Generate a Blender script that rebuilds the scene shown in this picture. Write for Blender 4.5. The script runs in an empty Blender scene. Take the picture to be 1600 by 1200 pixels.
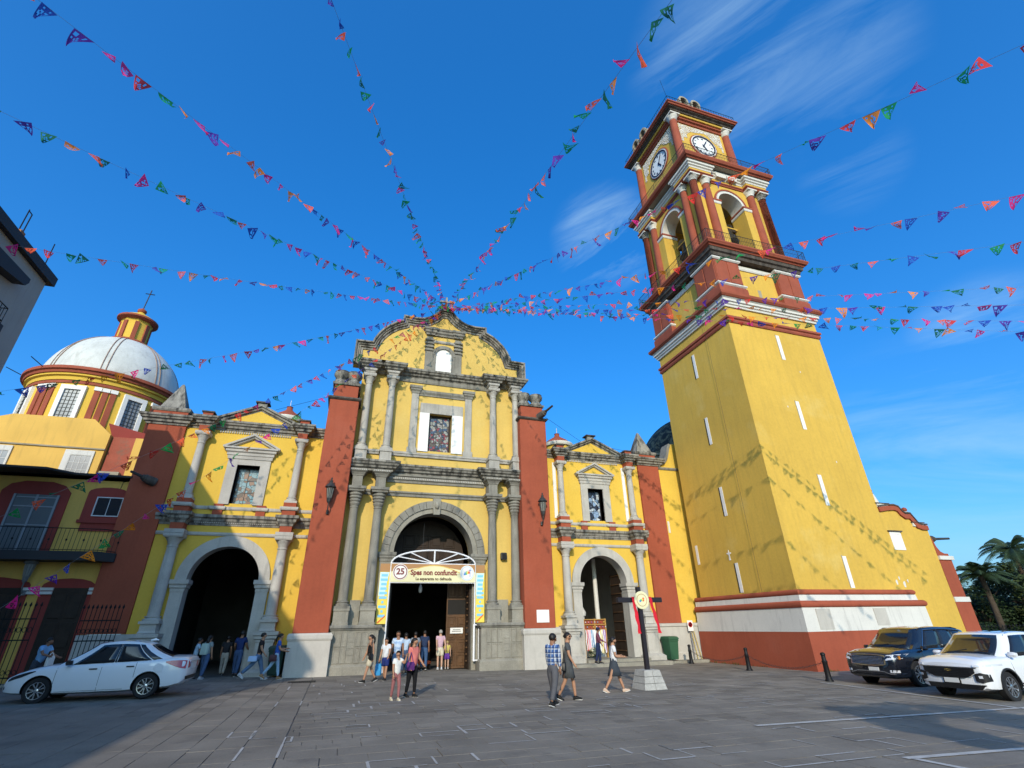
import bpy, bmesh, math, random
from mathutils import Vector, Matrix, Euler
rnd = random.Random(11)
S = bpy.context.scene
COL = S.collection
R = math.radians
PI = math.pi

# ------------------------------------------------------------------ camera
cam = bpy.data.cameras.new('camera'); cam_o = bpy.data.objects.new('camera', cam); COL.objects.link(cam_o)
cam.sensor_width = 36.0; cam.lens = 36.0 * 763.14 / 1600.0; cam.clip_start = 0.1; cam.clip_end = 3000
YAW, PITCH, ROLL = R(18.4974), R(26.3315), R(-1.1205)
cf = Vector((math.sin(YAW)*math.cos(PITCH), math.cos(YAW)*math.cos(PITCH), math.sin(PITCH)))
cr = Vector((math.cos(YAW), -math.sin(YAW), 0)); cu = cr.cross(cf)
r2 = math.cos(ROLL)*cr + math.sin(ROLL)*cu; u2 = -math.sin(ROLL)*cr + math.cos(ROLL)*cu
M = Matrix((r2, u2, -cf)).transposed().to_4x4(); M.translation = Vector((0, 0, 1.9))
cam_o.matrix_world = M
S.camera = cam_o

# ------------------------------------------------------------------ sky and sun
SUN_AZ, SUN_EL = R(21), R(23.5)          # the light travels towards +Y, 21 degrees round to +X
to_sun = Vector((-math.sin(SUN_AZ)*math.cos(SUN_EL), -math.cos(SUN_AZ)*math.cos(SUN_EL), math.sin(SUN_EL)))
W = bpy.data.worlds.new('World'); S.world = W; W.use_nodes = True
nt = W.node_tree; nt.nodes.clear()
def wn(t, **k):
    n = nt.nodes.new(t)
    for a, b in k.items(): setattr(n, a, b)
    return n
out = wn('ShaderNodeOutputWorld'); bg = wn('ShaderNodeBackground'); bg.inputs[1].default_value = 0.15
sky = wn('ShaderNodeTexSky', sky_type='NISHITA', sun_disc=False)
sky.sun_elevation = SUN_EL; sky.sun_rotation = math.atan2(to_sun.x, to_sun.y)
sky.altitude = 900; sky.air_density = 1.0; sky.dust_density = 6.0; sky.ozone_density = 3.0
tint = wn('ShaderNodeMix', data_type='RGBA', blend_type='MULTIPLY'); tint.inputs[0].default_value = 1
tint.inputs[7].default_value = (1.04, 1.66, 2.1, 1)
gam = wn('ShaderNodeGamma'); gam.inputs[1].default_value = 0.72
nt.links.new(sky.outputs[0], gam.inputs[0]); hs = wn('ShaderNodeHueSaturation'); hs.inputs['Saturation'].default_value = 1.62; hs.inputs['Hue'].default_value = 0.5; nt.links.new(gam.outputs[0], hs.inputs['Color'])
nt.links.new(hs.outputs[0], tint.inputs[6])
tc = wn('ShaderNodeTexCoord')
def dotn(v, k):
    d_ = wn('ShaderNodeVectorMath', operation='DOT_PRODUCT'); nt.links.new(tc.outputs['Generated'], d_.inputs[0]); d_.inputs[1].default_value = Vector(v)*k; return d_.outputs['Value']
cmb = wn('ShaderNodeCombineXYZ')                        # wisps drawn out along the wind
for q, (v, k) in enumerate((((0.50, -0.82, 0.20), 1.5), ((0.69, 0.44, -0.58), 8.0), ((0.49, 0.32, 0.81), 3.0))): nt.links.new(dotn(v, k), cmb.inputs[q])
n1 = wn('ShaderNodeTexNoise'); n1.inputs['Scale'].default_value = 1.7; n1.inputs['Detail'].default_value = 11; n1.inputs['Roughness'].default_value = 0.62; n1.inputs['Distortion'].default_value = 0.5
rmp = wn('ShaderNodeValToRGB'); rmp.color_ramp.elements[0].position = 0.42; rmp.color_ramp.elements[1].position = 0.72
nt.links.new(cmb.outputs[0], n1.inputs[0]); nt.links.new(n1.outputs[0], rmp.inputs[0])
acc = None                                               # thin cirrus gathers in a few parts of the sky
for d, r, k in (((0.49, 0.33, 0.806), 10, .36), ((0.60, 0.28, 0.75), 8, .26), ((0.405, 0.625, 0.667), 6.5, .62), ((0.864, 0.36, 0.351), 7, .5), ((0.685, 0.341, 0.644), 5, .22), ((0.854, 0.479, 0.204), 13, .4), ((-0.6, -0.3, 0.74), 14, .5), ((-0.2, -0.8, 0.55), 15, .5), ((0.7, -0.5, 0.5), 13, .5)):
    dv = Vector(d).normalized(); dt = wn('ShaderNodeVectorMath', operation='DOT_PRODUCT'); dt.inputs[1].default_value = dv; nt.links.new(tc.outputs['Generated'], dt.inputs[0])
    mr = wn('ShaderNodeMapRange'); mr.interpolation_type = 'SMOOTHSTEP'; mr.inputs[1].default_value = math.cos(R(r)); mr.inputs[2].default_value = 1.0; mr.inputs[3].default_value = 0; mr.inputs[4].default_value = k
    nt.links.new(dt.outputs['Value'], mr.inputs[0])
    if acc is None: acc = mr.outputs[0]
    else:
        ad = wn('ShaderNodeMath', operation='MAXIMUM'); nt.links.new(acc, ad.inputs[0]); nt.links.new(mr.outputs[0], ad.inputs[1]); acc = ad.outputs[0]
mu = wn('ShaderNodeMath', operation='MULTIPLY'); nt.links.new(rmp.outputs[0], mu.inputs[0]); nt.links.new(acc, mu.inputs[1])
cl = wn('ShaderNodeMix', data_type='RGBA'); cl.inputs[7].default_value = (2.6, 4.0, 5.2, 1)
nt.links.new(mu.outputs[0], cl.inputs[0]); nt.links.new(tint.outputs[2], cl.inputs[6])
nt.links.new(cl.outputs[2], bg.inputs[0]); nt.links.new(bg.outputs[0], out.inputs[0])

sl = bpy.data.lights.new('sun', 'SUN'); sl.energy = 2.65; sl.angle = R(0.5); sl.color = (1.0, 0.875, 0.70)
so = bpy.data.objects.new('sun', sl); COL.objects.link(so)
so.rotation_euler = (-to_sun).to_track_quat('-Z', 'Y').to_euler()
S.view_settings.view_transform = 'Standard'; S.view_settings.look = 'None'
S.view_settings.exposure = 0.38; S.view_settings.gamma = 1.0; S.view_settings.use_curve_mapping = False
S.render.engine = 'CYCLES'; S.cycles.max_bounces = 6; S.cycles.diffuse_bounces = 3; S.cycles.glossy_bounces = 3
S.cycles.transparent_max_bounces = 8; S.cycles.use_denoising = True

# ------------------------------------------------------------------ materials
MATS = {}
def mat(name, col, rough=0.85, metal=0.0, var=0.12, vscale=0.8, streak=0.0, scol=(0.03, 0.03, 0.03), grain=0.06, gscale=18, bump=0.0, bscale=30, island=0.0, spec=0.35, emit=None, coat=0.0, blotch=0.0, bcol=(0.5, 0.48, 0.45), bl_scale=0.5, sth=(0.52, 0.75), mix2=None):
    m = bpy.data.materials.new(name); m.use_nodes = True; t = m.node_tree; P = t.nodes['Principled BSDF']; L = t.links.new
    def N(ty, **k):
        n = t.nodes.new(ty)
        for a, b in k.items(): setattr(n, a, b)
        return n
    P.inputs['Roughness'].default_value = rough; P.inputs['Metallic'].default_value = metal
    P.inputs['Specular IOR Level'].default_value = spec; P.inputs['Coat Weight'].default_value = coat
    geo = N('ShaderNodeNewGeometry')
    def noise(scale, detail=4, vec=None, rough_=0.55):
        n = N('ShaderNodeTexNoise'); n.inputs['Scale'].default_value = scale; n.inputs['Detail'].default_value = detail; n.inputs['Roughness'].default_value = rough_
        L(vec or geo.outputs['Position'], n.inputs['Vector']); return n.outputs[0]
    def ramp(src, a, b, ca=(0, 0, 0, 1), cb=(1, 1, 1, 1)):
        r = N('ShaderNodeValToRGB'); e = r.color_ramp.elements; e[0].position = a; e[1].position = b; e[0].color = ca; e[1].color = cb
        L(src, r.inputs[0]); return r.outputs[0]
    def mix(f, a, b, mode='MIX'):
        n = N('ShaderNodeMix', data_type='RGBA', blend_type=mode)
        for i, v in ((0, f), (6, a), (7, b)):
            if isinstance(v, (int, float)): n.inputs[i].default_value = v
            elif isinstance(v, tuple): n.inputs[i].default_value = (*v[:3], 1)
            else: L(v, n.inputs[i])
        return n.outputs[2]
    c = None
    base = tuple(col)
    if var:
        lo = tuple(x*(1-var) for x in base); hi = tuple(min(1, x*(1+var*0.8)) for x in base)
        c = mix(ramp(noise(vscale, 5), 0.3, 0.7), lo, hi)
    else:
        c = mix(0.0, base, base)
    if mix2:
        c = mix(ramp(noise(mix2[1], 4), 0.45, 0.6), c, mix2[0])
    if island:
        r = N('ShaderNodeMath', operation='MULTIPLY_ADD'); r.inputs[1].default_value = 2*island; r.inputs[2].default_value = 1-island
        L(geo.outputs['Random Per Island'], r.inputs[0])
        c = mix(1.0, c, r.outputs[0], 'MULTIPLY')
    if blotch:
        c = mix(ramp(noise(bl_scale, 6, rough_=0.65), 0.56, 0.72, (0, 0, 0, 1), (blotch, blotch, blotch, 1)), c, bcol)
    if streak:
        mpn = N('ShaderNodeMapping'); mpn.inputs['Scale'].default_value = (2.6, 2.6, 0.28); L(geo.outputs['Position'], mpn.inputs[0])
        c = mix(ramp(noise(1.6, 6, mpn.outputs[0], 0.62), sth[0], sth[1], (0, 0, 0, 1), (streak, streak, streak, 1)), c, scol)
    if grain:
        g = ramp(noise(gscale, 3), 0.3, 0.7, (1-grain,)*3+(1,), (1+0*grain,)*3+(1,))
        c = mix(1.0, c, g, 'MULTIPLY')
    L(c, P.inputs['Base Color'])
    if bump:
        b = N('ShaderNodeBump'); b.inputs['Strength'].default_value = bump; b.inputs['Distance'].default_value = 0.02
        L(noise(bscale, 5), b.inputs['Height']); L(b.outputs[0], P.inputs['Normal'])
    if emit:
        P.inputs['Emission Color'].default_value = (*emit[0], 1); P.inputs['Emission Strength'].default_value = emit[1]
    MATS[name] = m
    return m
def plain(name, col, rough=0.5, metal=0.0, **k):
    k.setdefault('var', 0.06); k.setdefault('grain', 0.0)
    return mat(name, col, rough, metal, **k)

YEL = mat('yellow_stucco', (0.70, 0.455, 0.066), 0.9, var=0.07, vscale=0.35, streak=0.22, scol=(0.34, 0.22, 0.05), grain=0.07, gscale=10, bump=0.22, bscale=7, sth=(0.54, 0.85), blotch=0.3, bcol=(0.72, 0.51, 0.11), bl_scale=0.4)
YELP = mat('portal_yellow_stucco', (0.645, 0.445, 0.118), 0.9, var=0.10, vscale=0.4, streak=0.25, scol=(0.36, 0.24, 0.07), grain=0.08, gscale=10, bump=0.22, bscale=7, sth=(0.54, 0.85), blotch=0.4, bcol=(0.66, 0.50, 0.18), bl_scale=0.5)
YELT = mat('tower_yellow_stucco', (0.645, 0.408, 0.070), 0.9, var=0.11, vscale=0.22, streak=0.36, scol=(0.42, 0.27, 0.06), grain=0.09, gscale=9, bump=0.35, bscale=5, sth=(0.47, 0.74), blotch=0.55, bcol=(0.68, 0.50, 0.16), bl_scale=0.35)
YELH = mat('house_yellow_stucco', (0.70, 0.43, 0.10), 0.9, var=0.10, vscale=0.5, streak=0.25, scol=(0.2, 0.14, 0.06), grain=0.05, bump=0.1)
RED = mat('red_stucco', (0.345, 0.080, 0.040), 0.9, var=0.13, vscale=0.5, streak=0.32, scol=(0.19, 0.045, 0.026), grain=0.09, gscale=11, bump=0.2, bscale=9, sth=(0.5, 0.8), blotch=0.35, bcol=(0.30, 0.095, 0.06), bl_scale=0.5)
REDH = mat('house_red_stucco', (0.27, 0.045, 0.034), 0.88, var=0.12, vscale=0.6, streak=0.2, scol=(0.1, 0.02, 0.02), bump=0.1)
REDW = mat('worn_red_stucco', (0.38, 0.10, 0.06), 0.9, var=0.15, vscale=1, blotch=0.9, bcol=(0.17, 0.13, 0.09), bl_scale=1.2, grain=0.15)
STN = mat('grey_carved_stone', (0.265, 0.25, 0.212), 0.9, var=0.22, vscale=1.2, streak=0.62, scol=(0.055, 0.052, 0.047), grain=0.2, gscale=26, bump=0.45, bscale=22, sth=(0.5, 0.72))
STL = mat('pale_carved_stone', (0.47, 0.445, 0.40), 0.9, var=0.14, vscale=1.1, streak=0.42, scol=(0.13, 0.125, 0.12), grain=0.12, gscale=24, bump=0.3, bscale=20, sth=(0.53, 0.76))
STM = mat('mid_carved_stone', (0.43, 0.405, 0.36), 0.9, var=0.2, vscale=1.1, streak=0.5, scol=(0.10, 0.095, 0.09), grain=0.16, gscale=24, bump=0.4, bscale=20, sth=(0.5, 0.74))
STD = mat('black_stained_stone', (0.31, 0.29, 0.25), 0.92, var=0.25, vscale=2, streak=0.88, scol=(0.03, 0.028, 0.026), grain=0.25, gscale=30, bump=0.5, bscale=22, sth=(0.44, 0.64))
STB = mat('grey_block_stone', (0.30, 0.28, 0.23), 0.9, var=0.2, vscale=1.5, streak=0.35, scol=(0.1, 0.095, 0.085), grain=0.2, gscale=22, bump=0.5, bscale=18)
PLS = mat('pale_plinth_render', (0.50, 0.47, 0.42), 0.9, var=0.12, vscale=0.9, blotch=0.5, bcol=(0.26, 0.25, 0.24), bl_scale=0.9, streak=0.3, scol=(0.2, 0.19, 0.17), bump=0.2)
WHT = mat('white_paint', (0.80, 0.78, 0.74), 0.8, var=0.04, streak=0.15, scol=(0.4, 0.38, 0.36), grain=0.04)
WHD = mat('dirty_white_paint', (0.66, 0.64, 0.59), 0.85, var=0.06, streak=0.5, scol=(0.2, 0.19, 0.18), grain=0.08, blotch=0.3, bl_scale=1.2, sth=(0.55, 0.8))
TRED = mat('tower_red_paint', (0.32, 0.080, 0.044), 0.88, var=0.15, vscale=1.0, streak=0.42, scol=(0.12, 0.03, 0.02), grain=0.06, bump=0.1, sth=(0.55, 0.8))
TBK = mat('black_mould_render', (0.12, 0.10, 0.085), 0.95, var=0.4, vscale=2.5, streak=0.7, scol=(0.02, 0.02, 0.018), grain=0.2, sth=(0.4, 0.7))
SOF = mat('grey_soffit_render', (0.36, 0.32, 0.24), 0.9, var=0.2, vscale=1.5, blotch=0.4, bcol=(0.12, 0.11, 0.09), bl_scale=1)
DOM = mat('white_dome_render', (0.60, 0.61, 0.58), 0.75, var=0.16, vscale=0.8, streak=0.45, scol=(0.30, 0.29, 0.26), grain=0.1, blotch=0.5, bcol=(0.40, 0.40, 0.36), bl_scale=0.8)
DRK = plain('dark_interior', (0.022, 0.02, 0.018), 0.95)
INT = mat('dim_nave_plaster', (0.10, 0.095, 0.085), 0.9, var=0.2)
IRON = plain('black_iron', (0.012, 0.012, 0.013), 0.55, 0.3)
IRONG = plain('weathered_iron', (0.06, 0.06, 0.058), 0.6, 0.4)
WOOD = mat('carved_brown_wood', (0.125, 0.062, 0.026), 0.6, var=0.3, vscale=3, grain=0.25, gscale=40, bump=0.3, bscale=40)
WOODD = mat('dark_door_wood', (0.035, 0.021, 0.013), 0.65, var=0.3, vscale=3, grain=0.2)
GLASS = plain('dark_window_glass', (0.02, 0.024, 0.03), 0.08, spec=0.6)
GLS2 = plain('grey_window_glass', (0.22, 0.24, 0.26), 0.25, spec=0.5, var=0.25)
BLKT = mat('black_glazed_tile', (0.022, 0.021, 0.020), 0.75, var=0.2, vscale=3, mix2=((0.17, 0.15, 0.09), 2.6), grain=0.2)
PAVE = mat('grey_paving_stone', (0.212, 0.190, 0.158), 0.82, var=0.2, vscale=0.7, island=0.2, grain=0.16, gscale=34, blotch=0.55, bcol=(0.112, 0.104, 0.095), bl_scale=1.6, bump=0.14, bscale=26, spec=0.3)
BED = mat('paving_joint_mortar', (0.125, 0.118, 0.11), 0.9, var=0.25, vscale=2, grain=0.2)
MORT = mat('pale_joint_mortar', (0.47, 0.455, 0.43), 0.9, var=0.2, vscale=4, grain=0.3, gscale=30)
LINE = mat('road_marking_paint', (0.52, 0.51, 0.48), 0.8, var=0.2, vscale=3, blotch=0.85, bcol=(0.25, 0.24, 0.23), bl_scale=3, grain=0.15)
GREYW = mat('grey_render_wall', (0.36, 0.345, 0.30), 0.9, var=0.08, vscale=0.4, streak=0.2, scol=(0.12, 0.115, 0.1))
CHAR = plain('dark_fascia', (0.03, 0.03, 0.032), 0.7)

# ------------------------------------------------------------------ mesh helpers
class MB:
    def __init__(s): s.v = []; s.f = []
    def add(s, vs, fs):
        b = len(s.v); s.v += [tuple(p) for p in vs]; s.f += [tuple(i+b for i in q) for q in fs]; return s
    def box(s, x0, x1, y0, y1, z0, z1):
        return s.add([(x0,y0,z0),(x1,y0,z0),(x1,y1,z0),(x0,y1,z0),(x0,y0,z1),(x1,y0,z1),(x1,y1,z1),(x0,y1,z1)],
                     [(0,3,2,1),(4,5,6,7),(0,1,5,4),(1,2,6,5),(2,3,7,6),(3,0,4,7)])
    def cbox(s, x0, x1, y0, y1, z0, z1, c=0.02):     # box with chamfered edges on top and sides
        def ring(i, z): return [(x0+i,y0,z),(x1-i,y0,z),(x1,y0+i,z),(x1,y1-i,z),(x1-i,y1,z),(x0+i,y1,z),(x0,y1-i,z),(x0,y0+i,z)]
        def ring2(z): 
            d = c
            return [(x0+2*d,y0+d,z),(x1-2*d,y0+d,z),(x1-d,y0+2*d,z),(x1-d,y1-2*d,z),(x1-2*d,y1-d,z),(x0+2*d,y1-d,z),(x0+d,y1-2*d,z),(x0+d,y0+2*d,z)]
        rs = [ring2(z0), ring(c, z0+c), ring(c, z1-c), ring2(z1)]
        return s.rings(rs, True, True)
    def rings(s, rs, cap0=True, cap1=True, closed=True):
        n = len(rs[0]); vs = [p for r in rs for p in r]; fs = []
        for k in range(len(rs)-1):
            for i in range(n if closed else n-1):
                j = (i+1) % n; fs.append((k*n+i, k*n+j, (k+1)*n+j, (k+1)*n+i))
        if cap0: fs.append(tuple(range(n-1, -1, -1)))
        if cap1: fs.append(tuple((len(rs)-1)*n+i for i in range(n)))
        return s.add(vs, fs)
    def tube(s, pts, r, n=6, caps=True):
        pts = [Vector(p) for p in pts]; rs = []
        for i, p in enumerate(pts):
            d = (pts[min(i+1, len(pts)-1)] - pts[max(i-1, 0)]).normalized()
            a = d.cross(Vector((0.13, 0.21, 1))).normalized()
            if a.length < 0.5: a = Vector((1, 0, 0))
            b = d.cross(a); rr = r[i] if isinstance(r, (list, tuple)) else r
            rs.append([p + rr*(math.cos(2*PI*k/n)*a + math.sin(2*PI*k/n)*b) for k in range(n)])
        return s.rings(rs, caps, caps)
    def lathe(s, prof, n=16, c=(0, 0, 0), cap=True, ph=0.0, a0=0.0, a1=2*PI, sy=1.0):
        full = abs(a1-a0-2*PI) < 1e-6
        m = n if full else n+1
        rs = [[(c[0]+r*math.cos(a0+ph+(a1-a0)*k/n), c[1]+sy*r*math.sin(a0+ph+(a1-a0)*k/n), c[2]+z) for k in range(m)] for r, z in prof]
        return s.rings(rs, cap and full, cap and full, full)
    def prism(s, poly, a, b, axis='y'):              # poly of (u, w); extruded a..b along the axis
        def P(u, w, t): return {'y': (u, t, w), 'x': (t, u, w), 'z': (u, w, t)}[axis]
        n = len(poly); vs = [P(u, w, a) for u, w in poly] + [P(u, w, b) for u, w in poly]
        fs = [(i, (i+1) % n, n+(i+1) % n, n+i) for i in range(n)] + [tuple(range(n-1, -1, -1)), tuple(n+i for i in range(n))]
        return s.add(vs, fs)
    def ribbon(s, A, B, ya, yb):                     # solid between two outlines A and B of (x, z), front ya and back yb
        n = len(A); vs = [(x, ya, z) for x, z in A]+[(x, ya, z) for x, z in B]+[(x, yb, z) for x, z in A]+[(x, yb, z) for x, z in B]; fs = []
        for i in range(n-1):
            fs += [(i, i+1, n+i+1, n+i), (2*n+i, 3*n+i, 3*n+i+1, 2*n+i+1), (i, 2*n+i, 2*n+i+1, i+1), (n+i, n+i+1, 3*n+i+1, 3*n+i)]
        fs += [(0, n, 3*n, 2*n), (n-1, 3*n-1, 4*n-1, 2*n-1)]
        return s.add(vs, fs)
    def obj(s, name, m, parent=None, smooth=False, fix=True):
        me = bpy.data.meshes.new(name); me.from_pydata(s.v, [], s.f)
        if fix:
            bm = bmesh.new(); bm.from_mesh(me); bmesh.ops.recalc_face_normals(bm, faces=bm.faces); bm.to_mesh(me); bm.free()
        me.materials.append(m)
        o = bpy.data.objects.new(name, me); COL.objects.link(o)
        if smooth == 'auto':
            me.polygons.foreach_set('use_smooth', [True]*len(me.polygons)); me.set_sharp_from_angle(angle=R(38))
        elif smooth: me.polygons.foreach_set('use_smooth', [True]*len(me.polygons))
        if parent: o.parent = parent
        return o
def sweep(path, prof, mp, closed=False):
    """Sweep profile (offset to the right of the path, height) along a 2-D path with mitred corners; mp(u, v, h) -> xyz."""
    n = len(path); P = [Vector(p) for p in path]; rs = []
    for i in range(n):
        a = P[i-1] if (closed or i > 0) else None; c = P[(i+1) % n] if (closed or i < n-1) else None
        d1 = (P[i]-a).normalized() if a is not None else None; d2 = (c-P[i]).normalized() if c is not None else None
        if d1 is None: d1 = d2
        if d2 is None: d2 = d1
        n1 = Vector((d1.y, -d1.x)); n2 = Vector((d2.y, -d2.x)); m = n1+n2
        m = m/max(m.dot(n1), 0.25) if m.length > 1e-6 else n1
        rs.append([mp(P[i].x+m.x*o, P[i].y+m.y*o, h) for o, h in prof])
    b = MB()
    if closed:
        k = len(prof); vs = [p for r in rs for p in r]
        fs = [(i*k+j, ((i+1) % n)*k+j, ((i+1) % n)*k+(j+1) % k, i*k+(j+1) % k) for i in range(n) for j in range(k)]
        b.add(vs, fs)
    else: b.rings(rs, True, True)
    return b
XY = lambda u, v, h: (u, v, h)
def cornice(path, prof, closed=False): return sweep(path, prof, XY, closed)
def arc(cx, cz, r, a0, a1, n): return [(cx+r*math.cos(a0+(a1-a0)*i/n), cz+r*math.sin(a0+(a1-a0)*i/n)) for i in range(n+1)]
def thing(name, label, cat, loc=(0, 0, 0), rz=0, group=None):
    o = bpy.data.objects.new(name, None); COL.objects.link(o); o.location = loc; o.rotation_euler.z = rz
    o['label'] = label; o['category'] = cat
    if group: o['group'] = group
    return o
def tag(o, label, cat, group=None):
    o['label'] = label; o['category'] = cat
    if group: o['group'] = group
    return o
def kind(o, k): o['kind'] = k; return o
def stuff(o): o['kind'] = 'stuff'; return o
def copy_tree(o, parent=None):
    c = o.copy(); COL.objects.link(c)
    if parent: c.parent = parent
    for ch in list(o.children): copy_tree(ch, c)
    return c
def link(name, me, parent, loc=(0, 0, 0), rot=(0, 0, 0), sc=(1, 1, 1)):
    o = bpy.data.objects.new(name, me); COL.objects.link(o); o.parent = parent
    o.location = loc; o.rotation_euler = rot; o.scale = sc; return o
def text(name, body, size, m, parent, loc, rot, ext=0.004, bold=0.0, align='CENTER', sx=1.0):
    cu_ = bpy.data.curves.new(name, 'FONT'); cu_.body = body; cu_.size = size; cu_.extrude = ext; cu_.offset = bold; cu_.align_x = align; cu_.align_y = 'CENTER'; cu_.resolution_u = 3
    t = bpy.data.objects.new(name, cu_); COL.objects.link(t); bpy.context.view_layer.update()
    me = bpy.data.meshes.new_from_object(t.evaluated_get(bpy.context.evaluated_depsgraph_get())); bpy.data.objects.remove(t); bpy.data.curves.remove(cu_)
    me.materials.clear(); me.materials.append(m)
    o = bpy.data.objects.new(name, me); COL.objects.link(o); o.parent = parent; o.location = loc; o.rotation_euler = rot; o.scale = (sx, 1, 1)
    return o
def gz(x, y=0): return 0.095-0.011*x                  # the plaza falls gently to the right
# ------------------------------------------------------------------ things built in world coordinates under an Empty at their base
ABS = set()
def site(name, label, cat, base, group=None):
    t = thing(name, label, cat, base, 0, group); ABS.add(t.name); return t
_obj = MB.obj
def _obj2(s, name, m, parent=None, smooth=False, fix=True):
    o = _obj(s, name, m, None, smooth, fix)
    if parent: setpar(o, parent)
    return o
MB.obj = _obj2
def setpar(o, p):
    o.parent = p
    if p.name in ABS: o.matrix_parent_inverse = Matrix.Translation(-p.location)
_text = text
def text(name, body, size, m, parent, *a, **k):
    o = _text(name, body, size, m, None, *a, **k); setpar(o, parent); return o

# ------------------------------------------------------------------ ground
def slope_sheet(name, x0, x1, y0, y1, dz, m, n=1):
    b = MB(); b.add([(x0, y0, gz(x0)+dz), (x1, y0, gz(x1)+dz), (x1, y1, gz(x1)+dz), (x0, y1, gz(x0)+dz)], [(0, 1, 2, 3)])
    return kind(b.obj(name, m), 'structure')
g = MB(); g.add([(-900, -900, gz(-60)-0.06), (900, -900, gz(60)-0.06), (900, 900, gz(60)-0.06), (-900, 900, gz(-60)-0.06)], [(0, 1, 2, 3)])
for i, p in enumerate(g.v): g.v[i] = (p[0], p[1], -0.75)
kind(g.obj('ground', mat('far_ground', (0.10, 0.10, 0.085), 0.9, var=0.3, vscale=0.05)), 'structure')
plaza = slope_sheet('plaza_paving', -60, 62, -60, 60, -0.016, BED)
# paving stones: rows along X (on the left of the plaza the rows run the other way)
stones = []
def lay(x0, x1, y0, y1, along_x):
    if along_x:
        y = y0
        while y < y1:
            d = rnd.choice((0.36, 0.42, 0.5, 0.6)); x = x0 - rnd.random()*0.8
            while x < x1:
                l = rnd.uniform(0.42, 1.0)
                if x+l > x0: stones.append((max(x, x0), min(x+l, x1), y, y+d))
                x += l
            y += d
    else:
        x = x0
        while x < x1:
            d = rnd.choice((0.42, 0.5, 0.62)); y = y0 - rnd.random()*0.8
            while y < y1:
                l = rnd.uniform(0.5, 1.15)
                if y+l > y0: stones.append((x, min(x+d, x1), max(y, y0), min(y+l, y1)))
                y += l
            x += d
lay(-14, -0.6, 3, 27.0, False)
lay(-0.6, 26, 3, 27.0, True)
def stone_px(s):
    x = (s[0]+s[1])/2; y = (s[2]+s[3])/2; p = Vector((x, y, 0))-Vector((0, 0, 1.9))
    z = p.dot(cf); u = p.dot(r2)/z*763.14; v = p.dot(u2)/z*763.14
    if abs(u) > 830 or abs(v) > 640 or z < 0.5: return 0
    return (s[1]-s[0])*(s[3]-s[2])*1.9/z**3
stones = [s for s in stones if s[1]-s[0] > 0.06 and s[3]-s[2] > 0.06]
stones.sort(key=stone_px, reverse=True)
def stone_mb(b, s, gap, lift, tx, ty):
    x0, x1, y0, y1 = s[0]+gap, s[1]-gap, s[2]+gap, s[3]-gap; c = 0.004
    j = lambda: rnd.uniform(-0.007, 0.007)
    P = [(x0+j(), y0+j()), (x1+j(), y0+j()), (x1+j(), y1+j()), (x0+j(), y1+j())]
    Q = [(x0+c, y0+c), (x1-c, y0+c), (x1-c, y1-c), (x0+c, y1-c)]
    xm, ym = (x0+x1)/2, (y0+y1)/2
    zf = lambda x, y, d: gz(x)+lift+d+tx*(x-xm)+ty*(y-ym)
    b.add([(x, y, zf(x, y, -0.03)) for x, y in P]+[(x, y, zf(x, y, -c)) for x, y in P]+[(x, y, zf(x, y, 0)) for x, y in Q],
          [(0, 1, 5, 4), (1, 2, 6, 5), (2, 3, 7, 6), (3, 0, 4, 7), (4, 5, 9, 8), (5, 6, 10, 9), (6, 7, 11, 10), (7, 4, 8, 11), (8, 9, 10, 11)])
rest = MB()
for i, s in enumerate(stones):
    gap = rnd.choice((0.003, 0.004, 0.007)); lift = rnd.uniform(-0.002, 0.002); tx, ty = rnd.uniform(-0.0012, 0.0012), rnd.uniform(-0.0012, 0.0012)
    if i < 300:
        b = MB(); stone_mb(b, s, gap, lift, tx, ty); b.obj('paving_stone', PAVE, plaza, fix=False)
    else: stone_mb(rest, s, gap, lift, tx, ty)
stuff(rest.obj('paving_stones', PAVE, plaza, fix=False))
mo = MB()
for s in stones[:1100]:
    if rnd.random() < 0.17 and s[0] > -2:
        for e in range(4):
            if rnd.random() < 0.5:
                w = rnd.uniform(0.012, 0.028)
                x0, x1, y0, y1 = [(s[0], s[1], s[2]-w, s[2]+w), (s[0], s[1], s[3]-w, s[3]+w), (s[0]-w, s[0]+w, s[2], s[3]), (s[1]-w, s[1]+w, s[2], s[3])][e]
                z = lambda x: gz(x)+0.007
                t = rnd.uniform(0.0, 0.5)
                if e < 2: x1 = x0+(x1-x0)*(1-t*0.6)
                mo.add([(x0, y0, z(x0)), (x1, y0+rnd.uniform(-.008, .008), z(x1)), (x1, y1, z(x1)), (x0, y1+rnd.uniform(-.008, .008), z(x0))], [(0, 1, 2, 3)])
stuff(mo.obj('mortar_smears', MORT, plaza, fix=False))
def stripe(name, a, b_, w):
    a = Vector(a); b_ = Vector(b_); d = (b_-a).normalized(); n = Vector((-d.y, d.x))*w/2; m = MB(); k = 24; vs = []
    for i in range(k+1):
        p = a+(b_-a)*i/k; j = 1+rnd.uniform(-0.12, 0.12)
        for q in (p+n*j, p-n*j): vs.append((q.x, q.y, gz(q.x)+0.011))
    m.add(vs, [(2*i, 2*i+1, 2*i+3, 2*i+2) for i in range(k)])
    return kind(m.obj(name, LINE), 'structure')
stripe('parking_line', (16.5, 15.75), (15.6, 8.0), 0.12)
stripe('parking_line', (8.3, 9.78), (17.2, 9.40), 0.13)
stripe('parking_line', (8.4, 6.82), (13.2, 6.45), 0.13)
stripe('parking_line', (8.5, 6.78), (8.9, 3.5), 0.12)

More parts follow.
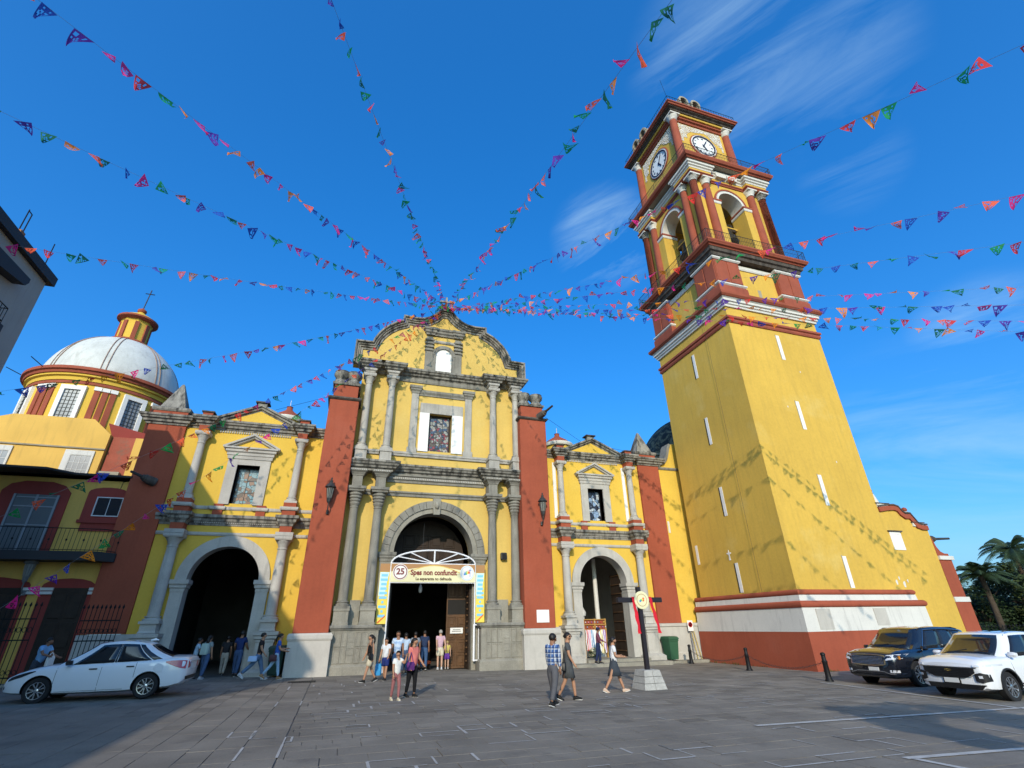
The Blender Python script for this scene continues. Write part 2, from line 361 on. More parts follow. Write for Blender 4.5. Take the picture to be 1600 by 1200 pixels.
# ------------------------------------------------------------------ column builders
def column(parent, cx, cy, z0, z1, r, m, cap='plain', rb=None, n=20, square_base=True):
    """shaft z0..z1 incl. base and capital; the shaft is the part, base and capital are its sub-parts"""
    hb, hc = (0.34, 0.95) if cap == 'carved' else (0.26, 0.5)
    zs, ze = z0+hb, z1-hc
    sh = MB().lathe([(r, zs-0.01), (r*1.0, zs+(ze-zs)*0.35), (r*0.94, zs+(ze-zs)*0.75), (r*0.87, ze-0.10), (r*0.98, ze-0.09), (r*0.98, ze-0.03), (r*0.88, ze-0.02), (r*0.88, ze+0.01)], n, (cx, cy, 0)).obj('column', m, parent, 'auto')
    b = MB().lathe([(r*1.5, z0+0.10), (r*1.55, z0+0.14), (r*1.5, z0+0.19), (r*1.22, z0+0.21), (r*1.2, z0+0.25), (r*1.34, z0+0.27), (r*1.34, z0+0.30), (r*1.05, zs)], n, (cx, cy, 0))
    b.obj('column_base', m, sh, 'auto')
    MB().box(cx-r*1.6, cx+r*1.6, cy-r*1.6, cy+r*1.6, z0, z0+0.105).obj('base_block', m, sh)
    if cap == 'carved':
        p = [(r*0.88, ze), (r*1.0, ze+.03)]
        for k in range(4):
            q = ze+0.06+k*0.15; w = r*(1.12+0.13*k)
            p += [(w*0.92, q), (w*1.06, q+.05), (w*1.06, q+.09), (w*0.93, q+.135)]
        p += [(r*1.45, ze+.68), (r*1.55, ze+.72)]
        c = MB().lathe(p, n, (cx, cy, 0)).obj('capital', m, sh, 'auto')
        cornice([(cx-r*1.45, cy+r*1.45), (cx-r*1.45, cy-r*1.45), (cx+r*1.45, cy-r*1.45), (cx+r*1.45, cy+r*1.45)][::1], [(-.2, ze+.70), (.05, ze+.70), (.08, ze+.78), (.14, ze+.82), (.14, ze+.95), (-.2, ze+.95)]).obj('abacus', m, sh)
    else:
        MB().lathe([(r*0.88, ze), (r*0.92, ze+.06), (r*1.02, ze+.10), (r*1.02, ze+.14), (r*1.35, ze+.24), (r*1.5, ze+.30), (r*1.5, ze+.33)], n, (cx, cy, 0)).obj('capital', m, sh, 'auto')
        cornice([(cx-r*1.3, cy+r*1.3), (cx-r*1.3, cy-r*1.3), (cx+r*1.3, cy-r*1.3), (cx+r*1.3, cy+r*1.3)], [(-.15, ze+.32), (.06, ze+.32), (.09, ze+.38), (.09, ze+.5), (-.15, ze+.5)]).obj('abacus', m, sh)
    return sh
def box_part(name, m, parent, *a): return MB().box(*a).obj(name, m, parent)
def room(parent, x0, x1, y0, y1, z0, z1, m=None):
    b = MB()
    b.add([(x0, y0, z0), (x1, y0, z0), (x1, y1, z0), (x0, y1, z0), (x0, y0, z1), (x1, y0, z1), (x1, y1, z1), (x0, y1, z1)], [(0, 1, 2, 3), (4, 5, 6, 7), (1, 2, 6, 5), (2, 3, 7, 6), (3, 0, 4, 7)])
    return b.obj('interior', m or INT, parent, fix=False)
def dentils(parent, x0, x1, y, z, w, h, d, m):
    b = MB(); n = int((x1-x0)/(w*1.8))
    for i in range(n):
        x = x0+(x1-x0)*(i+.5)/n; b.box(x-w/2, x+w/2, y-d, y+0.02, z, z+h)
    return stuff(b.obj('dentil_row', m, parent))

# ------------------------------------------------------------------ the central portal
XC = 4.43; YW = 26.6
portal = site('church_portal', 'tall grey stone and yellow church portal with paired columns and a curved gable', 'church front', (XC, YW, 0.0))
PC = (0.19, 1.36, 7.44, 8.73)
def half(x0, cx, r, zs, z0, z1, wz0, wz1, ww, sgn):
    a = [(cx+sgn*r*math.cos(PI/2*i/14), zs+r*math.sin(PI/2*i/14)) for i in range(15)]
    return [(x0, z0), (cx+sgn*r, z0)]+a+[(cx, wz0), (cx+sgn*ww, wz0), (cx+sgn*ww, wz1), (cx, wz1), (cx, z1), (x0, z1)]
for sg, x0 in ((-1, -0.25), (1, 9.15)):
    MB().prism(half(x0, XC, 2.07, 5.33, -0.2, 15.85, 10.85, 13.16, 0.67, sg), YW, YW+1.0).obj('wall', YELP, portal)
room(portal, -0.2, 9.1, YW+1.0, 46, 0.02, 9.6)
# pedestals
for x0, x1, cs in ((-0.18, 1.98, PC[:2]), (6.74, 9.25, PC[2:])):
    path = [(x0, YW+.3), (x0, 25.62), (x1, 25.62), (x1, YW+.3)]
    ped = cornice([(x0+.05, YW+.3), (x0+.05, 25.72), (x1-.05, 25.72), (x1-.05, YW+.3)], [(-.3, -.2), (.10, -.2), (.10, .40), (.05, .46), (.0, .50), (.0, 1.84), (-.3, 1.84)]).obj('pedestal', STB, portal)
    cornice([(x0+.05, YW+.3), (x0+.05, 25.72), (x1-.05, 25.72), (x1-.05, YW+.3)], [(-.4, 1.84), (.04, 1.84), (.07, 1.90), (.13, 1.93), (.13, 2.0), (.09, 2.05), (-.4, 2.05)]).obj('pedestal_cornice', STN, ped)
    box_part('pedestal_core', STB, ped, x0+.3, x1-.3, 25.9, YW-.02, -.2, 2.04)
    mid = (cs[0]+cs[1])/2
    for c in cs:                                        # raised panels in three courses under each column
        for za, zb in ((.54, 1.17), (1.19, 1.80)):
            for xa, xb in ((c-.41, c-.16), (c-.15, c+.15), (c+.16, c+.41)):
                bl_ = MB().rings([[(xa+q, 25.735-h, za+q), (xb-q, 25.735-h, za+q), (xb-q, 25.735-h, zb-q), (xa+q, 25.735-h, zb-q)] for h, q in ((0, 0), (.05, .008), (.05, .05), (.03, .06), (.03, .09))]).obj('stone_block', STB, ped)
    for k, (za, zb) in enumerate(((.54, .83), (.84, 1.10), (1.11, 1.35), (1.36, 1.58))):   # courses of the rounded panel between
        MB().cbox(mid-.16, mid+.16, 25.70, 25.76, za, zb, .008).obj('stone_block', STB, ped)
    # dado blocks under the shafts
    for c in cs:
        cornice([(c-.33, YW+.05), (c-.33, 25.78), (c+.33, 25.78), (c+.33, YW+.05)], [(-.2, 2.05), (.03, 2.05), (.03, 2.15), (0, 2.18), (0, 2.62), (.03, 2.65), (.03, 2.74), (-.2, 2.74)]).obj('column_pedestal', STB, ped)
        box_part('pedestal_fill', STB, ped, c-.15, c+.15, 25.95, YW-.03, 2.05, 2.735)
    xa, xb = cs[0]+.37, cs[1]-.37
    box_part('stone_panel', STB, ped, xa-.02, xb+.02, YW-.22, YW+.02, 2.05, 3.12)
for c in PC: column(portal, c, 26.12, 2.74, 8.42, 0.225, STN, 'carved')
# lower frieze blocks and entablature
string = []
for xa, xb in ((PC[0]+.3, PC[1]-.3), (PC[1]+.3, PC[2]-.3), (PC[2]+.3, PC[3]-.3)):
    cornice([(xa, YW), (xb, YW)], [(-.05, 8.20), (.07, 8.20), (.09, 8.29), (.05, 8.32), (.13, 8.38), (.13, 8.46), (-.05, 8.46)]).obj('string_course', STN, portal)
for c in PC:
    box_part('frieze_block', STN, portal, c-.25, c+.25, 25.90, YW+.02, 8.42, 9.02)
    cornice([(c-.25, YW), (c-.25, 25.90), (c+.25, 25.90), (c+.25, YW)], [(-.2, 9.0), (.03, 9.0), (.05, 9.06), (.12, 9.16), (.2, 9.22), (.22, 9.34), (-.2, 9.34)]).obj('corbel', STN, portal)
    dentils(portal, c-.42, c+.42, 25.70, 9.24, .05, .07, .035, STL)
ENT = [(-.3, 9.35), (.10, 9.35), (.12, 9.44), (.24, 9.50), (.26, 9.58), (.36, 9.64), (.40, 9.72), (.46, 9.76), (.46, 9.86), (-.3, 9.86)]
def ressaut(yb, yf, xs, x0, x1):
    p = [(x0, yb)]
    for a, b in xs: p += [(a, yb), (a, yf), (b, yf), (b, yb)]
    return p+[(x1, yb)]
cornice([(-.02, YW+.2), (-.02, 26.12), (1.82, 26.12), (1.82, YW), (6.98, YW), (6.98, 26.12), (9.05, 26.12), (9.05, YW+.2)], ENT).obj('entablature', STD, portal)
for xa, xb in ((1.7, 7.1),):
    cornice([(xa, YW), (xb, YW)], [(-.05, 8.93), (.06, 8.93), (.08, 9.05), (.14, 9.08), (.14, 9.22), (.22, 9.27), (.22, 9.36), (-.05, 9.36)]).obj('architrave', STN, portal)
    dentils(portal, xa+.1, xb-.1, YW-.13, 9.10, .055, .10, .05, STL)
box_part('entablature_core', STN, portal, -.02, 1.82, 26.2, YW-.02, 9.34, 9.84); box_part('entablature_core', STN, portal, 6.98, 9.05, 26.2, YW-.02, 9.34, 9.84)
# arch: voussoirs, inner ring, keystone, imposts, jambs
def vouss(cx, zs, r0, r1, ya, yb, n, m, parent, name='voussoir', gap=.004, k0=0.0):
    for i in range(n):
        a0 = PI*i/n+gap; a1 = PI*(i+1)/n-gap; y = ya-rnd.uniform(0, .012)
        A = arc(cx, zs, r1, a0, a1, 3); B = arc(cx, zs, r0, a0, a1, 3)
        MB().ribbon(A, B, y, yb).obj(name, m, parent)
vouss(XC, 5.33, 2.30, 2.69, YW-.16, YW+.3, 21, STN, portal)
MB().ribbon(arc(XC, 5.33, 2.31, 0, PI, 40), arc(XC, 5.33, 2.055, 0, PI, 40), YW-.09, YW+.9).obj('arch_soffit_ring', STB, portal)
ks = MB().prism([(XC-.17, 7.28), (XC+.17, 7.28), (XC+.22, 8.14), (XC-.22, 8.14)], YW-.27, YW-.1).obj('keystone', STB, portal)
MB().lathe([(0.01, -.2), (.10, -.16), (.13, 0), (.10, .16), (.01, .2)], 10, (XC, YW-.28, 7.76)).obj('carved_boss', STB, ks, True)
for sg in (-1, 1):
    x0, x1 = sorted((XC+sg*2.06, XC+sg*2.70))
    box_part('jamb', STB, portal, x0, x1, YW-.12, YW+.95, -.1, 4.92)
    cornice([(x0-.01, YW+.6), (x0-.01, YW-.12), (x1+.01, YW-.12), (x1+.01, YW+.6)], [(-.2, 4.90), (.03, 4.90), (.04, 5.02), (.09, 5.08), (.09, 5.16), (.13, 5.2), (.13, 5.335), (-.2, 5.335)]).obj('impost', STN, portal)
    for k in range(1, 6): pass
# upper storey
for c in (0.17, 1.46, 7.50, 8.92):
    cornice([(c-.30, YW+.05), (c-.30, 25.86), (c+.30, 25.86), (c+.30, YW+.05)], [(-.2, 9.86), (.02, 9.86), (.02, 9.93), (0, 9.96), (0, 10.36), (.05, 10.40), (.05, 10.50), (-.2, 10.50)]).obj('column_pedestal', STM, portal)
    box_part('pedestal_fill', STM, portal, c-.14, c+.14, 25.95, YW-.03, 9.86, 10.49)
    column(portal, c, 26.16, 10.5, 14.95, 0.20, STM, 'plain')
    box_part('frieze_block', STM, portal, c-.21, c+.21, 25.95, YW+.02, 14.94, 15.26)
    cornice([(c-.21, YW), (c-.21, 25.95), (c+.21, 25.95), (c+.21, YW)], [(-.15, 15.02), (.04, 15.02), (.06, 15.1), (.13, 15.16), (.13, 15.27), (-.15, 15.27)]).obj('corbel', STM, portal)
cornice([(-.2, YW), (9.1, YW)], [(-.05, 10.42), (.10, 10.42), (.12, 10.52), (.16, 10.55), (.16, 10.66), (-.05, 10.66)]).obj('string_course', STM, portal)
ENT2 = [(-.3, 15.27), (.05, 15.27), (.08, 15.34), (.2, 15.40), (.22, 15.48), (.34, 15.54), (.38, 15.62), (.44, 15.66), (.44, 15.78), (-.3, 15.78)]
path = [(-.25, YW+.2)]
path = [(-.14, YW+.15), (-.14, 26.08), (.48, 26.08), (.48, YW-.12), (1.15, YW-.12), (1.15, 26.08), (1.77, 26.08), (1.77, YW-.02), (7.19, YW-.02), (7.19, 26.08), (7.81, 26.08), (7.81, YW-.12), (8.61, YW-.12), (8.61, 26.08), (9.23, 26.08), (9.23, YW+.15)]
cornice(path, ENT2).obj('entablature', STD, portal)
for x in (.17, 1.46, 7.5, 8.92): box_part('entablature_core', STD, portal, x-.3, x+.3, 26.12, YW-.02, 15.28, 15.76)
cornice([(1.75, YW), (7.2, YW)], [(-.05, 15.02), (.06, 15.02), (.09, 15.12), (.09, 15.28), (-.05, 15.28)]).obj('architrave', STN, portal)
# window pilasters, lintel, white splayed window
for c in (2.86, 6.06):
    box_part('pilaster', STM, portal, c-.20, c+.20, YW-.12, YW+.02, 10.66, 14.35)
    box_part('pilaster_foot', STM, portal, c-.27, c+.27, YW-.17, YW+.02, 10.66, 10.95)
    cornice([(c-.2, YW), (c-.2, YW-.12), (c+.2, YW-.12), (c+.2, YW)], [(-.1, 14.3), (.03, 14.3), (.05, 14.42), (.12, 14.5), (.12, 14.58), (.17, 14.61), (.17, 14.76), (-.1, 14.76)]).obj('pilaster_capital', STN, portal)
cornice([(3.06, YW), (5.86, YW)], [(-.05, 14.22), (.06, 14.22), (.06, 14.3), (.10, 14.36), (.14, 14.42), (.14, 14.56), (-.05, 14.56)]).obj('lintel', STN, portal)
def splay(parent, x0, x1, z0, z1, ix0, ix1, iz0, iz1, yf, yb, ms, mt, sill=True):
    MB().add([(x0, yf, z0), (ix0, yb, iz0), (ix0, yb, iz1), (x0, yf, z1), (x0, yb+.1, z0), (x0, yb+.1, z1)], [(0, 1, 2, 3), (0, 3, 5, 4), (4, 5, 2, 1), (0, 4, 1), (3, 2, 5)]).obj('window_splay', ms, parent)
    MB().add([(x1, yf, z0), (ix1, yb, iz0), (ix1, yb, iz1), (x1, yf, z1), (x1, yb+.1, z0), (x1, yb+.1, z1)], [(0, 3, 2, 1), (0, 4, 5, 3), (4, 1, 2, 5), (0, 1, 4), (3, 5, 2)]).obj('window_splay', ms, parent)
    MB().add([(x0, yf, z1), (x1, yf, z1), (ix1, yb, iz1), (ix0, yb, iz1), (x0, yb+.1, z1), (x1, yb+.1, z1)], [(0, 3, 2, 1), (0, 1, 5, 4), (4, 5, 2, 3), (0, 4, 3), (1, 2, 5)]).obj('window_splay', mt, parent)
# the flat white surround stands proud of the wall and the reveals run back into it
for xa, xb, xc_, xd in ((3.2, 3.76, 3.76, 3.86), (5.10, 5.74, 5.0, 5.10)):
    box_part('window_surround', WHT, portal, xa, xb, YW-.07, YW+.02, 10.80, 13.14)
MB().add([(3.2, YW-.07, 13.14), (5.74, YW-.07, 13.14), (5.74, YW-.07, 13.76), (3.2, YW-.07, 13.76), (3.2, YW+.02, 13.14), (5.74, YW+.02, 13.14), (5.74, YW+.02, 13.76), (3.2, YW+.02, 13.76)], [(0, 1, 2, 3), (4, 7, 6, 5), (0, 4, 5, 1), (1, 5, 6, 2), (2, 6, 7, 3), (3, 7, 4, 0)]).obj('window_head', STM, portal)
def art_glass(name, cols, scale, bg=(0.02, 0.02, 0.025)):
    m = bpy.data.materials.new(name); m.use_nodes = True; t = m.node_tree; P = t.nodes['Principled BSDF']; P.inputs['Roughness'].default_value = 0.2
    v = t.nodes.new('ShaderNodeTexVoronoi'); v.inputs['Scale'].default_value = scale; g_ = t.nodes.new('ShaderNodeNewGeometry')
    t.links.new(g_.outputs['Position'], v.inputs['Vector']); r = t.nodes.new('ShaderNodeValToRGB'); r.color_ramp.interpolation = 'CONSTANT'
    e = r.color_ramp.elements
    while len(e) < len(cols): e.new(0.5)
    for i, c in enumerate(cols): e[i].position = i/len(cols); e[i].color = (*c, 1)
    t.links.new(v.outputs['Color'], r.inputs[0])
    v2 = t.nodes.new('ShaderNodeTexVoronoi'); v2.feature = 'DISTANCE_TO_EDGE'; v2.inputs['Scale'].default_value = scale; t.links.new(g_.outputs['Position'], v2.inputs['Vector'])
    c2 = t.nodes.new('ShaderNodeMath'); c2.operation = 'GREATER_THAN'; c2.inputs[1].default_value = 0.04; t.links.new(v2.outputs['Distance'], c2.inputs[0])
    mx = t.nodes.new('ShaderNodeMix'); mx.data_type = 'RGBA'; mx.inputs[6].default_value = (*bg, 1); t.links.new(c2.outputs[0], mx.inputs[0]); t.links.new(r.outputs[0], mx.inputs[7])
    t.links.new(mx.outputs[2], P.inputs['Base Color']); return m
AG1 = art_glass('portal_stained_glass', [(.03, .03, .03), (.25, .05, .05), (.3, .3, .26), (.06, .09, .14), (.12, .09, .06), (.35, .33, .3), (.05, .05, .05)], 7)
AG2 = art_glass('left_stained_glass', [(.10, .25, .32), (.18, .3, .34), (.25, .13, .07), (.12, .07, .04), (.2, .28, .3), (.14, .09, .05)], 5)
AG3 = art_glass('right_stained_glass', [(.02, .02, .03), (.03, .03, .04), (.5, .55, .6), (.02, .02, .03), (.25, .35, .5), (.03, .03, .03)], 5)
def window(parent, x0, x1, z0, z1, y, m, fr=IRON, nx=2, nz=3, fw=.07, name='stained_glass_window'):
    w = MB().ribbon([(x0, z0), (x1, z0), (x1, z1), (x0, z1), (x0, z0)], [(x0+fw, z0+fw), (x1-fw, z0+fw), (x1-fw, z1-fw), (x0+fw, z1-fw), (x0+fw, z0+fw)], y, y+.06).obj(name, fr, parent)
    dx = (x1-x0-2*fw)/nx; dz = (z1-z0-2*fw)/nz
    for i in range(nx):
        for j in range(nz):
            MB().box(x0+fw+dx*i+.008, x0+fw+dx*(i+1)-.008, y+.025, y+.04, z0+fw+dz*j+.008, z0+fw+dz*(j+1)-.008).obj('pane', m, w)
    b = MB()
    for i in range(1, nx): MB().box(x0+fw+dx*i-.012, x0+fw+dx*i+.012, y+.012, y+.05, z0+fw, z1-fw).obj('glazing_bar', fr, w)
    for j in range(1, nz): MB().box(x0+fw, x1-fw, y+.016, y+.046, z0+fw+dz*j-.01, z0+fw+dz*j+.01).obj('glazing_bar', fr, w)
    return w
window(portal, 3.78, 5.08, 10.85, 13.14, YW+.30, AG1, WOODD, 3, 4, .09)
box_part('window_back', DRK, portal, 3.7, 5.2, YW+.42, YW+.5, 10.8, 13.2)
# gable
def mir(pts): return pts+[(2*XC-x, z) for x, z in reversed(pts)]
GO = mir([(-.86, 15.78), (-.86, 17.27), (.08, 17.30), (.16, 17.55), (.36, 17.95), (.62, 18.32), (.92, 18.62), (1.3, 18.92), (1.74, 19.14), (1.76, 19.52), (2.5, 19.48), (3.0, 19.53), (3.35, 19.68), (3.7, 19.95), (4.0, 20.32), (4.2, 20.40)])
MB().prism([(x, z) for x, z in GO], YW+.06, YW+.5).obj('gable_wall', YELP, portal)
GP_ = [(0, .0), (0, -.40), (.09, -.40), (.12, -.28), (.20, -.26), (.23, -.18), (.30, -.16), (.33, -.07), (.44, -.06), (.46, .0)]
sweep(GO, [(o, YW+.06+y) for o, y in GP_], lambda u, v, h: (u, h, v)).obj('gable_moulding', STD, portal)
for x in (3.5, 5.32):
    box_part('niche_pilaster', STN, portal, x-.24, x+.24, YW-.02, YW+.1, 15.78, 17.35); box_part('niche_pilaster', STN, portal, x-.2, x+.2, YW-.0, YW+.1, 17.35, 18.4)
    for z in (17.35, 17.6, 17.85, 18.1): MB().cbox(x-.29, x+.29, YW-.10, YW+.08, z, z+.11, .02).obj('pilaster_band', STN, portal)
cornice([(3.3, YW+.06), (3.3, YW-.06), (3.75, YW-.06), (3.75, YW), (5.07, YW), (5.07, YW-.06), (5.54, YW-.06), (5.54, YW+.06)], [(-.1, 18.5), (.04, 18.5), (.06, 18.6), (.14, 18.66), (.14, 18.8), (.2, 18.84), (.2, 18.98), (-.1, 18.98)]).obj('niche_cornice', STN, portal)
cornice([(3.7, YW+.06), (5.12, YW+.06)], [(-.02, 18.0), (.06, 18.0), (.10, 18.06), (.10, 18.16), (-.02, 18.16)]).obj('niche_string', STM, portal)
vouss(4.43, 17.10, .50, .72, YW-.06, YW+.1, 9, STN, portal, 'niche_voussoir')
for x in (3.82, 5.04): box_part('niche_jamb', STN, portal, x-.11, x+.11, YW-.05, YW+.1, 15.78, 17.1)
nb = MB(); prof = []
nb.prism([(3.93, 15.8)]+[(4.93, 15.8)]+arc(4.43, 17.1, .5, 0, PI, 14), YW+.03, YW+.08); nb.obj('niche_back', WHT, portal)
# cross on top, with a base of paper flowers
crs = box_part('roof_cross', STD, portal, 4.37, 4.49, YW-.04, YW+.08, 20.4, 21.6)
box_part('cross_arm', STD, crs, 4.02, 4.84, YW-.03, YW+.07, 21.18, 21.30)
MB().cbox(4.1, 4.76, YW-.12, YW+.2, 20.38, 20.62, .03).obj('cross_foot', STD, portal)
# red buttresses with stone urn stubs
for x0, x1, nm in ((-1.72, -.23, 'l'), (8.98, 10.62, 'r')):
    bt = MB().cbox(x0, x1, 25.5, 28.2, 1.75, 12.98, .03).obj('red_buttress', RED, portal)
    cornice([(x0, 27.2), (x0, 25.5), (x1, 25.5), (x1, 27.2)], [(-.2, 12.95), (.04, 12.95), (.12, 13.02), (.12, 13.10), (-.2, 13.12)]).obj('buttress_string', TBK, bt)
    box_part('buttress_core', RED, bt, x0+.12, x1-.12, 25.64, 27.6, 12.98, 13.98)
    cornice([(x0+.1, 27.2), (x0+.1, 25.62), (x1-.1, 25.62), (x1-.1, 27.2)], [(-.3, 13.90), (.06, 13.90), (.10, 14.02), (.02, 14.05), (-.3, 14.08)]).obj('buttress_cornice', STD, bt)
    for xx, yy in ((x0+.42, 25.95), (x1-.42, 25.95), (x0+.42, 26.9)):
        MB().lathe([(.40, 14.05), (.36, 14.2), (.27, 14.3), (.30, 14.38), (.42, 14.52), (.44, 14.66), (.38, 14.72), (.41, 14.78), (.25, 14.82)], 12, (xx, yy, 0)).obj('urn_stub', STD, bt, 'auto')
    bx0, bx1 = x0-.1, x1+.12
    cornice([(bx0, 27.2), (bx0, 25.4), (bx1, 25.4), (bx1, 27.2)], [(-.5, -.3), (.02, -.3), (.02, 1.48), (-.5, 1.48)]).obj('buttress_plinth', PLS, bt)
    cornice([(bx0, 27.2), (bx0, 25.4), (bx1, 25.4), (bx1, 27.2)], [(-.5, 1.48), (.04, 1.48), (.07, 1.55), (.07, 1.68), (.02, 1.76), (-.5, 1.78)]).obj('plinth_cap', PLS, bt)
# cannon-shaped rain spout on the right buttress
def spout(parent, a, d, L=1.25):
    a = Vector(a); d = Vector(d).normalized()
    s_ = MB().tube([a, a+d*.25, a+d*.5, a+d*.52, a+d*.62], [.22, .20, .18, .14, .12], 10).obj('rain_spout', TBK, parent, 'auto')
    MB().tube([a+d*.6, a+d*L], [.075, .06], 8).obj('spout_pipe', IRONG, s_, 'auto')
spout(portal, (10.2, 25.5, 13.2), (.35, -.85, .25))
box_part('wall_plaque', WHT, portal, 9.60, 10.27, 25.475, 25.51, 2.02, 2.60)

# ------------------------------------------------------------------ side wings
def wing(xc, dx, sgn, label, gl, name='church_wing'):
    Y0 = 27.3; w = site(name, label, 'church wing', (xc, Y0, 0))
    xo, xi = (xc-3.4, xc+3.6) if sgn < 0 else (xc-3.9, xc+3.35)
    for s in (-1, 1):
        MB().prism(half(xo if s < 0 else xi, xc, 1.5, 4.03, -.3, 11.75, 7.55, 9.5, .53, s), Y0, Y0+.7).obj('wall', YEL, w)
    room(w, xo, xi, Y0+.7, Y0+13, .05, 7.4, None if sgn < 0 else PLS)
    MB().ribbon(arc(xc, 4.03, 1.97, 0, PI, 40), arc(xc, 4.03, 1.49, 0, PI, 40), Y0-.10, Y0+.65).obj('arch', STL, w, 'auto')
    for s in (-1, 1):
        a, b = sorted((xc+s*1.47, xc+s*1.99))
        box_part('jamb', STL, w, a, b, Y0-.12, Y0+.6, -.2, 3.56)
        cornice([(a, Y0+.5), (a, Y0-.12), (b, Y0-.12), (b, Y0+.5)], [(-.2, 3.52), (.02, 3.52), (.03, 3.66), (.08, 3.7), (.08, 3.8), (.14, 3.86), (.14, 4.032), (-.2, 4.032)]).obj('impost', STL, w)
        c = xc+s*dx; Yc = Y0-.34
        # pedestal
        cornice([(c-.36, Y0+.1), (c-.36, Yc-.36), (c+.36, Yc-.36), (c+.36, Y0+.1)], [(-.3, -.3), (.20, -.3), (.20, .3), (.12, .36), (.02, .42), (0, .5), (0, 1.42), (.03, 1.46), (.03, 1.54), (.10, 1.58), (.10, 1.68), (.16, 1.72), (.16, 1.86), (-.3, 1.88)]).obj('pedestal', STL, w)
        box_part('pedestal_core', STL, w, c-.3, c+.3, Yc-.25, Y0-.01, -.2, 1.86)
        cornice([(c-.30, Y0+.1), (c-.30, Yc-.30), (c+.30, Yc-.30), (c+.30, Y0+.1)], [(-.2, 1.88), (.04, 1.88), (0, 1.98), (0, 2.25), (-.2, 2.27)]).obj('column_pedestal', STL, w)
        column(w, c, Yc, 2.24, 5.98, .235, STL)
        box_part('string_cap', STL, w, c-.40, c+.40, Yc-.40, Y0, 5.99, 6.16)
        box_part('red_block', RED, w, c-.27, c+.27, Yc-.27, Y0, 6.16, 6.48)
        # red pedestal and upper column
        box_part('red_block', RED, w, c-.31, c+.31, Yc-.31, Y0, 6.97, 7.22)
        box_part('red_block', RED, w, c-.29, c+.29, Yc-.29, Y0, 7.40, 7.60)
        column(w, c, Yc+.04, 7.60, 10.98, .185, STL)
        box_part('red_block', RED, w, c-.23, c+.23, Yc-.2, Y0, 10.98, 11.3)
        box_part('red_block', RED, w, c-.23, c+.23, Yc-.2, Y0, 11.78, 12.0)
        box_part('block_cap', TBK, w, c-.29, c+.29, Yc-.26, Y0+.1, 12.0, 12.07)
    xs = [(xc-dx-.27, xc-dx+.27), (xc+dx-.27, xc+dx+.27)]
    for a, b in ((xo+.02 if sgn > 0 else xo, xs[0][0]-.13), (xs[0][1]+.13, xs[1][0]-.13), (xs[1][1]+.13, xi)):
        cornice([(a, Y0), (b, Y0)], [(-.05, 6.00), (.05, 6.00), (.08, 6.06), (.08, 6.15), (-.05, 6.15)]).obj('string_course', STL, w)
    cornice(ressaut(Y0, Y0-.60, xs, xo, xi), [(-.2, 6.46), (.03, 6.46), (.05, 6.56), (.15, 6.66), (.17, 6.76), (.26, 6.82), (.26, 6.95), (-.2, 6.97)]).obj('middle_cornice', STD, w)
    for q in xs: box_part('cornice_core', STD, w, q[0]+.02, q[1]-.02, Y0-.55, Y0-.01, 6.47, 6.95)
    dentils(w, xs[0][1]+.25, xs[1][0]-.25, Y0-.05, 6.57, .05, .07, .05, STL)
    xs2 = [(xc-dx-.36, xc-dx+.36), (xc+dx-.36, xc+dx+.36)]
    xp = [(xc-1.24, xc-.66), (xc+.66, xc+1.24)]
    cornice(ressaut(Y0, Y0-.68, [xs2[0]], xo, xp[0][0])+ressaut(Y0, Y0-.10, [xp[0]], xp[0][0], xp[1][0])[1:]+ressaut(Y0, Y0-.10, [xp[1]], xp[1][0], xi)[1:-1]+ressaut(Y0, Y0-.68, [xs2[1]], xp[1][1], xi)[1:], [(-.1, 7.22), (.03, 7.22), (.06, 7.28), (.06, 7.38), (-.1, 7.39)]).obj('string_course', STL, w)
    for a, b in xp:
        box_part('red_block', RED, w, a+.1, b-.06, Y0-.09, Y0+.02, 6.97, 7.22); box_part('red_block', RED, w, a+.1, b-.06, Y0-.09, Y0+.02, 7.39, 7.50)
    xs3 = [(xc-dx-.25, xc-dx+.25), (xc+dx-.25, xc+dx+.25)]
    x_out = (xc-5.1 if sgn < 0 else xc-4), (xc+3.6 if sgn < 0 else xc+4.9)
    pil = (-10.06, -8.42) if sgn < 0 else (17.72, 19.28)
    TE = [(-.3, 11.28), (.03, 11.28), (.05, 11.36), (.14, 11.40), (.16, 11.50), (.26, 11.55), (.28, 11.62), (.34, 11.66), (.34, 11.76), (-.3, 11.78)]
    if sgn < 0: p = [(pil[0]-.1, Y0+.5), (pil[0]-.1, Y0-.16), (pil[1], Y0-.16), (pil[1], Y0)]+ressaut(Y0, Y0-.5, xs3, pil[1], x_out[1])[1:]
    else: p = [(x_out[0], Y0)]+ressaut(Y0, Y0-.5, xs3, x_out[0], pil[0])[1:-1]+[(pil[0], Y0), (pil[0], Y0-.16), (pil[1]+.1, Y0-.16), (pil[1]+.1, Y0+.5)]
    cornice(p, TE).obj('top_cornice', STD, w)
    for q in xs3: box_part('cornice_core', STD, w, q[0]+.02, q[1]-.02, Y0-.45, Y0-.01, 11.29, 11.76)
    dentils(w, xs3[0][1]+.35, xs3[1][0]-.35, Y0, 11.16, .06, .10, .06, STL)
    # pediment
    hp = dx-.42
    MB().prism([(xc-hp, 11.77), (xc+hp, 11.77), (xc, 12.72)], Y0-.04, Y0+.4).obj('pediment_wall', YEL, w)
    sweep([(xc-hp-.3, 11.78), (xc, 12.80), (xc+hp+.3, 11.78)], [(o, Y0+.05+y) for o, y in ((-.04, .35), (-.04, -.34), (.06, -.34), (.09, -.24), (.17, -.22), (.20, -.12), (.26, -.10), (.28, .35))], lambda u, v, h: (u, h, v)).obj('pediment_moulding', STD, w)
